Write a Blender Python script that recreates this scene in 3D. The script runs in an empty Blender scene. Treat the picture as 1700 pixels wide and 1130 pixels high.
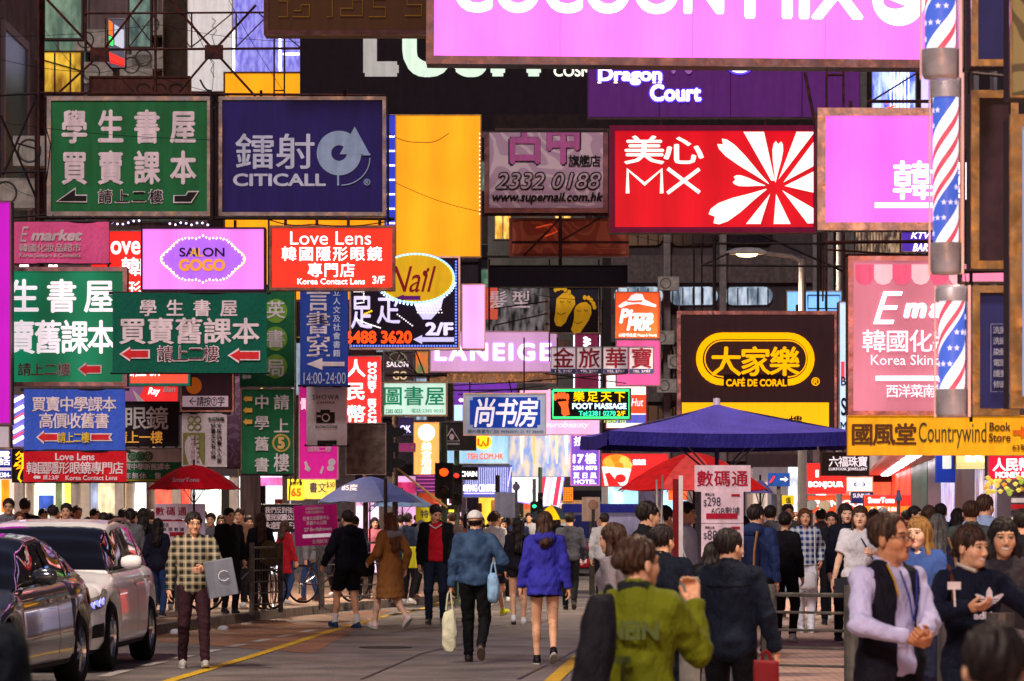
import bpy, math, random
import numpy as np
from mathutils import Vector, Matrix
R = math.radians
S = bpy.context.scene
C = S.collection
random.seed(7)

# ------------------------------------------------------------------ camera
F = 6000.0            # focal length in photo pixels (1700 wide)
EYE = 1.62            # eye height
HZ = 858.0            # horizon row
cam = bpy.data.cameras.new('camera')
cam.sensor_width = 36.0
cam.lens = F / 1700 * 36
cam.shift_y = (HZ - 565) / 1700
cam.clip_start = 0.5
cam.clip_end = 2000
cam.dof.use_dof = True
cam.dof.focus_distance = 41.0
cam.dof.aperture_fstop = 7.1
camo = bpy.data.objects.new('camera', cam)
camo.location = (0, 0, EYE)
camo.rotation_euler = (R(90), 0, 0)
C.objects.link(camo)
S.camera = camo

# ------------------------------------------------------------------ night sky and glow
W = bpy.data.worlds.new('World'); S.world = W; W.use_nodes = True
nt = W.node_tree
bgn = nt.nodes['Background']
sky = nt.nodes.new('ShaderNodeTexSky'); sky.sky_type = 'NISHITA'; sky.sun_disc = False
sky.sun_elevation = R(9.0); sky.sun_rotation = R(180); sky.altitude = 0
tint = nt.nodes.new('ShaderNodeMix'); tint.data_type = 'RGBA'; tint.blend_type = 'MULTIPLY'
tint.inputs['Factor'].default_value = 1.0
tint.inputs[7].default_value = (0.95, 0.72, 0.95, 1)
nt.links.new(sky.outputs[0], tint.inputs[6])
nt.links.new(tint.outputs[2], bgn.inputs[0])
bgn.inputs[1].default_value = 0.04
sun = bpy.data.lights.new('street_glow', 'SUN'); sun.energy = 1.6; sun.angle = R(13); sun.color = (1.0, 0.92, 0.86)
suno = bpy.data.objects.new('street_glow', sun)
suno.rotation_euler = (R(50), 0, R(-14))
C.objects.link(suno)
S.view_settings.view_transform = 'Standard'
S.view_settings.look = 'None'
S.view_settings.gamma = 1.0
S.view_settings.use_curve_mapping = False
S.view_settings.exposure = 0.25
cy = S.cycles
cy.use_denoising = True
cy.max_bounces = 5; cy.diffuse_bounces = 2; cy.glossy_bounces = 3; cy.transmission_bounces = 3; cy.transparent_max_bounces = 6
cy.sample_clamp_indirect = 4.0
cy.caustics_reflective = False; cy.caustics_refractive = False

# ------------------------------------------------------------------ small helpers
def P(px, py, D):
    return Vector(((px - 850) * D / F, D, EYE + (HZ - py) * D / F))

def lin(c):
    c = c / 255.0
    return c / 12.92 if c <= 0.04045 else ((c + 0.055) / 1.055) ** 2.4

MC = {}
def mat(rgb, emit=0, rough=.6, metal=0, kind=None, scale=8, bump=0, var=.12, coat=0, rgb2=None):
    """procedural Principled material; rgb in 0-255 display values; kind picks the pattern"""
    key = (tuple(rgb), emit, rough, metal, kind, scale, bump, var, coat, tuple(rgb2) if rgb2 else None)
    if key in MC: return MC[key]
    m = bpy.data.materials.new('m%d_%s' % (len(MC), kind or 'plain')); m.use_nodes = True
    t = m.node_tree; n = t.nodes; L = t.links; b = n['Principled BSDF']
    col = tuple(lin(c) for c in rgb) + (1,)
    c2 = tuple(lin(c) for c in (rgb2 or rgb)) + (1,)
    b.inputs['Roughness'].default_value = rough
    b.inputs['Metallic'].default_value = metal
    b.inputs['Specular IOR Level'].default_value = .5 if coat or rough < .2 else .18
    if coat:
        b.inputs['Coat Weight'].default_value = coat; b.inputs['Coat Roughness'].default_value = .06
    tc = n.new('ShaderNodeTexCoord')
    def noise(sc, det=4, vec=None, stretch=None):
        x = n.new('ShaderNodeTexNoise'); x.inputs['Scale'].default_value = sc; x.inputs['Detail'].default_value = det
        if stretch:
            mp = n.new('ShaderNodeMapping'); mp.inputs['Scale'].default_value = stretch
            L.new(tc.outputs['Object'], mp.inputs[0]); L.new(mp.outputs[0], x.inputs[0])
        else:
            L.new(vec or tc.outputs['Object'], x.inputs[0])
        return x.outputs[0]
    def mix(f, a, c, mode='MIX'):
        x = n.new('ShaderNodeMix'); x.data_type = 'RGBA'; x.blend_type = mode
        for i, v in ((0, f), (6, a), (7, c)):
            if isinstance(v, (int, float, tuple)): x.inputs[i].default_value = v
            else: L.new(v, x.inputs[i])
        return x.outputs[2]
    def ramp(v, stops):
        x = n.new('ShaderNodeValToRGB'); e = x.color_ramp.elements
        e[0].position, e[0].color = stops[0]; e[1].position, e[1].color = stops[-1]
        for s in stops[1:-1]:
            q = e.new(s[0]); q.color = s[1]
        L.new(v, x.inputs[0]); return x.outputs[0]
    def math_(op, a, c=0.0):
        x = n.new('ShaderNodeMath'); x.operation = op
        for i, v in ((0, a), (1, c)):
            if isinstance(v, (int, float)): x.inputs[i].default_value = v
            else: L.new(v, x.inputs[i])
        return x.outputs[0]
    g = lambda v: (v, v, v, 1)
    bh = None
    if kind == 'plaid':
        sp = n.new('ShaderNodeSeparateXYZ'); L.new(tc.outputs['Object'], sp.inputs[0])
        def band(o, per, w, ph=0):
            return math_('LESS_THAN', math_('FRACT', math_('ADD', math_('MULTIPLY', o, 1 / per), ph + 50)), w)
        a = band(sp.outputs[0], .08, .5); c_ = band(sp.outputs[2], .08, .5)
        base = mix(math_('MULTIPLY', math_('ADD', a, c_), .5), col, c2)
        a2 = band(sp.outputs[0], .08, .1, .25); c3 = band(sp.outputs[2], .08, .1, .25)
        base = mix(math_('MULTIPLY', math_('MAXIMUM', a2, c3), .5), base, (.55, .5, .42, 1))
        nz = noise(300, 2); bh = nz; dist = .002
        bc = base
    elif kind == 'asphalt':
        a = noise(1.1, 5); bq = noise(34, 5)
        bc = mix(ramp(a, [(.35, g(0)), (.65, g(1))]), col, c2)
        bc = mix(1.0, bc, ramp(bq, [(.3, g(.5)), (.7, g(1.45))]), 'MULTIPLY')
        rr = ramp(noise(.7, 4), [(.35, g(rough - .18)), (.65, g(rough + .1))]); L.new(rr, b.inputs['Roughness'])
        bh = bq; dist = .006
    elif kind == 'rust':
        a = noise(9, 6)
        bc = mix(ramp(a, [(.4, g(0)), (.62, g(1))]), col, c2); bh = noise(40, 3); dist = .003
    elif kind == 'metal':
        a = noise(5, 4)
        bc = mix(1.0, col, ramp(a, [(.3, g(.6)), (.7, g(1.1))]), 'MULTIPLY')
        L.new(ramp(noise(7, 3), [(.3, g(max(.05, rough - .1))), (.7, g(rough + .15))]), b.inputs['Roughness'])
        bh = noise(6, 2); dist = .02
    elif kind == 'cloth':
        a = noise(3, 4, stretch=(1, 1, .35))
        bc = mix(1.0, col, ramp(a, [(.3, g(.8)), (.7, g(1.12))]), 'MULTIPLY')
        x = n.new('ShaderNodeTexNoise'); bh = noise(22, 9, stretch=(1.3, 1.3, .7)); dist = .035
        b.inputs['Specular IOR Level'].default_value = .12
    elif kind == 'hair':
        a = noise(60, 3, stretch=(1, 1, .05))
        bc = mix(ramp(a, [(.35, g(0)), (.7, g(1))]), col, c2); bh = noise(110, 2, stretch=(1, 1, .06)); dist = .006
    elif kind == 'skin':
        vc = n.new('ShaderNodeVertexColor'); vc.layer_name = 'Col'
        bc = mix(1.0, vc.outputs[0], ramp(noise(45, 6), [(.3, g(.82)), (.7, g(1.12))]), 'MULTIPLY')
        b.inputs['Subsurface Weight'].default_value = 0; bh = noise(140, 5); dist = .003
    elif kind == 'glow':      # lightbox skin; bands of tube light are put into its emission
        wv = n.new('ShaderNodeTexWave'); wv.bands_direction = 'X'; wv.inputs['Scale'].default_value = scale
        wv.inputs['Distortion'].default_value = .6; wv.inputs['Detail'].default_value = 1
        L.new(tc.outputs['Object'], wv.inputs[0])
        f = ramp(wv.outputs[1], [(0, g(1 - var)), (1, g(1 + var * .5))])
        f2 = mix(1.0, ramp(noise(.9, 2), [(.3, g(1 - var)), (.7, g(1.08))]), ramp(noise(5, 6, stretch=(2.5, 1, .22)), [(.3, g(.94)), (.55, g(1.02))]), 'MULTIPLY')
        bc = col
        e = mix(1.0, mix(1.0, col, f, 'MULTIPLY'), f2, 'MULTIPLY')
        L.new(e, b.inputs['Emission Color']); bh = None
    elif kind == 'damask':
        vo = n.new('ShaderNodeTexVoronoi'); vo.inputs['Scale'].default_value = scale; vo.feature = 'SMOOTH_F1'
        mp = n.new('ShaderNodeMix'); mp.data_type = 'RGBA'; mp.inputs[0].default_value = .25
        nn = n.new('ShaderNodeTexNoise'); nn.inputs['Scale'].default_value = scale * .6
        L.new(tc.outputs['Object'], nn.inputs[0]); L.new(tc.outputs['Object'], mp.inputs[6]); L.new(nn.outputs[1], mp.inputs[7])
        L.new(mp.outputs[2], vo.inputs[0])
        w = math_('SINE', math_('MULTIPLY', vo.outputs[0], 38.0))
        bc = mix(ramp(w, [(.35, g(0)), (.65, g(1))]), col, c2)
    elif kind == 'picture':   # blurred print on a far billboard: broad soft patches of two colours
        bc = mix(ramp(noise(scale, 3, stretch=(2.2, 1, .8)), [(.38, g(0)), (.62, g(1))]), col, c2)
        if emit: L.new(bc, b.inputs['Emission Color'])
    elif kind == 'paving':
        br = n.new('ShaderNodeTexBrick'); br.inputs['Scale'].default_value = 2.6
        br.inputs['Color1'].default_value = col; br.inputs['Color2'].default_value = c2
        br.inputs['Mortar'].default_value = tuple(.3 * x for x in col[:3]) + (1,); br.inputs['Mortar Size'].default_value = .015
        L.new(tc.outputs['Object'], br.inputs[0])
        bc = mix(1.0, br.outputs[0], ramp(noise(1.5, 4), [(.3, g(.65)), (.7, g(1.15))]), 'MULTIPLY')
        bh = noise(50, 3); dist = .003
    else:
        a = noise(scale, 4)
        bc = mix(1.0, mix(1.0, col, ramp(a, [(.3, g(1 - var)), (.7, g(1 + var * .6))]), 'MULTIPLY'), ramp(noise(4, 6, stretch=(2.5, 2.5, .25)), [(.3, g(.78)), (.6, g(1.06))]) if not coat else (1, 1, 1, 1), 'MULTIPLY')
        if bump: bh = noise(scale * 3, 4); dist = bump
    if isinstance(bc, tuple): b.inputs['Base Color'].default_value = bc
    else: L.new(bc, b.inputs['Base Color'])
    if emit:
        if kind not in ('glow', 'picture'): b.inputs['Emission Color'].default_value = col
        b.inputs['Emission Strength'].default_value = emit
        if kind == 'glow' or emit: b.inputs['Base Color'].default_value = tuple(.35 * x for x in col[:3]) + (1,)
    if bh is not None:
        bm = n.new('ShaderNodeBump'); bm.inputs['Distance'].default_value = dist; bm.inputs['Strength'].default_value = .6
        L.new(bh, bm.inputs['Height']); L.new(bm.outputs[0], b.inputs['Normal'])
    MC[key] = m
    return m

def link(o, parent=None):
    C.objects.link(o)
    if parent is not None: o.parent = parent
    return o
def mesh(name, v, f, m, parent=None, loc=None, smooth=False):
    me = bpy.data.meshes.new(name); me.from_pydata([tuple(x) for x in v], [], [tuple(x) for x in f])
    if m is not None: me.materials.append(m)
    if smooth: me.polygons.foreach_set('use_smooth', [True] * len(me.polygons))
    o = bpy.data.objects.new(name, me)
    if loc is not None: o.location = loc
    return link(o, parent)
def inst(o, name, parent, loc=(0, 0, 0), rot=(0, 0, 0), m=None, scale=None):
    c = bpy.data.objects.new(name, o.data if hasattr(o, 'data') else o)
    c.location = loc; c.rotation_euler = rot
    if scale: c.scale = scale
    link(c, parent)
    if m is not None:
        c.material_slots[0].link = 'OBJECT'; c.material_slots[0].material = m
    return c
def tag(o, label, cat, group=None, kind=None):
    o['label'] = label
    if cat: o['category'] = cat
    if group: o['group'] = group
    if kind: o['kind'] = kind
    return o
def root(name, label, cat, loc=(0, 0, 0), rz=0, group=None):
    o = bpy.data.objects.new(name, None); o.location = loc; o.rotation_euler = (0, 0, rz); o.empty_display_size = .1
    link(o); return tag(o, label, cat, group)
class G:
    """collects primitives into one mesh"""
    def __init__(s): s.v = []; s.f = []
    def add(s, v, f):
        k = len(s.v); s.v += [tuple(x) for x in v]; s.f += [tuple(i + k for i in q) for q in f]; return s
    def box(s, x0, x1, y0, y1, z0, z1):
        return s.add([(x, y, z) for z in (z0, z1) for y in (y0, y1) for x in (x0, x1)],
                     [(0, 2, 3, 1), (4, 5, 7, 6), (0, 1, 5, 4), (2, 6, 7, 3), (0, 4, 6, 2), (1, 3, 7, 5)])
    def tube(s, a, b, r, r2=None, n=8, cap=True):
        a = Vector(a); b = Vector(b); r2 = r if r2 is None else r2
        d = (b - a).normalized(); u = d.orthogonal().normalized(); w = d.cross(u)
        v = []
        for p, q in ((a, r), (b, r2)):
            v += [p + (u * math.cos(2 * math.pi * i / n) + w * math.sin(2 * math.pi * i / n)) * q for i in range(n)]
        f = [(i, (i + 1) % n, n + (i + 1) % n, n + i) for i in range(n)]
        if cap: f += [tuple(range(n))[::-1], tuple(range(n, 2 * n))]
        return s.add(v, f)
    def path(s, pts, r, n=6):
        pts = [Vector(p) for p in pts]; V = []; f = []
        for i, p in enumerate(pts):
            d = (pts[min(i + 1, len(pts) - 1)] - pts[max(i - 1, 0)]).normalized()
            ref = Vector((0, 1, 0)) if abs(d.y) < .9 else Vector((1, 0, 0))
            u = d.cross(ref).normalized(); w = d.cross(u)
            rr = r[i] if isinstance(r, (list, tuple)) else r
            V += [p + (u * math.cos(2 * math.pi * k / n) + w * math.sin(2 * math.pi * k / n)) * rr for k in range(n)]
            if i: f += [((i - 1) * n + k, (i - 1) * n + (k + 1) % n, i * n + (k + 1) % n, i * n + k) for k in range(n)]
        f += [tuple(range(n))[::-1], tuple(range(len(V) - n, len(V)))]
        return s.add(V, f)
    def lathe(s, prof, n=16, c=(0, 0, 0), axis='z'):
        V = []
        for r, z in prof:
            for i in range(n):
                a = 2 * math.pi * i / n
                p = (r * math.cos(a), r * math.sin(a), z)
                if axis == 'x': p = (p[2], p[0], p[1])
                if axis == 'y': p = (p[0], p[2], p[1])
                V.append((p[0] + c[0], p[1] + c[1], p[2] + c[2]))
        m = len(prof)
        f = [(j * n + i, j * n + (i + 1) % n, (j + 1) * n + (i + 1) % n, (j + 1) * n + i) for j in range(m - 1) for i in range(n)]
        return s.add(V, f)
    def prism(s, pts, y0, y1):
        n = len(pts)
        return s.add([(p[0], y0, p[1]) for p in pts] + [(p[0], y1, p[1]) for p in pts],
                     [tuple(range(n)), tuple(range(n, 2 * n))[::-1]] + [(i, n + i, n + (i + 1) % n, (i + 1) % n) for i in range(n)])
    def build(s, name, m, parent=None, loc=None, smooth=False):
        return mesh(name, s.v, s.f, m, parent, loc, smooth)

GLY = {}
def glyphs(st, bold, shear=0, space=1.0, ex=.012, line=1.0):
    k = (st, bold, shear, space, ex)
    if k not in GLY:
        c = bpy.data.curves.new('t', 'FONT'); c.body = st; c.resolution_u = 5 if ord(st[0]) < 500 and len(st) < 14 else 2; c.offset = bold; c.extrude = ex
        c.shear = shear; c.space_character = space
        o = bpy.data.objects.new('t', c); m = bpy.data.meshes.new_from_object(o)
        v = np.empty(len(m.vertices) * 3, 'f'); m.vertices.foreach_get('co', v); v = v.reshape(-1, 3)
        GLY[k] = (v, [tuple(p.vertices) for p in m.polygons])
        bpy.data.meshes.remove(m); bpy.data.objects.remove(o); bpy.data.curves.remove(c)
    return GLY[k]

MET = mat((132, 134, 146), rough=.3, metal=1, kind='metal')
DARKMET = mat((42, 30, 32), rough=.55, metal=.5, kind='rust', rgb2=(30, 22, 26))
RUST = mat((84, 44, 40), rough=.75, metal=.2, kind='rust', rgb2=(46, 30, 34))
GOLD = mat((146, 128, 96), rough=.24, metal=1, kind='metal')
GREYPOST = mat((96, 92, 88), rough=.55, metal=.3, kind='rust', rgb2=(70, 66, 66))
WHITE = (236, 232, 236)

BANW = .016
def wave(x, z, w, h, seed):
    a = seed * 1.7
    e = 1 - .4 * (z / h)
    return BANW * (np.sin(x / w * 9 + a + z / h * 2.5) * .6 + np.sin(x / w * 17 + z / h * 5 + a * 2) * .3 + np.sin((x / w + z / h) * 6 + a) * .5) * e

def fat(st, b, sh=0, sp=1.0):
    gv, gf = glyphs(st, 0.0, sh, sp)
    if b < .015: return gv, gf
    V_ = []; F_ = []; e = b * .95
    for i in range(6):
        a = math.pi * i / 3; V_.append(gv + np.array((e * math.cos(a), e * math.sin(a), (i - 2.5) * .002), 'f')); F_ += [tuple(q + i * len(gv) for q in p) for p in gf]
    return np.concatenate(V_), F_
def cjk(c, bold, sh=0):
    # heavy weights are laid up from shifted copies, so dense characters stay clean
    gv, gf = glyphs(c, 0, sh)
    if bold < .008: return gv, gf
    e = min(bold, .09) * .36 + .006; V_ = []; F_ = []
    for i, (dx, dy) in enumerate(((e, 0), (-e, 0), (0, e * .8), (0, -e * .8))):
        V_.append(gv + np.array((dx, dy, (i - 1.5) * .003), 'f')); F_ += [tuple(q + i * len(gv) for q in p) for p in gf]
    return np.concatenate(V_), F_
def sign(name, label, cat, rect, D, face, frame=6, fm=None, depth=.28, banner=False, items=(), facem=None, hang=0, group=None, roll=0, back=None, ripple=False, yaw=0):
    """rect and items in photo pixels at distance D; everything is built in metres about the root"""
    x0, y0, x1, y1 = rect; s = D / F; cx = (x0 + x1) / 2; cyp = (y0 + y1) / 2
    w = (x1 - x0) * s; h = (y1 - y0) * s
    r = root(name, label, cat, P(cx, cyp, D), R(yaw), group); r.rotation_euler = (0, R(roll), R(yaw))
    seed = (x0 * 7 + y0 * 3) % 97
    fm = fm or MET
    X = lambda px: (px - cx) * s
    Z = lambda py: (cyp - py) * s
    fw = frame * s
    if facem is None:
        facem = face if not isinstance(face, tuple) else mat(face)
    else: facem = facem
    if banner:
        nx, nz = 28, 16
        v = []; 
        for j in range(nz + 1):
            for i in range(nx + 1):
                x = -w / 2 + w * i / nx; z = -h / 2 + h * j / nz
                v.append((x, float(wave(x, z, w, h, seed)), z))
        f = [(j * (nx + 1) + i, j * (nx + 1) + i + 1, (j + 1) * (nx + 1) + i + 1, (j + 1) * (nx + 1) + i) for j in range(nz) for i in range(nx)]
        k = len(v); v += [(a, b + .006, c) for a, b, c in v]; f += [tuple(i + k for i in q[::-1]) for q in f]
        mesh('banner_cloth', v, f, facem, r, smooth=True)
        G().tube((-w / 2 - .05, .02, h / 2), (w / 2 + .05, .02, h / 2), .018).build('batten', DARKMET, r)
        G().tube((-w / 2 - .03, .02, -h / 2), (w / 2 + .03, .02, -h / 2), .014).build('batten', DARKMET, r)
    else:
        G().box(-w / 2 + .004, w / 2 - .004, .02, depth, -h / 2 + .004, h / 2 - .004).build('cabinet', back or DARKMET, r)
        if ripple:
            nx, nz = 40, 16; v = []
            a, b_ = w / 2 - fw, h / 2 - fw
            for j in range(nz + 1):
                for i in range(nx + 1):
                    x = -a + 2 * a * i / nx; z = -b_ + 2 * b_ * j / nz
                    v.append((x, -.006 + .010 * math.sin(x * 2.2 + 1) * math.cos(z * 3 + x), z))
            f = [(j * (nx + 1) + i, j * (nx + 1) + i + 1, (j + 1) * (nx + 1) + i + 1, (j + 1) * (nx + 1) + i) for j in range(nz) for i in range(nx)]
            mesh('face', v, f, facem, r, smooth=True)
        else:
            G().box(-w / 2 + fw, w / 2 - fw, -.006, .018, -h / 2 + fw, h / 2 - fw).build('face', facem, r)
        if frame:
            y = -.03
            for q in (((-w / 2, -h / 2), (-w / 2, h / 2), (-w / 2 + fw, h / 2 - fw), (-w / 2 + fw, -h / 2 + fw)),
                      ((w / 2 - fw, -h / 2 + fw), (w / 2 - fw, h / 2 - fw), (w / 2, h / 2), (w / 2, -h / 2)),
                      ((-w / 2 + .001, h / 2), (w / 2 - .001, h / 2), (w / 2 - fw, h / 2 - fw), (-w / 2 + fw, h / 2 - fw)),
                      ((-w / 2 + fw, -h / 2 + fw), (w / 2 - fw, -h / 2 + fw), (w / 2 - .001, -h / 2), (-w / 2 + .001, -h / 2))):
                G().prism([(a, b) for a, b in q], y, .016).build('frame_bar', fm, r)
    for i in range(hang):
        hx = -w / 2 + w * (i + .5) / hang
        G().tube((hx, depth * .4 if not banner else .02, h / 2), (hx, depth * .4 if not banner else .02, h / 2 + .1), .02).build('hanger', RUST, r)
    zo = -.012 if not banner else -.006
    for k, it in enumerate(items):
        t = it[0]; yy = zo - .003 * k - (.006 if ripple else 0)
        V = None
        if t == 'c':        # CJK: one cell per character, string, x0,y0,x1,y1 (outer ink box), material, bold, vertical
            _, st, a0, b0, a1, b1, m = it[:7]; o = it[7] if len(it) > 7 else {}
            n = len(st); bold = o.get('b', .03); vert = o.get('v')
            V = []; FA = []; base = 0
            cw = (a1 - a0) if vert else min((b1 - b0) * o.get('wr', 1.0), (a1 - a0) / n)
            ch = (b1 - b0) if not vert else min((a1 - a0) * o.get('hr', 1.0), (b1 - b0) / n)
            for i, c in enumerate(st):
                if c == ' ': continue
                if vert:
                    ccx = (a0 + a1) / 2; ccy = b0 + ch / 2 + (b1 - b0 - ch) * (i / (n - 1) if n > 1 else .5)
                else:
                    ccx = a0 + cw / 2 + (a1 - a0 - cw) * (i / (n - 1) if n > 1 else .5); ccy = (b0 + b1) / 2
                gv, gf = cjk(c, bold, o.get('sh', 0))
                if ord(c) < 0x2000:
                    lo, hi = gv.min(0), gv.max(0); gx = (gv[:, 0] - (lo[0] + hi[0]) / 2) * .9; gz = (gv[:, 1] - (lo[1] + hi[1]) / 2)
                else: gx = gv[:, 0] - .5; gz = gv[:, 1] - .38
                vv = np.stack([X(ccx) + gx * cw * s / .93, yy - .004 + gv[:, 2] * .15, Z(ccy) + gz * ch * s / .96], 1)
                V.append(vv); FA += [tuple(q + base for q in p) for p in gf]; base += len(vv)
            V = np.concatenate(V); nm = 'lettering'
        elif t == 'l':      # latin string fitted to its ink box
            _, st, a0, b0, a1, b1, m = it[:7]; o = it[7] if len(it) > 7 else {}
            gv, FA = fat(st, o.get('b', .02), o.get('sh', 0), o.get('sp', 1.0))
            lo, hi = gv.min(0), gv.max(0)
            V = np.stack([X(a0) + (gv[:, 0] - lo[0]) / (hi[0] - lo[0]) * (a1 - a0) * s, yy - .004 + gv[:, 2] * .15,
                          Z(b1) + (gv[:, 1] - lo[1]) / (hi[1] - lo[1]) * (b1 - b0) * s], 1); nm = 'lettering'
        elif t == 'p':      # polygon
            _, pts, m = it[:3]; g = G().prism([(X(a), Z(b)) for a, b in pts], yy - .003, yy + .003); V, FA = np.array(g.v), g.f; nm = it[3] if len(it) > 3 else 'emblem'
        elif t == 'e':      # ellipse disc or ring: cx,cy,rx,ry,m,(inner ratio),name,(a0,a1)
            _, ex_, ey_, rx, ry, m = it[:6]; o = it[6] if len(it) > 6 else {}
            n = o.get('n', 40); inn = o.get('i', 0); a0 = o.get('a0', 0); a1 = o.get('a1', 360)
            ang = [R(a0 + (a1 - a0) * i / n) for i in range(n + 1)]
            g = G()
            if inn:
                for i in range(n):
                    q = [(X(ex_ + rx * f_ * math.cos(t_)), Z(ey_ - ry * f_ * math.sin(t_))) for f_, t_ in ((1, ang[i]), (1, ang[i + 1]), (inn, ang[i + 1]), (inn, ang[i]))]
                    g.prism(q, yy - .003, yy + .003)
            else: g.prism([(X(ex_ + rx * math.cos(t_)), Z(ey_ - ry * math.sin(t_))) for t_ in ang[:-1]], yy - .003, yy + .003)
            V, FA = np.array(g.v), g.f; nm = o.get('name', 'emblem')
        elif t == 's':      # neon/line strokes: list of polylines px, radius px
            _, lines, rp, m = it[:4]; g = G()
            for ln in lines: g.path([(X(a), yy - .02, Z(b)) for a, b in ln], rp * s, 5)
            V, FA = np.array(g.v), g.f; nm = it[4] if len(it) > 4 else 'neon_tube'
        elif t == 'd':      # bulbs: list of points px, radius px
            _, pts, rp, m = it[:4]; g = G()
            for a, b in pts: g.lathe([(.01 * s, -rp * s), (rp * s * .8, -rp * s * .6), (rp * s, 0)], 6, (X(a), yy - .005, Z(b)), 'y')
            V, FA = np.array(g.v), g.f; nm = it[4] if len(it) > 4 else 'bulb_row'
        if banner: V = V.copy(); V[:, 1] += wave(V[:, 0], V[:, 2], w, h, seed)
        me = bpy.data.meshes.new(nm); me.from_pydata(V.tolist(), [], FA); me.materials.append(m)
        ob = bpy.data.objects.new(nm, me); link(ob, r)
        if nm == 'bulb_row': ob['kind'] = 'stuff'
    return r

def ell(cx, cy, rx, ry, n, a0=0, a1=360):
    return [(cx + rx * math.cos(R(a0 + (a1 - a0) * i / n)), cy - ry * math.sin(R(a0 + (a1 - a0) * i / n))) for i in range(n)]
def arrow_l(x0, y0, x1, y1, head=.35, th=.3):
    ym = (y0 + y1) / 2; hx = x0 + (x1 - x0) * head; t_ = (y1 - y0) * th
    return [(x0, ym), (hx, y0), (hx, ym - t_), (x1, ym - t_), (x1, ym + t_), (hx, ym + t_), (hx, y1)]

# ================================================================== SETTING
# ground -----------------------------------------------------------
GRD = G(); GRD.add([(-150, -30, 0), (150, -30, 0), (150, 420, 0), (-150, 420, 0)], [(0, 1, 2, 3)])
tag(GRD.build('road', mat((124, 116, 114), rough=.56, kind='asphalt', rgb2=(90, 84, 84))), 'dark asphalt street', None, kind='structure')
PAVM = mat((186, 146, 124), rough=.7, kind='paving', rgb2=(160, 132, 118))
KERBM = mat((120, 110, 104), rough=.8, var=.3, bump=.01)
def slab(name, pts, z, m, label, kerb=True):
    g = G(); n = len(pts)
    g.add([(x, y, z) for x, y in pts] + [(x, y, -.02) for x, y in pts], [tuple(range(n))] + [(i, (i + 1) % n, n + (i + 1) % n, n + i) for i in range(n)])
    o = g.build(name, m); tag(o, label, None, kind='structure'); return o
LK = [(-5.3, 46), (-4.95, 50.2), (-4.2, 56), (-3.0, 62.5), (-1.7, 66.8), (-1.3, 72), (.2, 92), (5, 200)]
slab('left_pavement', [(-60, 46)] + LK + [(-60, 200)], .13, PAVM, 'warm paved footpath beyond the cars')
RK = [(1.25, 3), (1.25, 17.5), (1.9, 28), (2.6, 38), (3.4, 52), (5.0, 72), (9, 120)]
slab('right_pavement', [(60, 120), (60, 3)] + RK, .13, mat((220, 176, 158), rough=.7, kind='paving', rgb2=(186, 154, 144)), 'pink and ochre paved footpath behind the railings')
def kerb(line, side, nm):
    # kerb stones, each a piece of its own
    for (x0, y0), (x1, y1) in zip(line[:-1], line[1:]):
        L_ = math.hypot(x1 - x0, y1 - y0); n = max(1, int(L_ / 1.0)); ux, uy = (x1 - x0) / L_, (y1 - y0) / L_
        if y0 > 110: break
        for i in range(n):
            a = L_ * i / n + .008; b = L_ * (i + 1) / n - .008; nx, ny = -uy * side, ux * side
            q = [(x0 + ux * a, y0 + uy * a), (x0 + ux * b, y0 + uy * b), (x0 + ux * b + nx * .16, y0 + uy * b + ny * .16), (x0 + ux * a + nx * .16, y0 + uy * a + ny * .16)]
            if side < 0: q = q[::-1]
            g = G(); g.add([(x, y, .142) for x, y in q] + [(x, y, -.01) for x, y in q], [(0, 1, 2, 3)] + [(k, k + 4, (k + 1) % 4 + 4, (k + 1) % 4) for k in range(4)])
            o = g.build('kerb_stone', KERBM, nm)
lk = tag(link(bpy.data.objects.new('left_kerb', None)), 'grey stone kerb', None, kind='structure'); kerb(LK, -1, lk)
rk = tag(link(bpy.data.objects.new('right_kerb', None)), 'grey stone kerb', None, kind='structure'); kerb(RK, 1, rk)
def gp(px, py):
    D = EYE * F / (py - HZ); return ((px - 850) * D / F, D)
YEL = mat((214, 170, 40), rough=.6, kind='asphalt', rgb2=(190, 146, 40))
WLN = mat((196, 190, 186), rough=.6, kind='asphalt', rgb2=(150, 142, 140))
def line(nm, pts, w, m, z, label):
    g = G()
    for a, b in zip(pts[:-1], pts[1:]):
        g.add([(a[0] - w / 2, a[1], z), (a[0] + w / 2, a[1], z), (b[0] + w / 2, b[1], z), (b[0] - w / 2, b[1], z)], [(0, 1, 2, 3)])
    o = g.build(nm, m); tag(o, label, None, kind='structure')
line('road_line', [gp(250, 1140), gp(425, 1088), gp(552, 1047), gp(640, 1023), gp(740, 1003), gp(800, 990)], .13, YEL, .008, 'yellow road line running diagonally past the crossing pedestrians')
line('road_line', [gp(905, 1142), gp(955, 1096), gp(1010, 1056), gp(1080, 1000)], .16, YEL, .008, 'yellow road line beside the right pavement')
dd = [gp(x, 858 + (1130 - x * .27 - 858) ) for x in (300, 330)]
tw = root('dashed_line', 'white dashed line beside the yellow line', 'road marking')
del tw['category']; tw['kind'] = 'structure'
for k in range(15):
    a = k / 15; pa = gp(170 + 610 * (a ** .8), 1124 - 128 * (a ** .72)); pb = gp(170 + 610 * ((a + .035) ** .8), 1124 - 128 * ((a + .035) ** .72))
    G().add([(pa[0] - .07, pa[1], .008), (pa[0] + .07, pa[1], .008), (pb[0] + .07, pb[1], .008), (pb[0] - .07, pb[1], .008)], [(0, 1, 2, 3)]).build('dash', WLN, tw)
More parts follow.
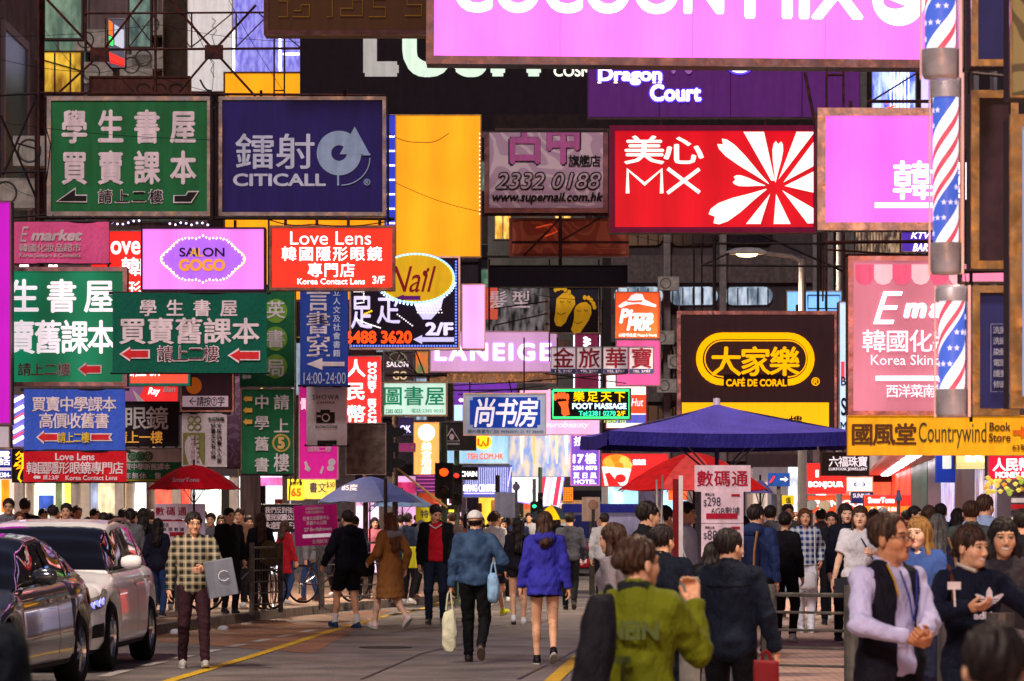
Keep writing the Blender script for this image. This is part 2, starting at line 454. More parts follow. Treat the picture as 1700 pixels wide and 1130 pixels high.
G().add([(*gp(200, 1060), .004), (*gp(520, 1085), .004), (*gp(650, 1012), .004), (*gp(380, 1030), .004)], [(0, 1, 2, 3)]).build('road_patch', mat((150, 104, 78), rough=.6, kind='asphalt', rgb2=(120, 88, 74)))['kind'] = 'structure'
for i, (a, b) in enumerate(((722, 1003), (736, 1000), (762, 1000), (700, 1012))):
    a_, b_ = gp(a, b); line('road_tick', [(a_, b_), (a_ + .1, b_ + 1.6)], .12, YEL, .012, 'short yellow tick on the road')
# tar seams and manhole
for i, pts in enumerate([[(600, 1128), (700, 1085), (800, 1062)], [(650, 1050), (780, 1030), (880, 1010)], [(860, 1128), (980, 1068)]]):
    line('tar_seam', [gp(*p) for p in pts], .035, mat((40, 36, 38), rough=.4), .005, 'dark tar seam in the asphalt')
mh = G().lathe([(0, .009), (.33, .009), (.33, 0)], 24, (gp(640, 1075)[0], gp(640, 1075)[1], 0)).build('manhole_cover', mat((60, 56, 56), rough=.5, metal=.6, kind='metal'))
tag(mh, 'round iron manhole cover in the asphalt', None, kind='structure')

# buildings ---------------------------------------------------------
GLASS_D = mat((26, 24, 36), rough=.12, metal=0, var=.3)
CURT = mat((120, 150, 130), emit=.35, rough=.3, kind='picture', rgb2=(60, 100, 84), scale=1.4)
WARM = mat((255, 214, 110), emit=.8, kind='picture', rgb2=(190, 130, 40), scale=1.6)
COOL = mat((190, 210, 230), emit=.5, kind='picture', rgb2=(90, 110, 130), scale=1.6)
def box_building(name, label, x0, x1, y0, y1, z1, wall, z0=0, cols=0, rows=0, zs=3.0, wz=None, wx=None, panes=None, cat='building'):
    r = root(name, label, cat, ((x0 + x1) / 2, y0, z0))
    w = x1 - x0
    G().box(-w / 2, w / 2, 0, y1 - y0, 0, z1 - z0).build('wall', wall, r)
    if cols:
        ww, wh = wx or (w / cols * .6), wz or 1.5
        fr = None
        for j in range(rows):
            G().box(-w / 2 - .02, w / 2 + .02, -.12, -.001, zs + 3.2 * j - .75, zs + 3.2 * j - .58).build('ledge', wall, r)
            for i in range(cols):
                cx = -w / 2 + w * (i + .5) / cols; cz = zs + 3.2 * j + wh / 2
                if fr is None:
                    g = G()
                    for a in (-ww / 2, ww / 2 - .06): g.box(a, a + .06, -.06, .0, -wh / 2, wh / 2)
                    for a in (-wh / 2, wh / 2 - .06): g.box(-ww / 2 + .061, ww / 2 - .061, -.055, .0, a, a + .06)
                    g.box(-.025, .025, -.05, 0, -wh / 2 + .061, wh / 2 - .061)
                    fr = g.build('window_frame', mat((90, 86, 90), rough=.5, metal=.4), r, (cx, -.002, cz))
                    p0 = G().box(-ww / 2 + .062, ww / 2 - .062, -.012, -.003, -wh / 2 + .062, wh / 2 - .062).build('pane', GLASS_D, fr)
                    q = fr
                else:
                    q = inst(fr, 'window_frame', r, (cx, -.002, cz)); p0 = inst(p0, 'pane', q)
                p0.material_slots[0].link = 'OBJECT'; p0.material_slots[0].material = random.choice(panes or [GLASS_D] * 5 + [WARM, COOL, CURT])
    return r
PLA = mat((120, 112, 118), rough=.85, var=.35, scale=2)
DKW = mat((58, 48, 58), rough=.9, var=.3, scale=1)
# left overhanging storeys
r = root('overhanging_building', 'pale grey overhanging storeys at the top left edge with a tall green glazed window', 'building', (-10.2, 54.5, 4.9))
G().box(-2.4, 2.42, 0, 5, 0, 6).build('wall', PLA, r)
q = G().box(2.42, 2.48, .5, .62, .5, 4.3).box(2.42, 2.48, 3.2, 3.32, .5, 4.3).box(2.42, 2.48, .63, 3.19, .5, .62).box(2.42, 2.48, .63, 3.19, 4.18, 4.3).build('window_frame', mat((150, 148, 156), rough=.5), r)
G().box(2.421, 2.45, .64, 3.18, .63, 4.17).build('pane', mat((40, 74, 70), emit=.12, rough=.2, kind='picture', rgb2=(24, 44, 46), scale=.7), q)
G().tube((2.55, 4.2, 0), (2.55, 4.2, 6), .06).build('drainpipe', RUST, r)
G().box(2.43, 2.6, 1.2, 2.2, -.1, .25).build('ledge', DKW, r)
box_building('tenement_building', 'dark tenement block behind the left signs with shop fronts along the street', -19, -6.4, 76, 92, 22, mat((96, 80, 84), rough=.9, var=.4, scale=1.2), cols=6, rows=5, zs=4.6, wz=2.0, wx=1.3, panes=[GLASS_D, GLASS_D, WARM, CURT, CURT, COOL])
box_building('corner_building', 'brown block beyond the tenement behind the vertical banners', -6.35, -4.2, 96, 112, 24, mat((120, 110, 112), rough=.9, var=.3), cols=1, rows=6, zs=4.8)
box_building('far_tower', 'dark tower seen between signs in the middle distance', -4.15, -1.2, 128, 142, 30, DKW, cols=2, rows=6, zs=5, wz=1.6)
box_building('street_end_building', 'dim block closing the far end of the street', -1.15, 6.0, 172, 188, 42, mat((92, 88, 84), rough=.9, var=.4, scale=.7), cols=5, rows=9, zs=5.2, wz=1.7, panes=[GLASS_D] * 4 + [WARM, COOL])
# grey concrete block with strip windows right of centre
r = root('office_building', 'dark concrete office block with rows of rounded strip windows and pale ribs', 'building', (P(1300, 0, 118).x, 118, 0))
G().box(-5.6, 6.2, .6, 12, 0, 26).build('wall', mat((66, 56, 60), rough=.9, var=.35, scale=.8), r)
SILL = mat((84, 74, 74), rough=.85, var=.3)
for k in range(6):
    zb = 4.4 + k * 1.12 * 1.0 if False else 2.6 + k * 1.95
    G().box(-5.6, 1.0, .45, .598, zb + .85, zb + 1.75).build('spandrel', SILL, r)
    lit = [WARM, COOL][k % 2] if k in (2, 3) else GLASS_D
    for cx in (-4.7, -2.9, -1.1):
        g = G(); g.prism(ell(cx - .5, 0, .3, .3, 10, 90, 270) + ell(cx + .5, 0, .3, .3, 10, -90, 90), .5, .597)
        g.v = [(a, b, c + zb + .42) for a, b, c in g.v]
        o = g.build('strip_window', lit if cx == -1.1 or k in (3,) else GLASS_D, r)
        for m_ in range(5): G().box(cx - .7 + m_ * .33, cx - .66 + m_ * .33, .46, .5, zb + .16, zb + .68).build('mullion', DARKMET, o)
for x in (-3.78, -1.95, 1.1, 1.55):
    G().box(x - .11, x + .11, .2, .6, 0, 26).build('rib', mat((112, 104, 106), rough=.8, var=.25), r)
G().box(2.0, 2.75, .1, .6, 0, 26).build('rib', mat((96, 92, 90), rough=.8, var=.25), r)
r = root('arcade_building', 'dark shop block rising above the lit arcade on the right side of the street', 'building', (12, 58, 3.25))
g = G(); fp = [(-4.1, 0), (.6, 60), (12, 60), (12, 0)]
g.add([(x, y, 0) for x, y in fp] + [(x, y, 20) for x, y in fp], [(0, 1, 2, 3), (7, 6, 5, 4)] + [(i, i + 4, (i + 1) % 4 + 4, (i + 1) % 4) for i in range(4)])
g.build('wall', DKW, r)
for k in range(9): G().box(-4.0 + k * .44, -3.9 + k * .44, 2 + k * 6, 2.5 + k * 6, 0, 18).build('downpipe', RUST if False else PLA, r)
# closes the view behind everything
box_building('backdrop_block', 'black office slab far behind the whole street', -60, 60, 215, 225, 60, mat((30, 24, 32), rough=.9, var=.3, scale=.3), cols=26, rows=9, zs=5, wz=1.8)

random.seed(9)
ac = None
for i, (a, b, D_) in enumerate(((150, 66, 75.2), (160, 120, 75.2), (226, 108, 75.3), (246, 96, 75.3), (258, 40, 75.2), (610, 150, 118), (1080, 505, 117.5), (1110, 470, 117.5), (1126, 600, 117.4), (1108, 640, 117.4), (1102, 560, 117.5), (824, 590, 127), (60, 250, 53), (20, 320, 53.2), (1440, 480, 100), (1530, 600, 100))):
    r = root('air_conditioner', 'boxy air conditioner unit mounted ' + ['under the pale green curtained window', 'right of the yellow lit window bay', 'below the grey green window', 'nearest the dark brown pilaster strip', 'highest beside the pilaster strip', 'behind the wide matt black banner', 'left of the brown emblem lightbox, upper', 'on the office block left rib, topmost', 'low on the office block beside the emblem lightbox', 'lowest beside the pink strip sign', 'midway down beside the pink strip sign', 'on the dark tower behind the mauve sign', 'on the overhanging storeys above the magenta strip', 'at the left edge above the pink script banner', 'behind the pink awning lightbox', 'high behind the barber poles'][i], 'air conditioner', P(a, b, D_))
    if ac is None:
        ac = [G().box(-.34, .34, 0, .4, -.22, .22).build('casing', mat((150, 144, 140), rough=.6, var=.35), r), G().lathe([(.15, -.004), (.17, -.012), (.18, 0)], 20, (-.1, 0, 0), 'y').build('fan_guard', mat((60, 58, 60), rough=.6), r), G().path([(.3, .1, -.2), (.36, .1, -.5), (.33, .12, -1.3)], .02).build('hose', PLA, r)]
    else:
        for q in ac: inst(q, q.name.split('.')[0], r)
# ground-floor shops ------------------------------------------------
def shop(px0, px1, D, top, wallc, parts, label, fascia=None):
    s = D / F; x0 = (px0 - 850) * s; w = (px1 - px0) * s
    r = root('shop_front', label, 'shop', (x0 + w / 2, D, .13))
    zt = EYE + (HZ - top) * s - .13
    G().box(-w / 2, w / 2, .35, .6, 0, zt).build('back_wall', mat(wallc, emit=1.5, kind='picture', rgb2=tuple(int(c * .8) for c in wallc), scale=1.2), r)  # interior lighting is put into the wall as its own emission
    G().box(-w / 2, -w / 2 + .18, 0, .349, 0, zt).build('pillar', mat((190, 180, 170), rough=.5), r)
    G().box(w / 2 - .18, w / 2, 0, .349, 0, zt).build('pillar', mat((170, 160, 156), rough=.5), r)
    G().box(-w / 2 - .001, w / 2 + .001, -.05, .6, zt + .001, zt + .4).build('fascia', fascia or mat((60, 50, 56)), r)
    for a, b, c0, c1, rgb, em_ in parts:
        G().box((a - (px0 + px1) / 2) * s, (b - (px0 + px1) / 2) * s, .2, .33, EYE + (HZ - c1) * s - .13, EYE + (HZ - c0) * s - .13).build('display_panel', mat(rgb, emit=em_ * 1.5, kind='picture', rgb2=tuple(int(c * .7) for c in rgb), scale=2.5), r)
    return r
shop(-60, 38, 74, 790, (216, 190, 180), [(0, 12, 796, 850, (255, 130, 20), 1), (-50, -20, 800, 850, (200, 220, 255), .8)], 'pale lit shop front at the far left with an orange pillar')
shop(40, 132, 74.5, 800, (200, 226, 200), [(45, 60, 805, 860, (255, 240, 190), 1), (62, 86, 822, 850, (60, 90, 190), .6), (105, 126, 800, 850, (240, 230, 90), .9), (90, 100, 800, 870, (120, 130, 90), .5), (66, 84, 803, 818, (255, 250, 220), 1)], 'lit shop with blue and yellow window posters behind the crowd')
shop(134, 205, 74.2, 798, (214, 190, 150), [(148, 160, 798, 850, (150, 160, 190), .7), (198, 204, 798, 860, (220, 40, 30), .9), (166, 194, 800, 860, (222, 206, 168), .8)], 'beige shop front beside a red strip sign behind the crowd')
shop(207, 300, 74.6, 800, (236, 244, 246), [(210, 232, 820, 860, (255, 255, 235), 1.1), (245, 313, 800, 850, (250, 90, 70), .9)], 'bright white shop with a coral red poster behind the umbrella holder')
shop(303, 395, 75, 790, (220, 232, 230), [(340, 365, 805, 860, (250, 250, 225), 1.1), (366, 388, 806, 870, (40, 36, 34), 0)], 'white shop window with a black poster beside the parked bicycles')
shop(397, 480, 94, 790, (250, 246, 255), [(400, 412, 800, 860, (255, 255, 255), 1.3), (420, 470, 792, 806, (255, 120, 190), .9), (430, 440, 800, 870, (60, 40, 44), 0), (450, 475, 806, 826, (255, 255, 255), 1.2), (455, 480, 828, 850, (120, 40, 40), .3)], 'glaring white and pink shop beyond the red umbrella')
shop(482, 640, 97, 800, (240, 200, 230), [(540, 575, 820, 834, (150, 255, 190), .9), (490, 530, 830, 850, (80, 60, 60), 0), (580, 630, 815, 840, (255, 190, 225), .9)], 'pink and green lit stall fronts under the dark blue umbrella')
shop(642, 700, 120, 790, (206, 150, 190), [(650, 690, 800, 830, (230, 60, 120), .5)], 'mauve lit shop behind the tall brown pole')
shop(702, 774, 124, 805, (250, 206, 220), [(706, 730, 812, 850, (250, 110, 60), .9), (736, 756, 810, 834, (255, 250, 240), 1.2), (758, 770, 815, 850, (60, 50, 90), .3)], 'bright pink shop front between the signals and the orange parasol')
shop(775, 850, 130, 825, (240, 190, 60), [(780, 800, 835, 850, (90, 30, 30), .3), (815, 845, 830, 850, (200, 120, 60), .6)], 'yellow fronted shop under the striped shopping centre')
shop(862, 1000, 150, 830, (150, 110, 70), [(870, 900, 828, 845, (230, 90, 50), .8), (905, 935, 835, 850, (255, 220, 150), .9)], 'small warm lit shops at the far end of the street')
shop(1000, 1150, 112, 800, (150, 200, 226), [(1005, 1035, 800, 836, (190, 236, 246), 1.0), (1110, 1140, 812, 830, (255, 90, 40), 1), (1060, 1100, 800, 840, (90, 80, 100), .3)], 'pale blue lit shop behind the plastic covered stall')
shop(1240, 1345, 112, 775, (96, 86, 88), [(1250, 1275, 800, 850, (190, 176, 160), .6), (1310, 1340, 760, 850, (220, 232, 246), .9), (1282, 1300, 820, 850, (70, 70, 80), .3)], 'grey lit doorway under the blue road sign')
shop(1345, 1490, 116, 800, (240, 90, 60), [(1350, 1372, 800, 850, (255, 240, 240), 1), (1412, 1416, 760, 850, (255, 255, 255), 1.2)], 'red lit shops below the jewellery sign')

# right arcade: deep canopy with strip lights, oblique shop walls
def ob(pxa, Da, pxb, Db, pya0, pya1, m, name, parent, ext=.15):
    """upright panel between two floor points, given its pixel top and bottom at the near end"""
    a = P(pxa, pya0, Da); b_ = P(pxb, 0, Db); za1 = P(pxa, pya1, Da).z
    g = G(); g.add([(a.x, a.y, za1), (b_.x, b_.y, za1), (b_.x, b_.y, a.z), (a.x, a.y, a.z), (a.x + ext, a.y, za1), (b_.x + ext, b_.y, za1), (b_.x + ext, b_.y, a.z), (a.x + ext, a.y, a.z)],
                  [(0, 1, 2, 3), (5, 4, 7, 6), (0, 4, 5, 1), (3, 2, 6, 7), (0, 3, 7, 4), (1, 5, 6, 2)])
    return g.build(name, m, parent)
arc = root('arcade_row', 'row of lit arcade shops receding under a pink canopy on the right', 'arcade', (0, 0, 0))
ob(1720, 52, 1655, 58, 640, 960, mat((70, 60, 80), rough=.5), 'shop_wall', arc)
ob(1652, 58.2, 1618, 64, 640, 960, mat((210, 206, 226), emit=.4, rough=.3, kind='picture', rgb2=(120, 110, 150), scale=2), 'shop_wall', arc)
ob(1617, 64.1, 1585, 70, 640, 960, mat((110, 98, 96), rough=.5, var=.3), 'shop_wall', arc)
ob(1584, 70.1, 1562, 78, 700, 960, mat((196, 210, 240), emit=.7, rough=.3, kind='picture', rgb2=(150, 140, 200), scale=2.5), 'shop_wall', arc)
ob(1561, 78.1, 1540, 86, 700, 960, mat((30, 34, 60), rough=.3), 'shop_wall', arc)
ob(1539, 86.1, 1512, 98, 720, 960, mat((36, 84, 62), emit=.25, rough=.4), 'shop_wall', arc)
ob(1511, 98.1, 1478, 118, 700, 960, mat((250, 64, 30), emit=.85, rough=.4), 'shop_wall', arc)
g = G(); a, b_ = P(1590, 745, 62), P(1470, 760, 118); 
fp = [(6.6, 62), (11.5, 119), (14, 119), (9.4, 62)]
g.add([(x, y, 2.95) for x, y in fp] + [(x, y, 3.1) for x, y in fp], [(3, 2, 1, 0), (4, 5, 6, 7)] + [(i, (i + 1) % 4, (i + 1) % 4 + 4, i + 4) for i in range(4)])
canopy = g.build('canopy', mat((216, 130, 136), rough=.35, metal=.2, var=.2), arc)
for i in range(9):
    y = 64 + i * 5.6; x = 7.45 + (y - 64) * .086
    G().add([(x - .12, y, 2.9), (x + .12, y, 2.9), (x + .42, y + 3.6, 2.9), (x + .18, y + 3.6, 2.9), (x - .12, y, 2.948), (x + .12, y, 2.948), (x + .42, y + 3.6, 2.948), (x + .18, y + 3.6, 2.948)], [(3, 2, 1, 0), (4, 5, 6, 7), (0, 1, 5, 4), (1, 2, 6, 5), (2, 3, 7, 6), (3, 0, 4, 7)]).build('strip_light', mat((255, 250, 255), emit=6), arc)
G().add([(6.5, 62, 2.8), (6.6, 62, 2.8), (11.5, 119, 2.8), (11.4, 119, 2.8), (6.5, 62, 3.2), (6.6, 62, 3.2), (11.5, 119, 3.2), (11.4, 119, 3.2)], [(3, 2, 1, 0), (4, 5, 6, 7), (0, 1, 5, 4), (1, 2, 6, 5), (2, 3, 7, 6), (3, 0, 4, 7)]).build('canopy_edge', mat((226, 206, 222), rough=.3, metal=.4), arc)
G().box(7.75, 8.1, 66, 66.2, 2.25, 2.9).build('hanging_sign', mat((26, 50, 150), emit=.5), arc)
G().box(7.86, 8.02, 65.97, 65.99, 2.5, 2.84).build('sign_print', mat((220, 230, 220), emit=.6), arc)
for i in range(3):
    o = P(1530 + i * 2, 818, 84 + i * 9)

# ================================================================== SIGNS
def GL(rgb, e=1.0, var=.12, sc=.6): return mat(rgb, emit=e, kind='glow', scale=sc, var=var, rough=.35)
WE = mat((255, 250, 252), emit=1.25)
WE2 = mat((250, 236, 246), emit=.62)
WP = mat((232, 214, 226), rough=.6)
WPD = mat((214, 190, 200), rough=.7)
BK = mat((18, 14, 20), rough=.5)
REDP = mat((214, 36, 46), rough=.55)
YE = mat((255, 196, 20), emit=1.0)
def cloth(rgb, e=0): return mat(rgb, rough=.7, emit=e, kind='cloth' if not e else None)
def enamel(rgb, e=0): return mat(rgb, rough=.45, emit=e, bump=.002, scale=5)

# --- top row
sign('lightbox_sign', 'huge bright pink lightbox with cut-off white rounded letters at the top', 'sign', (708, -95, 1600, 109), 46, GL((255, 120, 246), 1.12, .1, .35), 13, roll=.5,
     fm=mat((130, 110, 120), rough=.3, metal=1, kind='metal'), depth=.5, items=[
     ('l', 'COCOON', 752, -62, 1202, 24, WE, {'b': .03, 'sp': 1.0}), ('l', 'MIX', 1236, -60, 1434, 30, WE, {'b': .03, 'sp': 1.0}),
     ('s', [[(930, -80), (930, 98)], [(1150, -80), (1150, 98)], [(1370, -80), (1370, 98)]], .35, mat((200, 90, 190), emit=.7), 'panel_joint'), ('e', 1492, -4, 44, 44, WE), ('e', 1486, 0, 20, 12, mat((255, 110, 240), emit=1.1), {'a0': 150, 'a1': 330})], hang=0)
sign('sign_box', 'dark brown sign with dull gold key pattern hanging above the black banner', 'sign', (438, -60, 872, 58), 49, enamel((66, 36, 16), .12), 8, fm=mat((80, 56, 60), rough=.4, metal=.8, kind='metal'), depth=.4, items=[
     ('s', [[(462, 28), (478, 28), (478, 2), (462, 2)], [(486, 28), (514, 28), (514, 8), (500, 8), (500, 18), (488, 18)], [(542, 28), (552, 28), (552, -6), (542, -6)], [(566, 26), (602, 26), (602, 0), (586, 0), (586, 14), (566, 14), (566, 26)], [(612, 28), (640, 28), (640, 12), (620, 12), (620, -2), (640, -2)], [(672, 26), (700, 26), (700, 8), (676, 8), (676, -6)], [(540, -20), (640, -20)]], .9, mat((120, 84, 16), emit=.25), 'key_pattern'),
     ('c', 'K', 674, -38, 706, 4, WE2)])
sign('banner_sign', 'wide matt black banner with huge pale capitals cut off by the signs above', 'sign', (498, -10, 1015, 218), 62, mat((26, 16, 26), rough=.8, var=.2), 2, fm=BK, depth=.2, items=[
     ('l', 'L', 603, 14, 662, 127, mat((170, 170, 168), emit=.45), {'b': .05}), ('l', 'USH', 668, 14, 898, 128, mat((206, 232, 214), emit=.6), {'b': .05}),
     ('l', 'COSMETICS', 919, 109, 1040, 127, mat((232, 236, 220), emit=.85), {'b': .03})])
VIO_HALO = mat((90, 60, 255), emit=1.3)  # light halo of the white words, painted as larger violet shapes behind them
sign('fascia_sign', 'deep purple fascia with glowing white serif words beneath the huge pink lightbox', 'sign', (975, 60, 1428, 195), 56, mat((92, 34, 118), emit=.16, rough=.5, var=.1), 1, fm=mat((70, 30, 80)), depth=.3, items=[
     ('l', 'Dragon', 991, 110, 1101, 143, VIO_HALO, {'b': .085}), ('l', 'Court', 1077, 138, 1166, 170, VIO_HALO, {'b': .085}),
     ('l', 'Dragon', 993, 112, 1099, 141, WE, {'b': .045}), ('l', 'Court', 1079, 140, 1164, 168, WE, {'b': .045}),
     ('s', [[(1094, 112), (1094, 193)], [(1212, 70), (1212, 193)], [(1331, 70), (1331, 193)]], .4, BK, 'panel_joint'),
     ('e', 1228, 108, 23, 16, VIO_HALO), ('e', 1228, 107, 20, 14, WE), ('e', 1118, 108, 5, 15, mat((150, 90, 170), emit=.5)), ('e', 1143, 108, 8, 15, mat((150, 90, 170), emit=.5))] +
     [('p', [(x, y), (x + 6, y), (x + 6, y + 2.4), (x, y + 2.4)], WE, 'serif') for x, y in ((992, 108), (992, 136), (1019, 136), (1092, 136), (1083, 136), (1154, 166), (1138, 166), (1127, 166))])
G().box(-3.9, 1.6, 0, .35, -.1, .12).build('steel_beam', DARKMET, None, P(1225, 202, 58))
tag(C.objects['steel_beam'], 'black steel beam running below the purple fascia', 'beam')

# --- middle-left big signs
sign('sign_box', 'bottle green sign with chunky white characters and black corner arrows in a silver frame', 'sign', (78, 160, 351, 358), 50, mat((24, 108, 62), rough=.5, bump=.004, scale=3), 7, items=[
     ('c', '學生書屋', 103, 182, 325, 238, WP, {'b': .07, 'wr': .74}), ('c', '買賣課本', 103, 250, 325, 306, WP, {'b': .07, 'wr': .74}),
     ('c', '請上二樓', 163, 314, 271, 338, WP, {'b': .07}), ('c', '請上二樓', 164, 315, 270, 337, BK, {'b': .015}),
     ('p', [(93, 335), (126, 311), (126, 323), (145, 323), (145, 336)], WP), ('p', [(96, 334), (125, 314), (125, 325), (144, 325), (144, 334)], BK),
     ('p', [(288, 324), (308, 324), (312, 317), (331, 317), (318, 337), (288, 337)], WP), ('p', [(290, 325), (309, 325), (313, 319), (328, 319), (317, 335), (290, 335)], BK)], hang=2)
LG = mat((138, 156, 190), rough=.5, emit=.12); LGW = mat((186, 188, 214), rough=.5, emit=.1)
NAVY = mat((32, 24, 104), rough=.45, bump=.003, scale=4, var=.1)
sign('sign_box', 'navy blue sign with pale round arrow emblem beside the bottle green sign', 'sign', (363, 160, 641, 358), 50, NAVY, 6, items=[
     ('c', '鐳射', 392, 221, 522, 281, LGW, {'b': .015, 'wr': 1.05}), ('l', 'CITICALL', 387, 288, 541, 309, LGW, {'b': .035}),
     ('e', 563, 254, 37, 37, LG, {'i': .35}), ('p', [(589, 210), (614, 256), (564, 256)], LG),
     ('e', 567, 262, 48, 46, LG, {'i': .965, 'a0': 270, 'a1': 360}), ('p', [(560, 291), (563, 291), (563, 308), (560, 308)], LG), ('p', [(602, 255), (615, 255), (615, 258), (602, 258)], LG),
     ('l', '®', 604, 297, 615, 308, LG)], hang=2)
ORG = GL((255, 160, 26), .95, .12, .5)
sign('lightbox_sign', 'blank orange lightbox glimpsed behind and around the navy blue sign', 'sign', (371, 119, 653, 500), 64, GL((255, 156, 16), .95, .08, .5), 3, fm=mat((90, 50, 10)))
sign('lightbox_sign', 'tall blank orange yellow lightbox right of the navy blue sign', 'sign', (656, 190, 799, 427), 60, ORG, 2, fm=mat((190, 150, 80), rough=.4, metal=.6), depth=.4, items=[
     ('d', [(797, 222 + i * 7) for i in range(20)], 1.6, WE)])
sign('led_sign', 'narrow blue panel crossed by white dashes beside the orange yellow lightbox', 'sign', (638, 190, 658, 380), 61, mat((44, 60, 190), emit=.6), 1, items=[
     ('p', [(642, y), (656, y), (656, y + 3), (642, y + 3)], WE, 'dash') for y in range(225, 370, 24)])
sign('sign_box', 'dusty mauve patterned sign with italic phone number and curled ornament', 'sign', (804, 170, 1009, 353), 66, mat((186, 150, 176), rough=.6, kind='damask', scale=2.2, rgb2=(214, 186, 200), emit=0), 8, depth=.3, fm=mat((150, 104, 110), rough=.4, metal=.8, kind='metal'), items=[
     ('c', '占甲', 838, 186, 968, 274, BK, {'b': .11}), ('c', '占甲', 840, 188, 966, 272, mat((170, 84, 140), emit=.12), {'b': .07}),
     ('c', '旗艦店', 944, 257, 997, 277, BK, {'b': .03}), ('l', '2332 0188', 821, 285, 999, 315, BK, {'sh': .25, 'b': .06}),
     ('l', '2332 0188', 823, 287, 997, 313, mat((190, 160, 176)), {'sh': .25, 'b': .0}), ('l', 'www.supernail.com.hk', 817, 319, 1001, 339, BK, {'sh': .25, 'b': .03})], hang=2)
MXR = mat((222, 12, 34), emit=.75, kind='glow', scale=.5, var=.14, rough=.3)
PW = mat((226, 240, 230), emit=.8)
mx = [('c', '美心', 1037, 225, 1167, 273, PW, {'b': .045, 'wr': 1.35}), ('s', [[(1042, 321), (1042, 282), (1070, 306), (1098, 282), (1098, 321)], [(1108, 280), (1161, 320)], [(1108, 321), (1161, 281)]], 3.4, PW, 'lettering')]
def petal(x0, y0, x1, y1, w):
    dx, dy = x1 - x0, y1 - y0; L_ = math.hypot(dx, dy); nx, ny = -dy / L_, dx / L_
    pr = [(0, .05), (.25, .35), (.55, .8), (.8, 1), (.95, .85), (1.02, .5), (.95, 0)]
    return [(x0 + dx * t + nx * w * q, y0 + dy * t + ny * w * q) for t, q in pr] + [(x0 + dx * t - nx * w * q, y0 + dy * t - ny * w * q) for t, q in pr[:-1][::-1]]
for a in ((1276, 305, 1196, 236, 12), (1270, 308, 1218, 298, 9), (1272, 314, 1182, 362, 17), (1287, 303, 1292, 236, 9)):
    mx.append(('p', petal(*a), PW, 'petal'))
mx += [('p', q, PW, 'petal') for q in ([(1234, 219), (1268, 219), (1286, 300), (1280, 300)], [(1322, 219), (1350, 219), (1350, 222), (1292, 298)], [(1350, 236), (1350, 276), (1300, 303)], [(1350, 285), (1350, 320), (1302, 309)],
      [(1298, 316), (1350, 346), (1350, 371), (1340, 371)], [(1288, 322), (1312, 372), (1284, 372)], [(1278, 322), (1262, 372), (1238, 372)])]
sign('lightbox_sign', 'glowing red lightbox with white starburst petals in a dark magenta frame', 'sign', (1012, 208, 1359, 386), 51, MXR, 9, fm=mat((116, 10, 60), rough=.5, emit=.1), depth=.4, ripple=True, items=mx, hang=2)
sign('lightbox_sign', 'square pink lightbox with one visible white character left of the barber poles', 'sign', (1357, 179, 1585, 382), 42, GL((250, 112, 240), 1.0, .16, .4), 13, fm=mat((180, 160, 168), rough=.25, metal=1, kind='metal'), depth=.35, items=[
     ('c', '韓國', 1483, 266, 1612, 332, WE, {'b': .035}), ('p', [(1452, 336), (1570, 336), (1570, 345), (1452, 345)], WE)], hang=2)

# --- left stack
sign('lightbox_sign', 'plain magenta strip running down the left picture edge', 'sign', (-60, 333, 19, 705), 46, GL((196, 16, 190), .75, .15, .6), 3, fm=mat((120, 80, 110), rough=.4, metal=.7))
sign('banner_sign', 'pink cloth banner with faint white script hanging above the mint green sign', 'sign', (20, 368, 181, 437), 49, cloth((240, 96, 158)), banner=True, items=[
     ('l', 'E', 33, 376, 48, 401, WPD, {'sh': .3, 'b': 0}), ('l', 'market', 51, 381, 137, 400, WPD, {'sh': .25, 'b': .05}), ('c', '韓國化妝品超市', 32, 404, 135, 418, WPD), ('l', 'Korea Skincare & Cosmetics', 33, 420, 134, 427, WPD)])
sign('lightbox_sign', 'red lightbox half hidden behind the purple medallion sign', 'sign', (150, 382, 330, 500), 60, mat((248, 40, 34), emit=.85), 2, items=[
     ('l', 'ove', 184, 400, 233, 422, WE), ('c', '韓國', 202, 427, 262, 458, WE), ('c', '形眼鏡', 208, 466, 300, 492, WE)])
PKL = GL((240, 130, 236), .95, .12, .7)
med = []
for i in range(72):
    t_ = R(i * 5); k_ = 1 + .07 * math.cos(6 * t_) + (.16 if i in (18, 54) else .06 if i in (17, 19, 53, 55) else 0)
    med.append((337 + 67 * math.cos(t_) * (1 + .04 * math.cos(6 * t_)), 430 - 36 * math.sin(t_) * k_))
sign('lightbox_sign', 'pink lightbox with purple medallion outlined in yellow bulbs', 'sign', (234, 377, 441, 483), 47, PKL, 3, fm=mat((60, 20, 60), rough=.5), items=[
     ('p', med, mat((158, 92, 220), emit=.8)), ('d', med, 1.7, mat((255, 240, 130), emit=1.5)), ('d', [(a * .965 + 337 * .035, b * .965 + 430 * .035) for a, b in med[::2]], 1.3, mat((255, 255, 240), emit=1.6)),
     ('l', 'SALON', 298, 411, 373, 426, mat((40, 16, 44))), ('l', 'AL', 315, 411, 338, 426, mat((220, 160, 40), emit=.5)), ('l', 'GOGO', 297, 430, 374, 450, mat((226, 150, 40), emit=.6), {'b': .05})], hang=2)
sign('lightbox_sign', 'bright red lightbox with white rounded lettering left of the tall orange lightbox', 'sign', (447, 374, 656, 482), 47, mat((252, 52, 34), emit=.9, kind='glow', scale=.6, var=.06), 5, fm=mat((130, 96, 90), rough=.35, metal=.9, kind='metal'), items=[
     ('l', 'Love Lens', 482, 384, 616, 406, WE, {'b': .012}), ('c', '韓國隱形眼鏡', 468, 409, 634, 433, WE, {'b': .03}), ('c', '專門店', 511, 436, 589, 460, WE, {'b': .03}),
     ('l', 'Korea Contact Lens', 494, 462, 606, 472, WE), ('l', '3/F', 618, 458, 639, 471, WE)], hang=4)
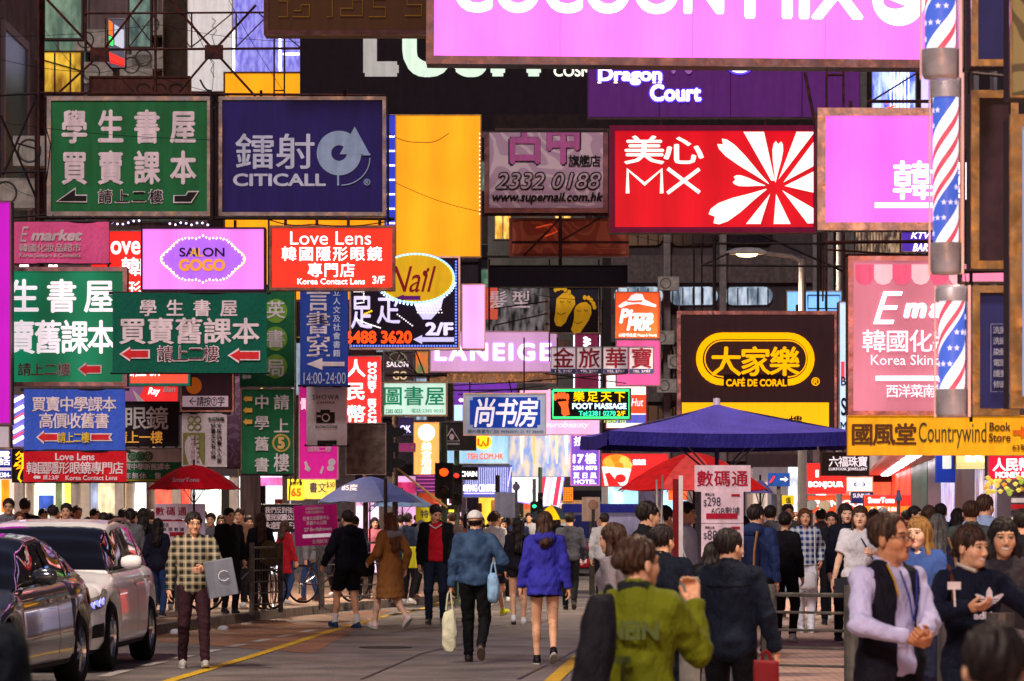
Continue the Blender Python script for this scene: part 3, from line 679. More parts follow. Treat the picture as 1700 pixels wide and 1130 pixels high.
TEAL = mat((24, 148, 104), emit=.42, kind='glow', scale=.35, var=.4, rough=.4)
sign('lightbox_sign', 'mint green half-lit lightbox in a bent silver frame at the left edge', 'sign', (-40, 443, 211, 641), 47.5, TEAL, 7, fm=mat((150, 120, 134), rough=.35, metal=1, kind='metal'), items=[
     ('c', '生書屋', 16, 463, 189, 519, WE2, {'b': .05, 'wr': .86}), ('c', '賣舊課本', 14, 531, 190, 587, WE2, {'b': .05, 'wr': .8}), ('c', '請上二樓', 30, 602, 117, 624, WPD, {'b': .04}), ('c', '請上二樓', 30, 602, 117, 624, mat((110, 40, 60)), {'b': -.01}),
     ('p', arrow_l(129, 601, 169, 625), WPD), ('p', arrow_l(132, 604, 167, 622), REDP)])
DG = cloth((16, 92, 76))
sign('banner_sign', 'dark green cloth banner with white characters and two red arrows', 'sign', (187, 486, 443, 619), 45, DG, banner=True, items=[
     ('c', '學生書屋', 232, 497, 394, 525, WP, {'b': .045}), ('c', '買賣舊課本', 198, 527, 430, 571, WP, {'b': .05}), ('c', '請上二樓', 261, 573, 364, 601, WP, {'b': .07}), ('c', '請上二樓', 262, 574, 363, 600, mat((90, 20, 50)), {'b': .0}),
     ('p', arrow_l(198, 575, 249, 600), WP), ('p', arrow_l(202, 578, 246, 597), REDP), ('p', arrow_l(378, 577, 432, 603), WP), ('p', arrow_l(382, 580, 430, 600), REDP)])
sign('banner_sign', 'royal blue cloth banner with white characters and red arrows hanging below the mint green sign', 'sign', (40, 646, 208, 747), 46, cloth((62, 96, 214)), banner=True, items=[
     ('c', '買賣中學課本', 53, 658, 193, 683, WP, {'b': .04}), ('c', '高價收舊書', 65, 685, 181, 711, WP, {'b': .04}),
     ('p', arrow_l(60, 714, 96, 737), WP), ('p', arrow_l(63, 717, 95, 734), REDP), ('p', [(150, 719), (187, 719), (183, 726), (187, 732), (150, 732)], WP), ('p', [(152, 721), (183, 721), (180, 726), (183, 730), (152, 730)], REDP), ('c', '請上二樓', 96, 717, 149, 735, mat((240, 200, 40)), {'b': .03})])
sign('banner_sign', 'red cloth banner with one row of large white characters under the royal blue banner', 'sign', (39, 749, 210, 800), 46, cloth((206, 26, 40)), banner=True, items=[
     ('l', 'Love Lens', 92, 752, 157, 764, WP), ('c', '韓國隱形眼鏡專門店', 44, 766, 205, 787, WP, {'b': .02}), ('p', arrow_l(55, 788, 67, 796), WP), ('c', '請上', 72, 788, 86, 796, WP), ('l', '3/F', 86, 789, 98, 796, WP), ('l', 'Korea Contact Lens', 109, 789, 195, 797, WP, {'b': .02})])
sign('led_sign', 'spiralling blue and white light column left of the royal blue banner', 'sign', (20, 655, 42, 742), 52, mat((120, 110, 200), emit=.5), 1, items=[
     ('s', [[(22, 735 - i * 17), (40, 725 - i * 17)] for i in range(5)], 3.2, mat((235, 235, 255), emit=1.7)), ('s', [[(22, 727 - i * 30), (40, 716 - i * 30)] for i in range(3)], 1.6, mat((255, 60, 70), emit=1))])
sign('notice_board', 'pale lilac panel below the magenta strip at the left edge', 'sign', (-30, 706, 17, 744), 46.5, mat((214, 196, 206), emit=.5), 2)
sign('led_sign', 'small white and blue LED sign at the far left edge above the crowd', 'sign', (-30, 744, 21, 795), 58, mat((30, 40, 130), emit=.6), 2, items=[
     ('c', '電話', -2, 748, 17, 772, WE, {'v': 1}), ('c', '手機', -16, 748, -1, 772, WE, {'v': 1}), ('p', [(-20, 776), (19, 776), (19, 781), (-20, 781)], WE2), ('l', '2384-', -2, 784, 18, 792, WE)])
sign('neon_sign', 'black sign with an orange neon dragon stroke behind the red banner', 'sign', (20, 745, 132, 801), 57, BK, 2, fm=BK, items=[
     ('s', [[(27, 756), (33, 750), (36, 756), (28, 762), (36, 764), (27, 770), (35, 773), (28, 778), (38, 776), (33, 786), (31, 794), (36, 800), (42, 799)], [(28, 768), (24, 774), (30, 772)], [(38, 752), (38, 778)]], 1.8, mat((255, 170, 20), emit=1.6)),
     ('l', '2/F', 80, 794, 98, 800, mat((255, 40, 30), emit=1.5)), ('c', '中', 104, 791, 118, 800, WE)])
# --- second left column
sign('sign_box', 'orange red sign with teal rim poking out below the dark green banner', 'sign', (212, 590, 316, 640), 52, mat((242, 84, 60), emit=.6), 4, fm=mat((40, 146, 124), rough=.5), items=[('c', '請上', 214, 604, 243, 625, WE), ('l', '3/F', 249, 606, 270, 624, WE)])
sign('poster_sign', 'red and violet poster fragment above the black sign with silver characters', 'sign', (204, 640, 296, 668), 55, mat((230, 44, 44), emit=.6), 1, items=[
     ('p', [(208, 641), (240, 641), (228, 667), (208, 667)], mat((150, 96, 140), emit=.3)), ('p', [(220, 646), (240, 666), (228, 666)], WP), ('l', 'Ray', 246, 643, 266, 658, WE, {'sh': .3}), ('l', 'Ban', 271, 640, 292, 651, WPD, {'sh': .3})])
SIL = mat((226, 216, 220), rough=.4)
sign('sign_box', 'black sign with large silver characters above smaller gold ones', 'sign', (196, 666, 297, 741), 53, mat((40, 26, 36), rough=.6, var=.3), 2, fm=BK, items=[
     ('c', '眼鏡', 207, 674, 279, 713, SIL, {'b': .015}), ('c', '請上一樓', 192, 715, 270, 736, mat((240, 170, 70), emit=.35), {'b': .01})])
GRP = mat((34, 110, 70), rough=.6)
sign('sign_box', 'white over green sign with three green circles hanging below the black sign', 'sign', (196, 743, 302, 801), 54, mat((222, 206, 206), rough=.6), 1, items=[
     ('p', [(197, 767), (301, 767), (301, 800), (197, 800)], GRP), ('e', 220, 757, 8, 8, GRP, {'i': .75}), ('e', 233, 757, 8, 8, GRP, {'i': .75}), ('e', 246, 757, 8, 8, GRP, {'i': .75}), ('c', '港書坊', 214, 752, 252, 763, GRP),
     ('c', '買中學新舊課本', 207, 769, 283, 780, WP, {'b': .02}), ('c', '年無休·售', 207, 784, 268, 795, WP, {'b': .02}), ('p', [(200, 796), (290, 796), (290, 798), (200, 798)], mat((200, 180, 60)))], hang=5)
sign('sign_box', 'dark sign with amber smear and a white strip pointing left to a circled number', 'sign', (300, 600, 388, 683), 53, mat((64, 36, 50), rough=.4, emit=.1), 2, fm=mat((200, 150, 150), rough=.3, metal=1, kind='metal'), items=[
     ('e', 322, 640, 13, 14, mat((170, 80, 20), emit=.35)), ('p', [(303, 657), (379, 657), (379, 675), (303, 675)], mat((222, 190, 204), emit=.25)), ('s', [[(316, 666), (326, 666)], [(321, 660), (315, 666), (321, 672)]], .9, BK, 'arrow'), ('c', '請按⑦字', 327, 658, 373, 674, BK)])
sign('banner_sign', 'cream and olive vertical banner with clover emblem and small script columns', 'sign', (302, 686, 377, 775), 52.5, cloth((206, 190, 196)), banner=True, items=[
     ('p', [(304, 718), (340, 718), (340, 771), (304, 771)], mat((126, 122, 66))), ] + [('e', x, y, 6, 6, mat((126, 130, 70)), {'i': .7}) for x, y in ((317, 696), (328, 696), (317, 708), (328, 708))] + [
     ('c', '好書天天有心得', 350, 702, 358, 762, BK, {'v': 1}), ('c', '文房四寶人人愛', 360, 702, 368, 768, BK, {'v': 1}), ('c', '本店特價', 345, 692, 372, 699, BK), ('c', '書籍文儀用品', 316, 722, 323, 766, WPD, {'v': 1}), ('c', '全新課本發售', 325, 722, 331, 766, WPD, {'v': 1})])
sign('sign_box', 'narrow mauve filigree panel between the cream banner and the green vertical sign', 'sign', (376, 620, 401, 778), 55, mat((150, 110, 140), kind='damask', scale=6, rgb2=(190, 150, 180)), 2, fm=mat((130, 30, 90)))
GR2 = mat((28, 104, 66), rough=.6, bump=.003)
LGN = mat((120, 170, 60), rough=.6)
sign('sign_box', 'tall green sign with three characters on lime discs behind the dark green banner', 'sign', (398, 472, 490, 643), 54, GR2, 1, items=[
     ('e', 458, 516, 19, 20, LGN), ('e', 458, 562, 19, 20, LGN), ('e', 458, 608, 19, 20, LGN), ('c', '英書局', 443, 499, 473, 625, SIL, {'v': 1, 'b': .03}), ('p', arrow_l(402, 620, 410, 631), SIL), ('p', arrow_l(410, 621, 417, 630), SIL)])
sign('sign_box', 'tall dark green sign with two character columns and a gold numbered disc', 'sign', (400, 645, 488, 788), 53, GR2, 1, items=[
     ('c', '請上', 455, 655, 480, 719, SIL, {'v': 1, 'b': .03}), ('e', 467, 735, 15, 15, mat((210, 170, 90))), ('e', 467, 735, 12, 12, mat((40, 110, 70))), ('l', '5', 461, 725, 473, 745, mat((240, 190, 110)), {'b': .06}), ('c', '樓', 455, 752, 480, 783, SIL, {'b': .03}),
     ('c', '中學舊書', 423, 655, 447, 783, SIL, {'v': 1, 'b': .03}), ('p', arrow_l(404, 656, 419, 668), mat((240, 180, 80))), ('p', arrow_l(404, 675, 419, 687), mat((240, 180, 80))), ('p', arrow_l(404, 694, 419, 706), mat((240, 180, 80))), ('p', [(401, 786), (487, 786), (487, 789), (401, 789)], BK)])
BLU = mat((36, 62, 148), rough=.6, bump=.003, emit=.12)
sign('banner_sign', 'tall blue vertical banner with white characters, left arrow and opening hours', 'sign', (498, 462, 578, 640), 49.5, BLU, banner=True, items=[
     ('c', '言書室', 509, 478, 548, 593, WP, {'v': 1, 'b': .02}), ('c', '獨立人文及社會書籍', 553, 465, 565, 592, LGW, {'v': 1}), ('p', arrow_l(509, 594, 572, 614, .42, .18), WP), ('l', '14:00-24:00', 504, 618, 574, 637, LGW, {'b': 0})])
sign('banner_sign', 'white vertical banner with small black camera picture below the blue banner', 'sign', (509, 641, 576, 739), 50, cloth((216, 204, 214)), banner=True, items=[
     ('l', 'SHOWA', 519, 655, 563, 663, BK, {'b': -.005, 'sp': 1.3}), ('l', 'CAMERA', 526, 666, 556, 670, BK, {'sp': 1.2}), ('p', [(525, 684), (556, 684), (556, 702), (525, 702)], BK), ('p', [(532, 680), (548, 680), (548, 684), (532, 684)], BK), ('e', 541, 693, 7, 7, WPD), ('e', 541, 693, 5, 5, BK), ('p', [(526, 689), (533, 689), (533, 692), (526, 692)], WPD),
     ('l', '25/26/27/28', 523, 706, 560, 710, BK), ('p', [(527, 731), (559, 731), (559, 738), (527, 738)], BK)])
MAG = mat((204, 28, 136), emit=.45, rough=.5)
sign('sign_box', 'magenta vertical sign with white brush and hand icons behind the white banner', 'sign', (496, 640, 562, 796), 53, MAG, 2, fm=mat((220, 160, 200), rough=.4, metal=.8), items=[
     ('c', '價', 499, 660, 508, 680, WE2), ('p', [(505, 767), (509, 765), (512, 773), (516, 778), (513, 783), (506, 779), (507, 774)], WP), ('p', [(531, 785), (535, 773), (538, 775), (534, 787)], WP), ('e', 551, 767, 6, 6, WP), ('e', 549, 777, 6, 5, WP), ('c', '請到二樓', 511, 740, 550, 750, WPD)])
sign('led_sign', 'red lightbox with white characters and stacked vertical capitals right of the blue banner', 'sign', (570, 590, 634, 703), 52, mat((246, 44, 40), emit=.9), 2, items=[
     ('c', '人民幣', 576, 596, 606, 702, WE, {'v': 1, 'b': .06})] + [('l', ch, 611, 601 + i * 10.4, 625, 610 + i * 10.4, WE, {'b': .06}) for i, ch in enumerate('MONEY')] + [('l', ch, 611, 662 + i * 11, 625, 672 + i * 11, WE, {'b': .06}) for i, ch in enumerate('EXCH')])
sign('blank_sign', 'bare grey brown weathered sign panel below the red money changer lightbox', 'sign', (574, 702, 641, 788), 51, mat((124, 108, 104), rough=.8, kind='rust', rgb2=(92, 78, 76)), 1)
# LED nail / foot sign
dots = [(583 + i * 4.6, 574) for i in range(38)] + [(757, 574 - i * 5) for i in range(29)]
GN = mat((190, 255, 150), emit=1.5)
strk = lambda pts, n: [(pts[i][0] + (pts[i + 1][0] - pts[i][0]) * k / n, pts[i][1] + (pts[i + 1][1] - pts[i][1]) * k / n) for i in range(len(pts) - 1) for k in range(n)]
sign('led_sign', 'black bulb-lit sign with blue dotted border, yellow oval and red phone number', 'sign', (580, 425, 764, 580), 55, mat((22, 12, 34), rough=.4, emit=.15), 3, fm=mat((200, 190, 210), rough=.3, metal=1), depth=.4, items=[
     ('d', dots, 1.8, mat((90, 120, 255), emit=1.7)), ('c', '足', 583, 488, 618, 546, mat((206, 196, 246), emit=.8), {'b': .03}), ('c', '疋', 626, 490, 664, 538, mat((206, 196, 246), emit=.8), {'b': .03}),
     ('p', [(686, 500), (738, 488), (732, 512), (716, 530), (702, 530), (692, 516)], mat((196, 190, 246), emit=.8)), ('d', [(690 + (i % 9) * 5 + (i // 9) * 1.2, 504 + (i // 9) * 5) for i in range(36)], 1.1, WE),
     ('d', strk([(588, 484), (604, 484), (604, 502), (590, 504)], 5) + strk([(592, 530), (612, 538), (634, 545)], 8) + strk([(660, 522), (688, 543)], 8), 1.3, WE),
     ('l', '6488 3620', 573, 549, 684, 570, mat((255, 70, 20), emit=1.3), {'b': .045}), ('d', strk([(606, 521), (620, 515)], 4), 2, YE),
     ('l', '2/F', 706, 535, 753, 557, mat((214, 206, 255), emit=.9), {'b': .05}), ('p', arrow_l(686, 556, 754, 571, .22, .25), mat((206, 200, 255), emit=.7)),
     ('e', 690, 462, 66, 42, mat((120, 170, 255), emit=1.4)), ('e', 690, 462, 63, 39, mat((206, 158, 22), emit=.55)), ('d', ell(690, 462, 63, 40, 60), 1.5, GN), ('d', ell(690, 462, 67, 44, 30, 185, 355), 2, mat((200, 225, 255), emit=1.8)),
     ('l', 'Nail', 645, 442, 724, 485, mat((130, 16, 30), emit=.3), {'sh': .35, 'b': .0}), ('p', arrow_l(656, 489, 698, 500, .35, .3), mat((100, 24, 110), emit=.3)), ('e', 706, 454, 4, 5, mat((150, 16, 30)))])
sign('lightbox_sign', 'small blank pale pink lightbox beside the black bulb-lit sign', 'sign', (766, 471, 806, 580), 57, GL((250, 170, 246), 1.0, .1, .9), 2, fm=mat((200, 180, 200), rough=.3, metal=.9), depth=.5)
LAN = mat((226, 168, 216), emit=.68, kind='glow', scale=.3, var=.08)
VI2_HALO = mat((190, 120, 255), emit=1.2)  # violet glow around the capitals, drawn as a fatter copy behind
sign('lightbox_sign', 'wide mauve sign with glowing white spaced capitals at centre', 'sign', (713, 549, 926, 618), 70, LAN, 2, fm=mat((200, 170, 200), rough=.3, metal=.8), depth=.5, items=[
     ('l', 'LANEIGE', 720, 567, 918, 601, VI2_HALO, {'b': .075, 'sp': 1.25}), ('l', 'LANEIGE', 722, 569, 916, 599, WE, {'b': .04, 'sp': 1.25})], hang=3)
G().box(-1.24, 1.24, 0, .5, -.12, .05).build('sign_ledge', mat((190, 170, 150), rough=.25, metal=1, kind='metal'), None, P(820, 624, 69.8))
tag(C.objects['sign_ledge'], 'polished metal ledge under the wide mauve sign', 'ledge')
sign('poster_sign', 'dark poster with pale flower curves and a hair salon word behind the bulb-lit sign', 'sign', (636, 582, 688, 632), 75, mat((66, 50, 56), emit=.15), 2, items=[
     ('l', 'SALON', 642, 600, 678, 609, WE2), ('l', 'GO', 652, 616, 676, 630, mat((220, 190, 150), emit=.5)), ('e', 660, 592, 14, 8, mat((140, 150, 120)), {'i': .8}), ('e', 668, 596, 8, 9, mat((150, 140, 130)), {'i': .8})])
sign('poster_sign', 'thin orange strip poster between the dark poster and the wide mauve sign', 'sign', (689, 582, 712, 622), 77, mat((240, 110, 40), emit=.6, kind='picture', rgb2=(90, 120, 80), scale=3), 1)
GT = mat((0, 140, 100), emit=.25)
sign('lightbox_sign', 'white green lightbox with jade green characters above the traffic pole', 'sign', (635, 633, 743, 691), 60, mat((204, 236, 218), emit=.8, kind='glow', scale=.5, var=.1), 3, fm=mat((150, 150, 140), rough=.3, metal=.9), items=[
     ('c', '圖書屋', 636, 641, 738, 673, GT, {'b': .03}), ('l', '電話:2385 0033', 683, 678, 736, 685, GT, {'b': 0}), ('l', '2385 0033', 640, 679, 668, 686, GT)])
sign('sign_box', 'violet panel with small white arrow behind the calligraphy sign', 'sign', (752, 632, 860, 700), 84, mat((110, 50, 170), emit=.5), 2, items=[('p', arrow_l(761, 660, 773, 668), WE), ('p', [(752, 672), (768, 672), (768, 698), (752, 698)], mat((180, 220, 250), emit=.9))])
sign('sign_box', 'silver framed blue sign with three white brush calligraphy characters', 'sign', (769, 652, 907, 723), 58, mat((176, 184, 206), rough=.4, emit=.3), 2, fm=mat((200, 190, 200), rough=.3, metal=.8), items=[
     ('p', [(785, 659), (892, 659), (892, 664), (897, 664), (897, 705), (892, 705), (892, 710), (785, 710), (785, 705), (780, 705), (780, 664), (785, 664)], mat((24, 66, 170), emit=.45)),
     ('c', '尚书房', 785, 660, 891, 709, WE2, {'b': .035, 'sh': .18}), ('l', '樓內樓書专门店 98960091 21 97 38600', 776, 713, 902, 719, BK, {'b': -.01})])
FG = mat((60, 240, 130), emit=1.5)
sign('neon_sign', 'black neon sign framed in green with an orange foot and yellow characters', 'sign', (914, 644, 1048, 697), 56, BK, 1, items=[
     ('s', [[(918, 648), (1044, 648), (1044, 693), (918, 693), (918, 648)]], 2.1, FG, 'neon_tube'), ('c', '樂足天下', 952, 649, 1038, 667, mat((255, 190, 0), emit=1.3), {'b': .03}),
     ('l', 'FOOT MASSAGE', 950, 669, 1040, 679, mat((200, 230, 255), emit=1.5), {'b': .05}), ('l', 'Tel:2381 0270', 961, 682, 1022, 690, mat((60, 240, 190), emit=1.4)), ('l', '2/F', 1024, 682, 1038, 690, mat((255, 200, 30), emit=1.3)),
     ('p', [(926, 667), (944, 665), (943, 673), (946, 688), (936, 691), (932, 686), (932, 677)], mat((244, 96, 40), emit=1)), ] + [('e', 922 + i * 5, 659 - (2.5 if i in (1, 2, 3) else 0), 2.8, 6, mat((244, 96, 40), emit=1)) for i in range(5)])
FY = mat((222, 166, 30), rough=.5, emit=.25)
feet = []
for bx, by, toes in ((0, 0, [(-22, -36), (-16, -38), (-10, -39), (-4, -36), (3, -32)]), (28, 15, [(3, -38), (10, -37), (15, -33), (19, -27), (21, -21)])):
    cx_, cy_ = 937 + bx, 515 + by
    feet += [('p', [(cx_ + a * 1.0, cy_ + b) for a, b in ([(-2, -29), (8, -30), (17, -22), (18, -10), (12, 0), (6, 10), (2, 20), (-6, 27), (-14, 25), (-17, 16), (-15, 4), (-14, -8), (-13, -20)] if bx == 0 else [(-2, -27), (8, -29), (16, -22), (17, -10), (12, 2), (5, 12), (-2, 22), (-12, 24), (-17, 17), (-14, 8), (-12, -2), (-12, -14), (-9, -22)])], FY)]
    feet += [('e', 952 - 18 + bx * 1.0 + t_[0] * .9 + (6 if bx else 8), 515 + by + t_[1] * .95, 3.2, 4, FY, {'n': 12}) for t_ in toes]
    feet += [('s', [[(cx_ - 8, cy_ - 16), (cx_ - 5, cy_ - 13), (cx_ - 1, cy_ - 14)], [(cx_ + 4, cy_ - 16), (cx_ + 8, cy_ - 13), (cx_ + 11, cy_ - 15)], [(cx_ - 13, cy_ + 4), (cx_ - 6, cy_ + 8), (cx_ + 2, cy_ + 4)]], .6, BK, 'smile')]
sign('sign_box', 'dark navy square sign with two smiling yellow footprints', 'sign', (911, 477, 994, 553), 60, mat((38, 34, 52), rough=.5), 1, items=feet)
PHR = mat((232, 84, 40), emit=.65, rough=.5)
sign('sign_box', 'orange red square sign with white hat emblem and brush lettering', 'sign', (1021, 484, 1096, 562), 61, PHR, 1, items=[
     ('p', [(1026, 508), (1034, 502), (1042, 498), (1048, 490), (1056, 487), (1066, 488), (1070, 497), (1080, 502), (1090, 506), (1088, 510), (1074, 507), (1058, 504), (1042, 506), (1030, 511)], WE2), ('p', [(1040, 498), (1052, 499), (1066, 498), (1067, 501), (1052, 502), (1041, 501)], PHR),
     ('l', 'Pizza', 1028, 512, 1085, 537, WE2, {'sh': .2, 'b': .05}), ('l', 'Hut', 1040, 528, 1082, 549, WE2, {'sh': .25, 'b': .05}), ('l', '必勝宅急送 Pizza & More', 1027, 553, 1090, 559, WE2)])
sign('sign_box', 'plain pink strip sign hanging under the hat emblem sign', 'sign', (1022, 563, 1097, 641), 66, GL((244, 96, 160), .8, .1), 2, fm=mat((190, 150, 160), rough=.4, metal=.8))
for i, (ch, a) in enumerate((('金', 914), ('旅', 957), ('華', 1001), ('寶', 1044))):
    sign('sign_box', '%s of four white panels with dark red characters under the footprint sign' % ['first', 'second', 'third', 'rightmost'][i], 'sign', (a, 575, a + 42, 620), 63 - .2 * i, mat((206, 190, 200), emit=.25), 1, fm=mat((110, 100, 110)), group='row of four white character panels', items=[
         ('c', ch, a + 4, 577, a + 39, 611, mat((136, 26, 50)), {'b': .035}), ('p', [(a + 1, 612), (a + 41, 612), (a + 41, 619), (a + 1, 619)], mat((50, 60, 120))), ('l', 'TEL 2787', a + 6, 614, a + 36, 618, WP)])
sign('banner_sign', 'blank black strip banner under the reddish wooden signboard', 'sign', (812, 440, 1042, 476), 59, mat((20, 10, 20), rough=.9), 1, fm=BK)
sign('sign_box', 'unlit reddish wooden signboard with ornamental scrolls behind rusty struts', 'sign', (845, 362, 1044, 426), 68, mat((196, 100, 84), rough=.6, kind='damask', scale=2.4, rgb2=(226, 130, 104)), 5, fm=mat((150, 80, 66), rough=.5), items=[
     ('s', [[(862, 412), (900, 412), (908, 404), (900, 400), (896, 406)], [(1030, 412), (990, 412), (982, 404), (990, 400), (996, 406)]], .8, mat((220, 140, 110))), ('s', [[(890, 378), (915, 372), (925, 384), (905, 392)]], 1.4, mat((240, 90, 50), emit=.4))])
OR = mat((255, 176, 0), emit=1.0)
def stad(x0, y0, x1, y1, n=14):
    r_ = (y1 - y0) / 2; ym = (y0 + y1) / 2
    return ell(x1 - r_, ym, r_, r_, n, -90, 90)[::1] + [(x1 - r_, y0)] + ell(x0 + r_, ym, r_, r_, n, 90, 270) + [(x0 + r_, y1)]
def ring(outer, inner):
    n = len(outer); return [[outer[i], outer[(i + 1) % n], inner[(i + 1) % n], inner[i]] for i in range(n)]
cdc = [('p', [(1132, 668), (1376, 668), (1376, 709), (1132, 709)], mat((255, 180, 16), emit=.95), 'orange_band')]
BRN = mat((58, 36, 44), rough=.5)
for q in ring(stad(1155, 552, 1352, 640), stad(1166, 563, 1341, 629)): cdc.append(('p', q, OR, 'ring'))
for q in ring(stad(1168, 565, 1339, 627), stad(1170, 567, 1337, 625)): cdc.append(('p', q, OR, 'ring'))
cdc += [('p', [(1200, 622), (1306, 622), (1306, 643), (1200, 643)], BRN, 'patch'), ('c', '大家樂', 1180, 576, 1325, 625, OR, {'b': .05}), ('l', 'CAFÉ DE CORAL', 1204, 627, 1304, 642, OR, {'b': .04}), ('l', '®', 1345, 627, 1359, 641, OR), ('c', '一樓', 1286, 690, 1330, 712, BRN)]
sign('lightbox_sign', 'dark brown lightbox with an orange stadium ring emblem above the blue market umbrella', 'sign', (1124, 516, 1391, 717), 54, mat((60, 38, 46), rough=.4, emit=.25), 6, fm=mat((150, 120, 140), rough=.25, metal=1, kind='metal'), items=cdc, hang=2)
# --- right
EMP = mat((226, 130, 150), emit=.66, kind='glow', scale=.4, var=.2)
em = [('p', [(x, 439), (x + 30, 439), (x + 30, 462), (x + 25, 470), (x + 15, 473), (x + 5, 470), (x, 462)], mat((212, 84, 118) if i % 2 == 0 else (240, 176, 188), emit=.55), 'awning_scallop') for i, x in enumerate(range(1420, 1580, 31))]
sign('lightbox_sign', 'soft pink lightbox with printed awning scallops and cream script behind the barber poles', 'sign', (1408, 425, 1600, 690), 33, EMP, 8, fm=mat((200, 140, 150), rough=.3, metal=1, kind='metal'), depth=.3, items=em + [
     ('l', 'E', 1449, 484, 1498, 538, WE, {'sh': .3, 'b': -.005}), ('l', 'market', 1500, 500, 1680, 529, WE, {'sh': .2, 'b': .06}) if False else ('l', 'm', 1499, 503, 1538, 528, WE, {'sh': .2, 'b': .06}), ('l', 'a', 1541, 503, 1566, 528, WE, {'sh': .2, 'b': .06}),
     ('c', '韓國化妝', 1431, 547, 1586, 585, WE2, {'b': .015}), ('l', 'Korea Skincare', 1445, 589, 1590, 606, WE2, {'b': .0}), ('p', [(1453, 624), (1585, 624), (1585, 632), (1453, 632)], WE), ('c', '西洋菜南街', 1470, 638, 1572, 660, WE2, {'b': .01})])
BRT = mat((90, 50, 24), rough=.6)
sign('banner_sign', 'mustard yellow sign with brown characters and orange arrow below the pink awning lightbox', 'sign', (1406, 689, 1712, 756), 31, mat((222, 160, 20), rough=.6, bump=.003, emit=.28), 1, fm=mat((230, 150, 60)), depth=.12, items=[
     ('c', '國風堂', 1413, 702, 1521, 739, BRT, {'b': .06}), ('l', 'Countrywind', 1525, 701, 1637, 744, mat((74, 62, 40)), {'b': 0}), ('l', 'Book', 1642, 701, 1677, 715, BRT), ('l', 'Store', 1641, 719, 1677, 733, BRT), ('l', '63號', 1680, 737, 1706, 747, BRT),
     ('p', [(1681, 714), (1694, 714), (1694, 707), (1712, 717), (1694, 727), (1694, 721), (1681, 721)], mat((226, 100, 20)))])
GB = mat((44, 28, 40), rough=.3, var=.4)
sign('framed_sign', 'dark panel in a gold frame at the top right corner beside the barber pole', 'sign', (1612, -60, 1682, 110), 24, mat((24, 26, 66), rough=.3), 11, fm=GOLD)
sign('framed_sign', 'black panel in a rounded brass frame at right, middle of the three framed panels', 'sign', (1612, 150, 1690, 446), 24.5, GB, 13, fm=GOLD)
sign('framed_sign', 'navy price board with boxed rows in a brass frame above the mustard sign', 'sign', (1614, 474, 1692, 690), 24, mat((40, 42, 96), rough=.35), 12, fm=GOLD, items=[
     ('s', [[(1644, 538), (1684, 538), (1684, 650), (1644, 650), (1644, 538)]], .5, mat((150, 150, 180)), 'border')] + [('c', st, 1648, 542 + i * 18, 1682, 554 + i * 18, mat((150, 150, 170)), {'b': .02}) for i, st in enumerate(['洗剪吹', '洗頭髮', '染頭髮', '電頭髮', '護髮油', '修面刮'])])
sign('lightbox_sign', 'pale pink bar between the rounded brass frame and the price board', 'sign', (1596, 440, 1690, 468), 27, GL((250, 130, 170), .8), 1)
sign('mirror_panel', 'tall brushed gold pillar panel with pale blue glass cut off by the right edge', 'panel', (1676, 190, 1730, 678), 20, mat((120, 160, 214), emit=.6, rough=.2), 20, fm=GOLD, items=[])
sign('mirror_panel', 'swirled yellow marble panel in gold at the top right corner', 'panel', (1676, -60, 1730, 162), 20.2, mat((170, 150, 100), kind='damask', scale=3, rgb2=(110, 96, 70), rough=.2), 3, fm=GOLD)
# --- small far signs
sign('sign_box', 'black jewellery sign with white characters under the right tip of the blue umbrella', 'sign', (1363, 750, 1443, 790), 70, mat((44, 26, 22), emit=.1), 2, fm=mat((60, 50, 50)), items=[('c', '六福珠寶', 1376, 757, 1440, 775, WE2, {'b': .02}), ('l', 'LUKFOOK JEWELLERY', 1376, 776, 1440, 782, WE2)])
RDL = mat((248, 40, 34), emit=.95)
sign('lightbox_sign', 'square red lightbox with white capitals left of the white shoe brand box', 'sign', (1337, 768, 1404, 820), 80, RDL, 1, items=[('l', 'BONJOUR', 1342, 799, 1400, 811, WE, {'b': .06}), ('l', '1', 1354, 780, 1359, 792, WE)])
sign('lightbox_sign', 'low red lightbox with glowing capitals behind the round road sign backs', 'sign', (1340, 822, 1450, 852), 84, mat((240, 70, 30), emit=.9), 1, items=[('l', 'BONJOUR', 1352, 830, 1440, 844, WE, {'b': .05})])
sign('lightbox_sign', 'small white lightbox with a blue oval under the black jewellery sign', 'sign', (1405, 791, 1449, 816), 82, mat((255, 244, 240), emit=1.1), 2, fm=mat((250, 170, 140), emit=.5), items=[('e', 1427, 804, 10, 5, mat((70, 70, 170)), {'i': .8}), ('l', 'Scholl', 1419, 802, 1435, 806, mat((40, 40, 140)))])
sign('sign_box', 'dark blue sign with white capitals beneath the white oval lightbox', 'sign', (1413, 816, 1450, 836), 83, mat((40, 44, 96), emit=.3), 1, items=[('l', 'SUNING', 1416, 819, 1444, 826, WE2)])
sign('lightbox_sign', 'red lightbox with white rounded words over an orange strip at the arcade mouth', 'sign', (1434, 821, 1513, 852), 76, mat((246, 50, 30), emit=.9), 1, items=[('l', 'SmarTone', 1441, 825, 1485, 835, WE, {'b': .05}), ('p', [(1436, 840), (1510, 840), (1510, 850), (1436, 850)], mat((255, 130, 40), emit=.9)), ('l', '5 至 100', 1445, 841, 1492, 849, WE)])
sign('lightbox_sign', 'red money changer lightbox with huge white characters at the right edge', 'sign', (1639, 755, 1720, 797), 44, mat((236, 20, 50), emit=.9), 2, items=[('c', '人民幣', 1648, 760, 1712, 782, WE, {'b': .06}), ('l', 'MONEY EX', 1652, 783, 1710, 793, WE, {'b': .06})])
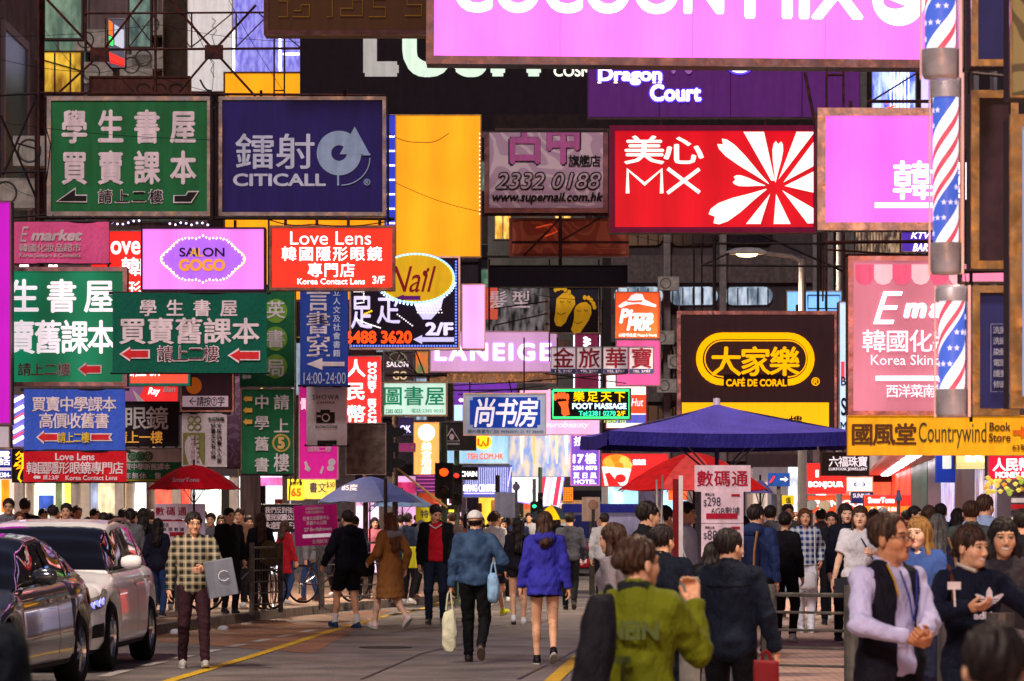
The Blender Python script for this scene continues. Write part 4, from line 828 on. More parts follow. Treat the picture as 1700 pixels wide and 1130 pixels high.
sign('led_sign', 'yellow and white glare sign with dot rows left of the money changer box', 'sign', (1586, 752, 1638, 779), 52, mat((240, 226, 150), emit=.8), 1, items=[('l', 'SA', 1602, 751, 1634, 766, mat((230, 235, 255), emit=2), {'b': .06}), ('d', [(1588 + i * 3.2, 770 + j * 4) for i in range(15) for j in range(2)], .8, BK)])
sign('led_sign', 'white neon blue panel with vertical tubes seen above the square pink lightbox', 'sign', (1447, 112, 1520, 186), 62, mat((170, 190, 255), emit=1.2, kind='picture', rgb2=(60, 80, 200), scale=3), 1, items=[
     ('s', [[(1478 + i * 6, 116), (1478 + i * 6, 184)] for i in range(6)], 1.1, mat((235, 240, 255), emit=2)), ('s', [[(1470, 172), (1480, 168)], [(1470, 180), (1486, 176)]], 1.5, mat((255, 80, 40), emit=1.5))])
sign('led_sign', 'thin lilac light strip beside the barber pole above the pink lightbox', 'sign', (1528, 110, 1546, 184), 63, mat((190, 180, 255), emit=1), 1)
sign('led_sign', 'violet neon script strip between the pink lightboxes on the right', 'sign', (1496, 384, 1556, 418), 55, mat((70, 40, 150), emit=.8), 1, items=[('l', 'KTV', 1512, 385, 1545, 396, WE, {'sh': .3}), ('l', 'BAR', 1515, 404, 1540, 417, WE, {'sh': .3})])
sign('sign_box', 'striped bookshelf picture panel behind the bracket under the square pink lightbox', 'sign', (1420, 382, 1500, 420), 57, mat((190, 160, 130), emit=.4, kind='picture', rgb2=(60, 50, 50), scale=6), 1, items=[('s', [[(1424 + i * 5, 384), (1424 + i * 5, 418)] for i in range(10)], .8, mat((90, 70, 60)), 'rib_line')])
sign('lightbox_sign', 'pale blue lit box with dark outlined square behind the street lamp arm', 'sign', (1305, 482, 1398, 518), 66, mat((120, 180, 250), emit=.9), 2, items=[('s', [[(1341, 490), (1394, 490), (1394, 512), (1341, 512), (1341, 490)], [(1370, 490), (1370, 512)]], 1.2, mat((10, 20, 60)), 'outline')])
sign('lightbox_sign', 'tall thin pale blue light panel between the brown lightbox and the pink awning lightbox', 'sign', (1392, 500, 1409, 745), 45, mat((190, 214, 250), emit=.85), 2, items=[('p', [(1396, 600), (1402, 600), (1402, 630), (1396, 630)], mat((240, 80, 90), emit=.6)), ('l', 'B', 1396, 625, 1404, 640, BK), ('l', 'S', 1396, 660, 1405, 690, BK), ('l', 'M', 1395, 700, 1405, 715, BK)])
sign('led_sign', 'vertical white and violet LED sign with floor number beside the street-end shops', 'sign', (947, 722, 996, 806), 78, mat((120, 80, 190), emit=.6), 2, fm=mat((200, 110, 190), emit=.7), items=[
     ('c', '按摩', 953, 724, 990, 740, WE, {'b': .05}), ('l', '17', 951, 754, 969, 769, WE, {'b': .05}), ('c', '樓', 971, 752, 990, 770, WE, {'b': .05}), ('l', '2301 0878', 951, 773, 991, 780, WE, {'b': .04}), ('c', '夏日風', 952, 784, 990, 794, WE, {'b': .05}), ('l', 'HOTEL', 953, 796, 990, 803, WE)])
bk = [('e', 1024, 768, 24, 14, mat((240, 150, 40), emit=.8))]
for i, (a, b) in enumerate(((1010, 766), (1022, 760), (1036, 764), (1014, 776), (1028, 774), (1042, 772))):
    bk.append(('e', a, b, 8, 6.5, mat([(250, 176, 60), (226, 130, 30), (255, 196, 90)][i % 3], emit=.8), {'n': 14, 'name': 'nugget'}))
bk += [('p', [(999, 774), (1048, 778), (1040, 806), (1004, 806)], mat((250, 240, 236), emit=.9)), ('p', [(1004, 786), (1012, 784), (1030, 806), (1010, 806)], mat((220, 40, 40), emit=.7)), ('e', 1030, 794, 9, 7, mat((220, 40, 40), emit=.7)), ('c', '香脆雞', 1050, 762, 1072, 772, WE)]
sign('billboard', 'red billboard with a bucket of golden fried nuggets beside the red stall umbrella', 'billboard', (998, 752, 1110, 808), 76, mat((224, 40, 40), emit=.8), 1, items=bk)
ic = [('p', [(x, 672 + (x % 7) * 3), (x + 8, 672), (x + 6, 770), (x + 3, 770)], mat(c, emit=.8), 'cone') for x, c in ((862, (250, 236, 220)), (882, (240, 200, 130)), (905, (190, 210, 250)), (920, (244, 220, 180)), (936, (240, 240, 250)))]
sign('billboard', 'pale blue and cream blurred advertisement wall behind the calligraphy sign', 'billboard', (845, 662, 948, 792), 106, mat((130, 160, 220), emit=.75, kind='picture', rgb2=(236, 214, 186), scale=2.2), 1, items=ic)
sign('sign_box', 'pink sign with faint rose circles under the foot neon sign', 'sign', (862, 645, 996, 722), 80, GL((252, 176, 214), .95, .08), 1, items=[('l', 'eurobeauty', 905, 700, 978, 712, WE2, {'sh': .2})])
sign('sign_box', 'tall white and red sign with blurred drink picture right of the foot neon sign', 'sign', (1005, 620, 1074, 712), 79, mat((255, 236, 226), emit=.95), 2, fm=mat((160, 60, 80)), items=[
     ('p', [(1007, 655), (1072, 655), (1072, 686), (1007, 686)], mat((236, 70, 40), emit=.8)), ('l', 'Hut', 1048, 661, 1068, 674, WE2, {'sh': .2}), ('p', [(1007, 688), (1072, 688), (1072, 702), (1007, 702)], mat((90, 90, 190), emit=.7)), ('c', '順財佫', 1003, 690, 1040, 702, mat((190, 220, 80), emit=.8)), ('e', 1050, 628, 18, 6, mat((240, 150, 150), emit=.7))])
sign('sign_box', 'slim violet column with small white flower shapes behind the four character panels', 'sign', (951, 553, 997, 720), 82, mat((110, 30, 60), emit=.35), 1, items=[('e', 975 + (i % 2) * 5 - 3, 561 + i * 3, 4, 2.5, WE, {'n': 10}) for i in range(5)] + [('s', [[(953, 556), (953, 700)], [(995, 556), (995, 700)]], 1.2, mat((230, 230, 255), emit=1.6))])
sign('poster_sign', 'black and white abstract poster behind the blank black strip banner', 'sign', (806, 476, 905, 552), 72, mat((120, 116, 120), emit=.3, kind='picture', rgb2=(24, 22, 26), scale=3.5), 1, items=[('c', '髮型', 812, 482, 880, 512, WP, {'b': .02}), ('p', [(806, 477), (826, 477), (826, 530), (806, 530)], mat((200, 80, 60), emit=.4))])
sign('billboard', 'light blue billboard with a yellow emblem and orange web address', 'billboard', (740, 715, 846, 770), 92, mat((170, 206, 226), emit=.7, kind='picture', rgb2=(120, 170, 210), scale=.8), 2, fm=mat((190, 200, 210)), items=[
     ('e', 802, 733, 14, 13, mat((255, 196, 30), emit=1)), ('s', [[(794, 728), (794, 738), (800, 740), (802, 732), (806, 740), (810, 738), (811, 726)]], 1.8, mat((230, 70, 20), emit=.9), 'emblem'), ('l', 'TSH.COM.HK', 775, 752, 836, 762, mat((240, 100, 40), emit=.8), {'b': .03})])
sign('sign_box', 'black sign with white triangle emblem beside the traffic light', 'sign', (731, 700, 791, 748), 66, mat((48, 42, 46), rough=.6), 1, items=[('s', [[(750, 711), (738, 732), (763, 732), (750, 711)]], .8, WP, 'emblem'), ('e', 750, 725, 4, 5, WPD), ('l', 'HAIRDESIGN', 741, 735, 763, 738, WP)])
sign('lightbox_sign', 'orange vertical lightbox with white disc and white characters behind the poles', 'sign', (686, 700, 730, 788), 72, mat((252, 150, 80), emit=.95), 1, items=[('e', 708, 718, 14, 14, WE), ('c', '美食坊店', 700, 734, 716, 787, WE, {'v': 1, 'b': .08})])
sign('sign_box', 'small magenta sign with pale icon beside the black signal visors', 'sign', (662, 735, 690, 750), 58, mat((170, 60, 120), emit=.4), 1, items=[('e', 685, 743, 2.5, 3, WP)])
sign('sign_box', 'dark sign with a violet glow on top left of the orange vertical lightbox', 'sign', (660, 692, 688, 722), 88, mat((40, 30, 70), emit=.5), 1, items=[('l', 'OK', 664, 706, 682, 718, mat((200, 190, 255), emit=1.8))])
sign('fascia_sign', 'striped blue white shopping centre front with neon outline beyond the traffic light', 'fascia', (768, 772, 850, 826), 88, mat((90, 98, 160), emit=.45), 1, items=[('s', [[(774 + i * 3.6, 776), (774 + i * 3.6, 816)] for i in range(20)], .5, mat((190, 196, 240), emit=.8), 'rib_line'), ('s', [[(770, 819), (848, 819)], [(843, 808), (849, 775)]], 1.1, mat((160, 150, 255), emit=2)),
     ('l', 'SHOPPING CENTRE', 756, 804, 822, 816, WE, {'b': .03})])
sign('sign_box', 'black box sign with white capitals at the corner of the shopping centre front', 'sign', (752, 774, 794, 797), 86, BK, 1, items=[('l', 'CHAIN', 765, 782, 792, 791, WE, {'b': .05})])
fas = sign('fascia_sign', 'glaring white LED fascia of the far left shops sloping towards the street end', 'fascia', (822, 782, 934, 836), 110, mat((250, 246, 255), emit=1.5), 2, roll=9, items=[
     ('s', [[(836 + i * 5, 792), (833 + i * 5, 826)] for i in range(11)], .6, mat((190, 170, 200), emit=.8), 'rib_line'), ('p', [(896, 784), (904, 784), (904, 832), (896, 832)], mat((240, 60, 90), emit=1)), ('p', [(909, 784), (916, 784), (916, 832), (909, 832)], mat((255, 200, 210), emit=1)), ('p', [(921, 784), (929, 784), (929, 832), (921, 832)], mat((240, 60, 90), emit=1))], fm=mat((150, 130, 255), emit=1.4))
sign('led_sign', 'panel of orange dot lights at the street end', 'sign', (934, 808, 952, 834), 120, mat((120, 60, 20), emit=.4), 1, items=[('d', [(936 + i * 2.8, 810 + j * 3) for i in range(6) for j in range(8)], 1, mat((255, 150, 40), emit=1.8))])
sign('sign_box', 'dark red sign with small white blocks above the dense traffic signals', 'sign', (745, 790, 768, 836), 74, mat((110, 20, 70), emit=.4), 1, items=[('c', '新中', 752, 792, 760, 832, WE, {'v': 1, 'b': .1})])
sign('sign_box', 'violet magenta lattice sign between the tall brown pole and the orange lightbox', 'sign', (690, 786, 724, 818), 76, mat((96, 30, 90), emit=.45), 1, items=[('s', [[(692, 790 + i * 6), (722, 790 + i * 6)] for i in range(5)], .7, mat((190, 90, 160), emit=.6), 'lattice')])
# upper-left background panels
sign('wall_panel', 'tall white wall panel with faint black brush script behind the rusty truss', 'panel', (311, -40, 386, 152), 73, mat((206, 204, 206), emit=.42), 1, items=[('s', [[(352, 30), (358, 34), (352, 44), (360, 50), (352, 60), (356, 74), (350, 84)], [(348, 96), (356, 104), (350, 116), (356, 128)]], .6, BK, 'brush_script')])
sign('led_sign', 'grainy violet blue LED screen with white light column behind the rusty truss', 'sign', (386, -40, 500, 121), 70, mat((100, 98, 190), emit=.7, kind='picture', rgb2=(140, 140, 220), scale=6), 1, items=[
     ('s', [[(388, 50), (388, 118)], [(465, 58), (465, 118)], [(470, 90), (497, 90)]], 2.2, mat((245, 245, 255), emit=2))])
sign('wall_panel', 'dark brown pilaster strip left of the tall white wall panel', 'panel', (270, -40, 312, 152), 74, mat((52, 38, 32), rough=.7, var=.4), 1)
sign('neon_sign', 'slim sign with green, white and red bands glimpsed through the rusty truss', 'sign', (180, 30, 208, 112), 72, mat((90, 90, 110), emit=.3), 1, items=[('p', [(180, 32), (187, 38), (187, 60), (180, 56)], mat((255, 110, 20), emit=1)), ('p', [(181, 60), (188, 62), (188, 76), (182, 74)], mat((60, 255, 100), emit=1.2)), ('p', [(181, 86), (207, 98), (207, 111), (183, 104)], mat((230, 50, 40), emit=.8)), ('p', [(190, 40), (206, 50), (206, 82), (190, 74)], mat((190, 200, 220), emit=.5))])
sign('window_bay', 'yellow lit window bay with three tall panes at the upper left', 'window', (70, 84, 137, 156), 71, mat((232, 190, 60), emit=.6, kind='picture', rgb2=(120, 84, 20), scale=1.5), 3, fm=mat((60, 40, 30)), items=[('s', [[(91, 88), (91, 154)], [(117, 88), (117, 154)], [(72, 100), (135, 118)]], 1.4, mat((60, 36, 16)), 'mullion')])
sign('window_bay', 'pale green curtained window above the yellow lit window bay', 'window', (72, -30, 138, 66), 71.5, mat((120, 150, 130), emit=.4, kind='picture', rgb2=(76, 100, 90), scale=2.2), 3, fm=mat((60, 44, 44)))
sign('window_bay', 'grey green window left of the dark brown pilaster strip', 'window', (212, -30, 252, 80), 73, mat((110, 140, 130), emit=.4, kind='picture', rgb2=(60, 80, 80), scale=2.5), 3, fm=mat((60, 44, 44)))
sign('sign_box', 'unlit brown wooden signboard with scroll rings just above the bottle green sign', 'sign', (148, 126, 316, 160), 60, mat((76, 38, 34), rough=.6, var=.4), 3, fm=mat((60, 30, 26)), items=[('e', 238 + i * 27, 147, 12, 9, mat((30, 16, 18)), {'i': .75, 'a0': 0, 'a1': 270}) for i in range(3)])
for i, (px_, py_, c) in enumerate(((40, 366, (255, 230, 235)), (88, 443, (255, 220, 220)))):
    pass

# ================================================================== STEELWORK
def truss(name, label, D, lines, mats=RUST):
    r = root(name, label, 'truss', P(lines[0][0][0], lines[0][0][1], D))
    o = r.location.copy()
    for a, b, rad in lines:
        G().tube(P(*a, D + (a[0] % 7) * .02) - o, P(*b, D + (a[0] % 7) * .02) - o, rad * D / F, n=5).build('strut', mats, r)
    return r
truss('steel_truss', 'rusty crossed steel truss carrying the two large signs at the upper left', 51.5, [
    ((70, 154), (640, 158), 2.4), ((64, -20), (64, 460), 2.6), ((258, -30), (258, 156), 2.4), ((140, 22), (500, 20), 1.8), ((150, 82), (498, 80), 2.2), ((142, -10), (142, 84), 2.4),
    ((60, -20), (165, 92), 2.4), ((165, 92), (245, -12), 2.2), ((165, 92), (95, 156), 2.0), ((165, 92), (225, 156), 1.7), ((275, -8), (355, 84), 2.4), ((355, 84), (425, 8), 2.2), ((355, 84), (296, 154), 2.0), ((355, 84), (424, 160), 2.2),
    ((318, 22), (318, 80), 1.5), ((318, 78), (385, 22), 1.1), ((270, 22), (316, 78), 1.1), ((392, 22), (392, 78), 1.5), ((392, 78), (440, 30), 1.1), ((214, 22), (256, 76), 1.1), ((214, 78), (256, 24), 1.1), ((175, 30), (175, 80), 1.3), ((455, 40), (455, 160), 1.6), ((472, 40), (472, 160), 1.6), ((455, 150), (472, 150), 1.2), ((430, 22), (498, 78), 1.1)])
for x, y in ((165, 90), (355, 86)):
    o = G().prism([(-.13, -.1), (.13, -.1), (.13, .1), (-.13, .1)], 0, .04).build('gusset_plate', RUST, None, P(x, y, 51.3)); tag(o, 'square rusty gusset plate at the %s crossing of the truss' % ('left' if x < 200 else 'right'), 'plate')
truss('steel_truss', 'dark lattice bracket at the far left beside the bottle green sign', 52, [
    ((60, 160), (5, 290), 2.2), ((0, 190), (70, 352), 2.2), ((0, 286), (84, 284), 2.0), ((0, 158), (76, 154), 2), ((76, 160), (76, 360), 2.4), ((60, 100), (60, 440), 3.2), ((30, 238), (58, 246), 1.6), ((0, 362), (78, 356), 2)], DARKMET)
truss('steel_truss', 'rusty struts crossing in front of the reddish wooden signboard', 66, [
    ((800, 356), (1010, 356), 2.6), ((930, 300), (930, 470), 3.2), ((930, 362), (870, 424), 1.8), ((930, 400), (1000, 360), 1.8), ((850, 402), (1044, 402), 2.2), ((812, 430), (812, 548), 1.6), ((912, 430), (912, 600), 1.4), ((994, 430), (994, 610), 1.4), ((820, 512), (910, 500), 1.2), ((820, 540), (910, 520), 1.2), ((1000, 498), (1000, 610), 1.2)])
truss('steel_truss', 'square steel bracket frame holding the brown stadium emblem lightbox', 56, [
    ((1152, 402), (1152, 516), 1.6), ((1165, 402), (1165, 516), 1.6), ((1152, 404), (1400, 404), 2), ((1165, 440), (1400, 442), 2), ((1165, 440), (1210, 420), 1.8), ((1265, 390), (1400, 450), 2), ((1358, 385), (1358, 516), 2.4), ((1186, 380), (1186, 514), 3)], DARKMET)
truss('steel_truss', 'thin struts and pipes between the square pink lightbox and the pink awning lightbox', 44, [
    ((1372, 382), (1372, 516), 2), ((1400, 382), (1404, 500), 2.4), ((1365, 402), (1600, 400), 3), ((1372, 414), (1520, 424), 1.8), ((1366, 404), (1366, 500), 1.6), ((1404, 424), (1600, 424), 3), ((1336, 120), (1358, 230), 3), ((1372, 112), (1372, 178), 2.2), ((1400, 112), (1400, 178), 2.2), ((1372, 124), (1400, 124), 2.2), ((1440, 168), (1545, 168), 3), ((1540, 110), (1440, 172), 1.6)])
truss('steel_truss', 'tangled fine steelwork above the calligraphy sign', 62, [
    ((640, 622), (742, 622), 3), ((740, 640), (900, 632), 1), ((740, 648), (910, 646), 1.3), ((760, 655), (905, 640), 1), ((780, 634), (780, 655), 1.2), ((845, 632), (850, 655), 1.2), ((690, 582), (705, 622), 1.2), ((660, 582), (694, 622), 1.2), ((870, 560), (870, 652), 1.4), ((905, 620), (1040, 636), 1), ((925, 560), (925, 640), 1.2), ((880, 632), (1040, 620), 1)], DARKMET)
truss('steel_truss', 'horizontal sign rail with hooks under the two large signs', 49.6, [
    ((60, 361), (655, 363), 2.6), ((20, 368), (20, 445), 1.2), ((88, 356), (88, 440), 1.2), ((180, 362), (180, 446), 2), ((234, 362), (234, 378), 1.4), ((352, 158), (352, 364), 4), ((446, 362), (446, 480), 1.8), ((644, 160), (644, 372), 2.2), ((0, 433), (180, 433), 1)], DARKMET)
truss('steel_truss', 'vertical poles holding the green vertical signs', 56, [
    ((490, 480), (490, 800), 2), ((498, 640), (498, 800), 2), ((562, 640), (562, 796), 1.4), ((396, 640), (396, 790), 1.4), ((486, 560), (498, 560), 1.2), ((480, 830), (486, 740), 1.2)], mat((170, 160, 90), rough=.6, metal=.3))
truss('steel_truss', 'chrome pipe brackets beside the barber poles and brass frames', 25, [
    ((1604, -20), (1604, 250), 4), ((1606, 120), (1690, 128), 3), ((1600, 260), (1600, 330), 3), ((1600, 330), (1610, 430), 1.2), ((1600, 450), (1690, 448), 4), ((1612, 110), (1612, 700), 3), ((1606, 390), (1596, 460), 1), ((1594, 470), (1612, 690), 1)], DARKMET)
def cable(label, D, pts, rp, m=BK):
    pts3 = []
    for (a, b) in zip(pts[:-1], pts[1:]):
        for k in range(8):
            t_ = k / 8; pts3.append((a[0] + (b[0] - a[0]) * t_, a[1] + (b[1] - a[1]) * t_ + 6 * math.sin(math.pi * t_)))
    pts3.append(pts[-1])
    o = P(*pts3[0], D)
    tag(G().path([P(a, b, D) - o for a, b in pts3], rp * D / F, 5).build('cable', m, None, o), label, 'cable')
cable('thin cable sagging across the bottle green sign', 48, [(-20, 200), (350, 232)], .5)
cable('black cable drooping over the tall orange yellow lightbox towards the mauve sign', 58, [(640, 218), (700, 236), (745, 221)], .6)
cable('thin cable crossing the lower part of the tall orange yellow lightbox', 58, [(650, 300), (800, 352)], .5)
cable('thin cable slung over the upper truss from the left edge', 50, [(-10, 96), (170, 120), (330, 70)], .5)
cable('coiled cable bundle hanging at the end of the bottle green sign', 49, [(332, 132), (350, 150), (362, 170), (352, 176)], 1.6)
cable('cable draped down beside the lattice bracket at the left', 49.5, [(66, 160), (84, 240), (70, 350)], 1.0)
cable('thin cable running to the square gusset plate from the top', 50.5, [(300, -10), (355, 110), (352, 150)], .5)
cable('power cable along the top of the red lightbox hooks', 46, [(440, 362), (520, 372), (650, 366)], 1.0)
cable('black cable crossing above the wide mauve sign', 60, [(640, 585), (700, 622), (742, 618)], .8)
cable('grey cable dropping beside the brass framed price board', 24, [(1596, 400), (1604, 470), (1600, 690)], .8)
random.seed(3)
for i, (a, b, c, d, t_) in enumerate(((-10, 60, 260, 40, 'from the left edge to the middle truss post'), (60, 30, 160, 150, 'down from the overhanging storeys'), (180, 100, 430, 170, 'between the truss plates'), (260, 40, 500, 70, 'over the white wall panel'), (380, 0, 470, 150, 'in front of the violet LED screen'), (0, 300, 80, 330, 'near the lattice bracket'), (800, 470, 1000, 500, 'under the blank black strip banner'), (1050, 390, 1180, 405, 'before the concrete office block'))):
    cable('hair-thin wire sagging ' + t_, 50.8 + i * .1, [(a, b), (c, d)], .45)
def bulbs(label, D, pts, m, rp=2.2):
    r = root('light_string', label, 'lights', P(*pts[0], D)); o = r.location.copy()
    g = G().path([P(a, b, D) - o for a, b in pts], .5 * D / F, 4); g.build('wire', BK, r)
    k0 = None
    for a, b in pts:
        if k0 is None: k0 = G().lathe([(0, -1), (.8, -.5), (1, 0), (.8, .5), (0, 1)], 8).build('bulb', m, r, P(a, b, D) - o, True); k0.scale = [rp * D / F] * 3
        else: q = inst(k0, 'bulb', r, P(a, b, D) - o); q.scale = [rp * D / F] * 3
bulbs('row of violet and white lights along the rail under the big signs', 53, [(186 + i * 9, 369 + 3 * math.sin(i)) for i in range(6)] + [(282 + i * 9, 371 + 2 * math.sin(i * 2)) for i in range(8)], mat((210, 190, 255), emit=3), 2.0)
bulbs('two blurred warm lamps above the mint green sign', 53, [(40, 441), (88, 441)], mat((255, 214, 210), emit=2), 8)
bulbs('blue white neon flicker strip at the left end of the bottle green sign', 53, [(80, 198 + i * 6) for i in range(14)], mat((150, 160, 255), emit=2.2), 2)
bulbs('blue light strip at the right end of the bottle green sign', 53, [(348, 200 + i * 7) for i in range(20)], mat((110, 140, 255), emit=1.6), 2)

# --- street lamps
def street_lamp(label, base, h, arm, side, lit=60, gz=0, vis=True):
    r = root('street_lamp', label, 'street lamp', (base[0], base[1], gz))
    G().tube((0, 0, 0), (0, 0, h), .09, .06, 12).tube((0, 0, 0), (0, 0, .5), .13, .12, 12).build('pole', mat((150, 144, 142), rough=.45, metal=.5), r)
    G().path([(0, 0, h - .05), (side * arm * .3, 0, h + .05), (side * arm, 0, h + .1)], .04).build('arm', mat((150, 144, 142), rough=.45, metal=.5), r)
    hx = side * (arm + .3)
    hd = G().lathe([(0, .1), (.12, .085), (.2, .03), (.21, 0), (.17, -.02)], 14).build('lamp_head', mat((200, 196, 196), rough=.4), r, (hx, 0, h + .1)); hd.scale = (1.7, .8, 1)
    ln = G().lathe([(0, -.07), (.1, -.055), (.15, 0), (0, 0)], 12).build('lens', mat((255, 214, 150), emit=7), hd); ln.scale = (.8, .8, 1)
    if lit:
        l = bpy.data.lights.new('lamp_light', 'SPOT'); l.energy = lit * 60; l.color = (1, .80, .58); l.spot_size = R(150); l.spot_blend = .6; l.shadow_soft_size = .4
        lo = bpy.data.objects.new('lamp_light', l); link(lo, r); lo.location = (hx, 0, h - .05)
    return r
def lp(px, D): return ((px - 850) * D / F, D)
street_lamp('lit street lamp reaching left over the bracket frame', lp(1332, 60), 5.9, .62, -1, 34)
street_lamp('added tall street lamp behind the photographer on the left', (-6.5, 8), 9, 2, 1, 46)  # unseen lamps from here on, put in to light road and crowd
street_lamp('added tall street lamp out of frame on the left kerb beside the cars', (-8.2, 34), 9, 2, 1, 46)
street_lamp('added tall street lamp out of frame on the right kerb behind the railings', (6.4, 22), 9, 2, -1, 46)
street_lamp('added tall street lamp behind the signs further up on the right', (7.6, 84), 9, 2, -1, 90)
street_lamp('added tall street lamp hidden behind the upper signs over the left pavement', (-6.6, 66), 6.6, 1.2, 1, 60)

# ================================================================== STREET FURNITURE
POLE = mat((110, 92, 82), rough=.55, metal=.3, kind='rust', rgb2=(74, 60, 56))
def pole(name, label, px, D, top, rad, m=POLE, extra=None, gz=0):
    if px < 700: gz = .13
    z = EYE + (HZ - top) * D / F - gz
    r = root(name, label, 'pole', ((px - 850) * D / F, D, gz))
    G().tube((0, 0, 0), (0, 0, z), rad, n=12).build('shaft', m, r); G().lathe([(0, z + .03), (rad, z + .01), (rad * 1.1, z - .02)], 12).build('cap', m, r)
    G().lathe([(rad * 1.25, .0), (rad * 1.2, .06), (rad, .07)], 12).build('base_collar', m, r)
    return r
pole('steel_pole', 'tall mottled brown pole in front of the signal visors', 656, 66.5, 664, .055)
pole('steel_pole', 'plain pole left of the tall mottled brown pole', 607, 66, 735, .05)
pole('steel_pole', 'dark thin pole under the dark blue umbrella', 640, 65, 795, .034, DARKMET)
pole('steel_pole', 'slim grey pole left of the yellow price placards', 826, 85, 790, .05, DARKMET)
def signal(label, px, D, y0, y1, w, side=0, lit=None, ylit=None):
    s = D / F; r = root('traffic_light', label, 'traffic light', P(px, y1, D)); h = (y1 - y0) * s
    G().box(-w * s / 2, w * s / 2, 0, .16, 0, h).build('housing', mat((26, 26, 28), rough=.5), r)
    G().tube((0, .2, -P(px, y1, D).z), (0, .2, h + .6), .05).build('pole', mat((86, 104, 86), rough=.5, metal=.2), r)
    n = 2
    for k in range(n):
        z = h * (k + .5) / n; R_ = min(w * s * .25, h * .15)
        c_ = {None: (30, 30, 32)}.get(None)
        on = lit if (k == 1 and lit) else None
        l_ = G().lathe([(0, -.012), (R_, -.01), (R_, 0)], 16, (0, 0, 0), 'y').build('lens', mat(lit, emit=3) if on else mat((34, 20, 20), rough=.3), r, (0, -.004, z))
        g = G(); 
        for i in range(10):
            a0, a1 = R(18 * i), R(18 * (i + 1))
            g.add([(math.cos(a0) * R_ * 1.15, 0, math.sin(a0) * R_ * 1.15), (math.cos(a1) * R_ * 1.15, 0, math.sin(a1) * R_ * 1.15), (math.cos(a1) * R_ * 1.15, -.2, math.sin(a1) * R_ * 1.15 - .03), (math.cos(a0) * R_ * 1.15, -.2, math.sin(a0) * R_ * 1.15 - .03)], [(0, 1, 2, 3)])
        g.build('visor', mat((24, 24, 26), rough=.6), r, (0, 0, z))
    return r
signal('pedestrian signal showing a red standing figure left of the pole', 737, 57, 768, 828, 30, lit=(255, 60, 10))
signal('slim second signal head behind the red pedestrian signal', 758, 66, 772, 838, 18, lit=(255, 40, 30))
signal('small distant traffic signal glowing green', 887, 96, 832, 862, 13, lit=(40, 255, 150))
signal('distant dark signal beside the glowing green one', 897, 84, 818, 858, 9)
rr = root('traffic_light', 'big black signal head seen from the side on the tall brown pole', 'traffic light', P(648, 784, 66))
G().box(-.07, .06, -.1, .2, 0, .86).build('housing', mat((20, 18, 22), rough=.5), rr)
for z in (.15, .44, .72):
    G().prism([(.065, z - .07), (.055, z + .1), (.18, z + .1), (.30, z + .05), (.30, z + .02), (.2, z - .06)], -.09, .1).build('visor', mat((22, 20, 24), rough=.5), rr)
stk = G().tube(P(660, 778, 54) - P(660, 778, 54), P(742, 842, 52) - P(660, 778, 54), .016).build('bamboo_stick', mat((214, 176, 96), rough=.5), None, P(660, 778, 54)); tag(stk, 'pale bamboo stick leaning from the tall brown pole', 'stick')
def plate(label, px, py, D, w, h, rgb, shape='rect', items=(), cat='road sign', gz=0, polew=.035, py_pole=None):
    s = D / F; r = root('road_sign', label, cat, (((px - 850) * s), D, gz)); z = EYE + (HZ - py) * s - gz
    if shape == 'rect': G().box(-w / 2 * s, w / 2 * s, -.03, 0, z - h / 2 * s, z + h / 2 * s).build('plate', mat(rgb, rough=.5), r)
    elif shape == 'disc':
        G().lathe([(0, -.03), (w / 2 * s, -.03), (w / 2 * s, 0), (0, 0)], 24, (0, 0, z), 'y').build('plate', mat(rgb, rough=.5), r); G().lathe([(w / 2 * s * 1.02, -.035), (w / 2 * s * 1.1, -.02), (w / 2 * s * 1.02, 0)], 24, (0, 0, z), 'y').build('rim', mat((110, 60, 50), rough=.5), r)
    elif shape == 'tri':
        G().prism([(-w / 2 * s, z - h / 2 * s), (w / 2 * s, z - h / 2 * s), (0, z + h / 2 * s)], -.03, 0).build('plate', mat(rgb, rough=.4), r)
    G().tube((0, .04, 0), (0, .04, z + h / 2 * s), polew, n=10).build('pole', GREYPOST, r)
    return r, s, z
r_, s_, z_ = plate('blue direction sign with a white arrow and red mark under the umbrella edge', 1293, 796, 62, 36, 22, (20, 60, 140))
G().prism([(.02, z_ - .01), (.1, z_ - .01), (.1, z_ - .04), (.16, z_ + .005), (.1, z_ + .05), (.1, z_ + .02), (.02, z_ + .02)], -.036, -.031).build('arrow', mat(WHITE, emit=.4), r_)
G().prism([(-.17, z_ - .06), (-.13, z_ - .06), (-.06, z_ + .06), (-.1, z_ + .06)], -.036, -.031).build('red_mark', mat((220, 40, 40), emit=.4), r_)
plate('round sign seen from behind near the left edge of the low red lightbox', 1369, 840, 66, 19, 19, (190, 176, 150), 'disc', gz=.13)
plate('pale round sign behind the red stall umbrella, right of the blue one', 1347, 838, 70, 17, 17, (186, 190, 180), 'disc', gz=.13)
plate('small blue and white triangular sign hanging before the red arcade wall', 1492, 822, 60, 14, 18, (70, 100, 130), 'tri', gz=.13)
plate('round beige sign board with red ring facing away beside the blue stall', 985, 838, 74, 15, 16, (206, 160, 140), 'disc')
plate('beige rectangular notice board behind the round beige sign', 981, 845, 75, 30, 40, (198, 166, 150))
plate('pale round no entry sign low behind the red taxi', 999, 868, 72, 17, 17, (206, 160, 150), 'disc')
plate('grey disc sign before the white LED fascia', 857, 808, 80, 12, 18, (96, 90, 110), 'disc')
plate('grey square sign back beside the shopping centre front', 838, 838, 76, 34, 42, (130, 130, 150))

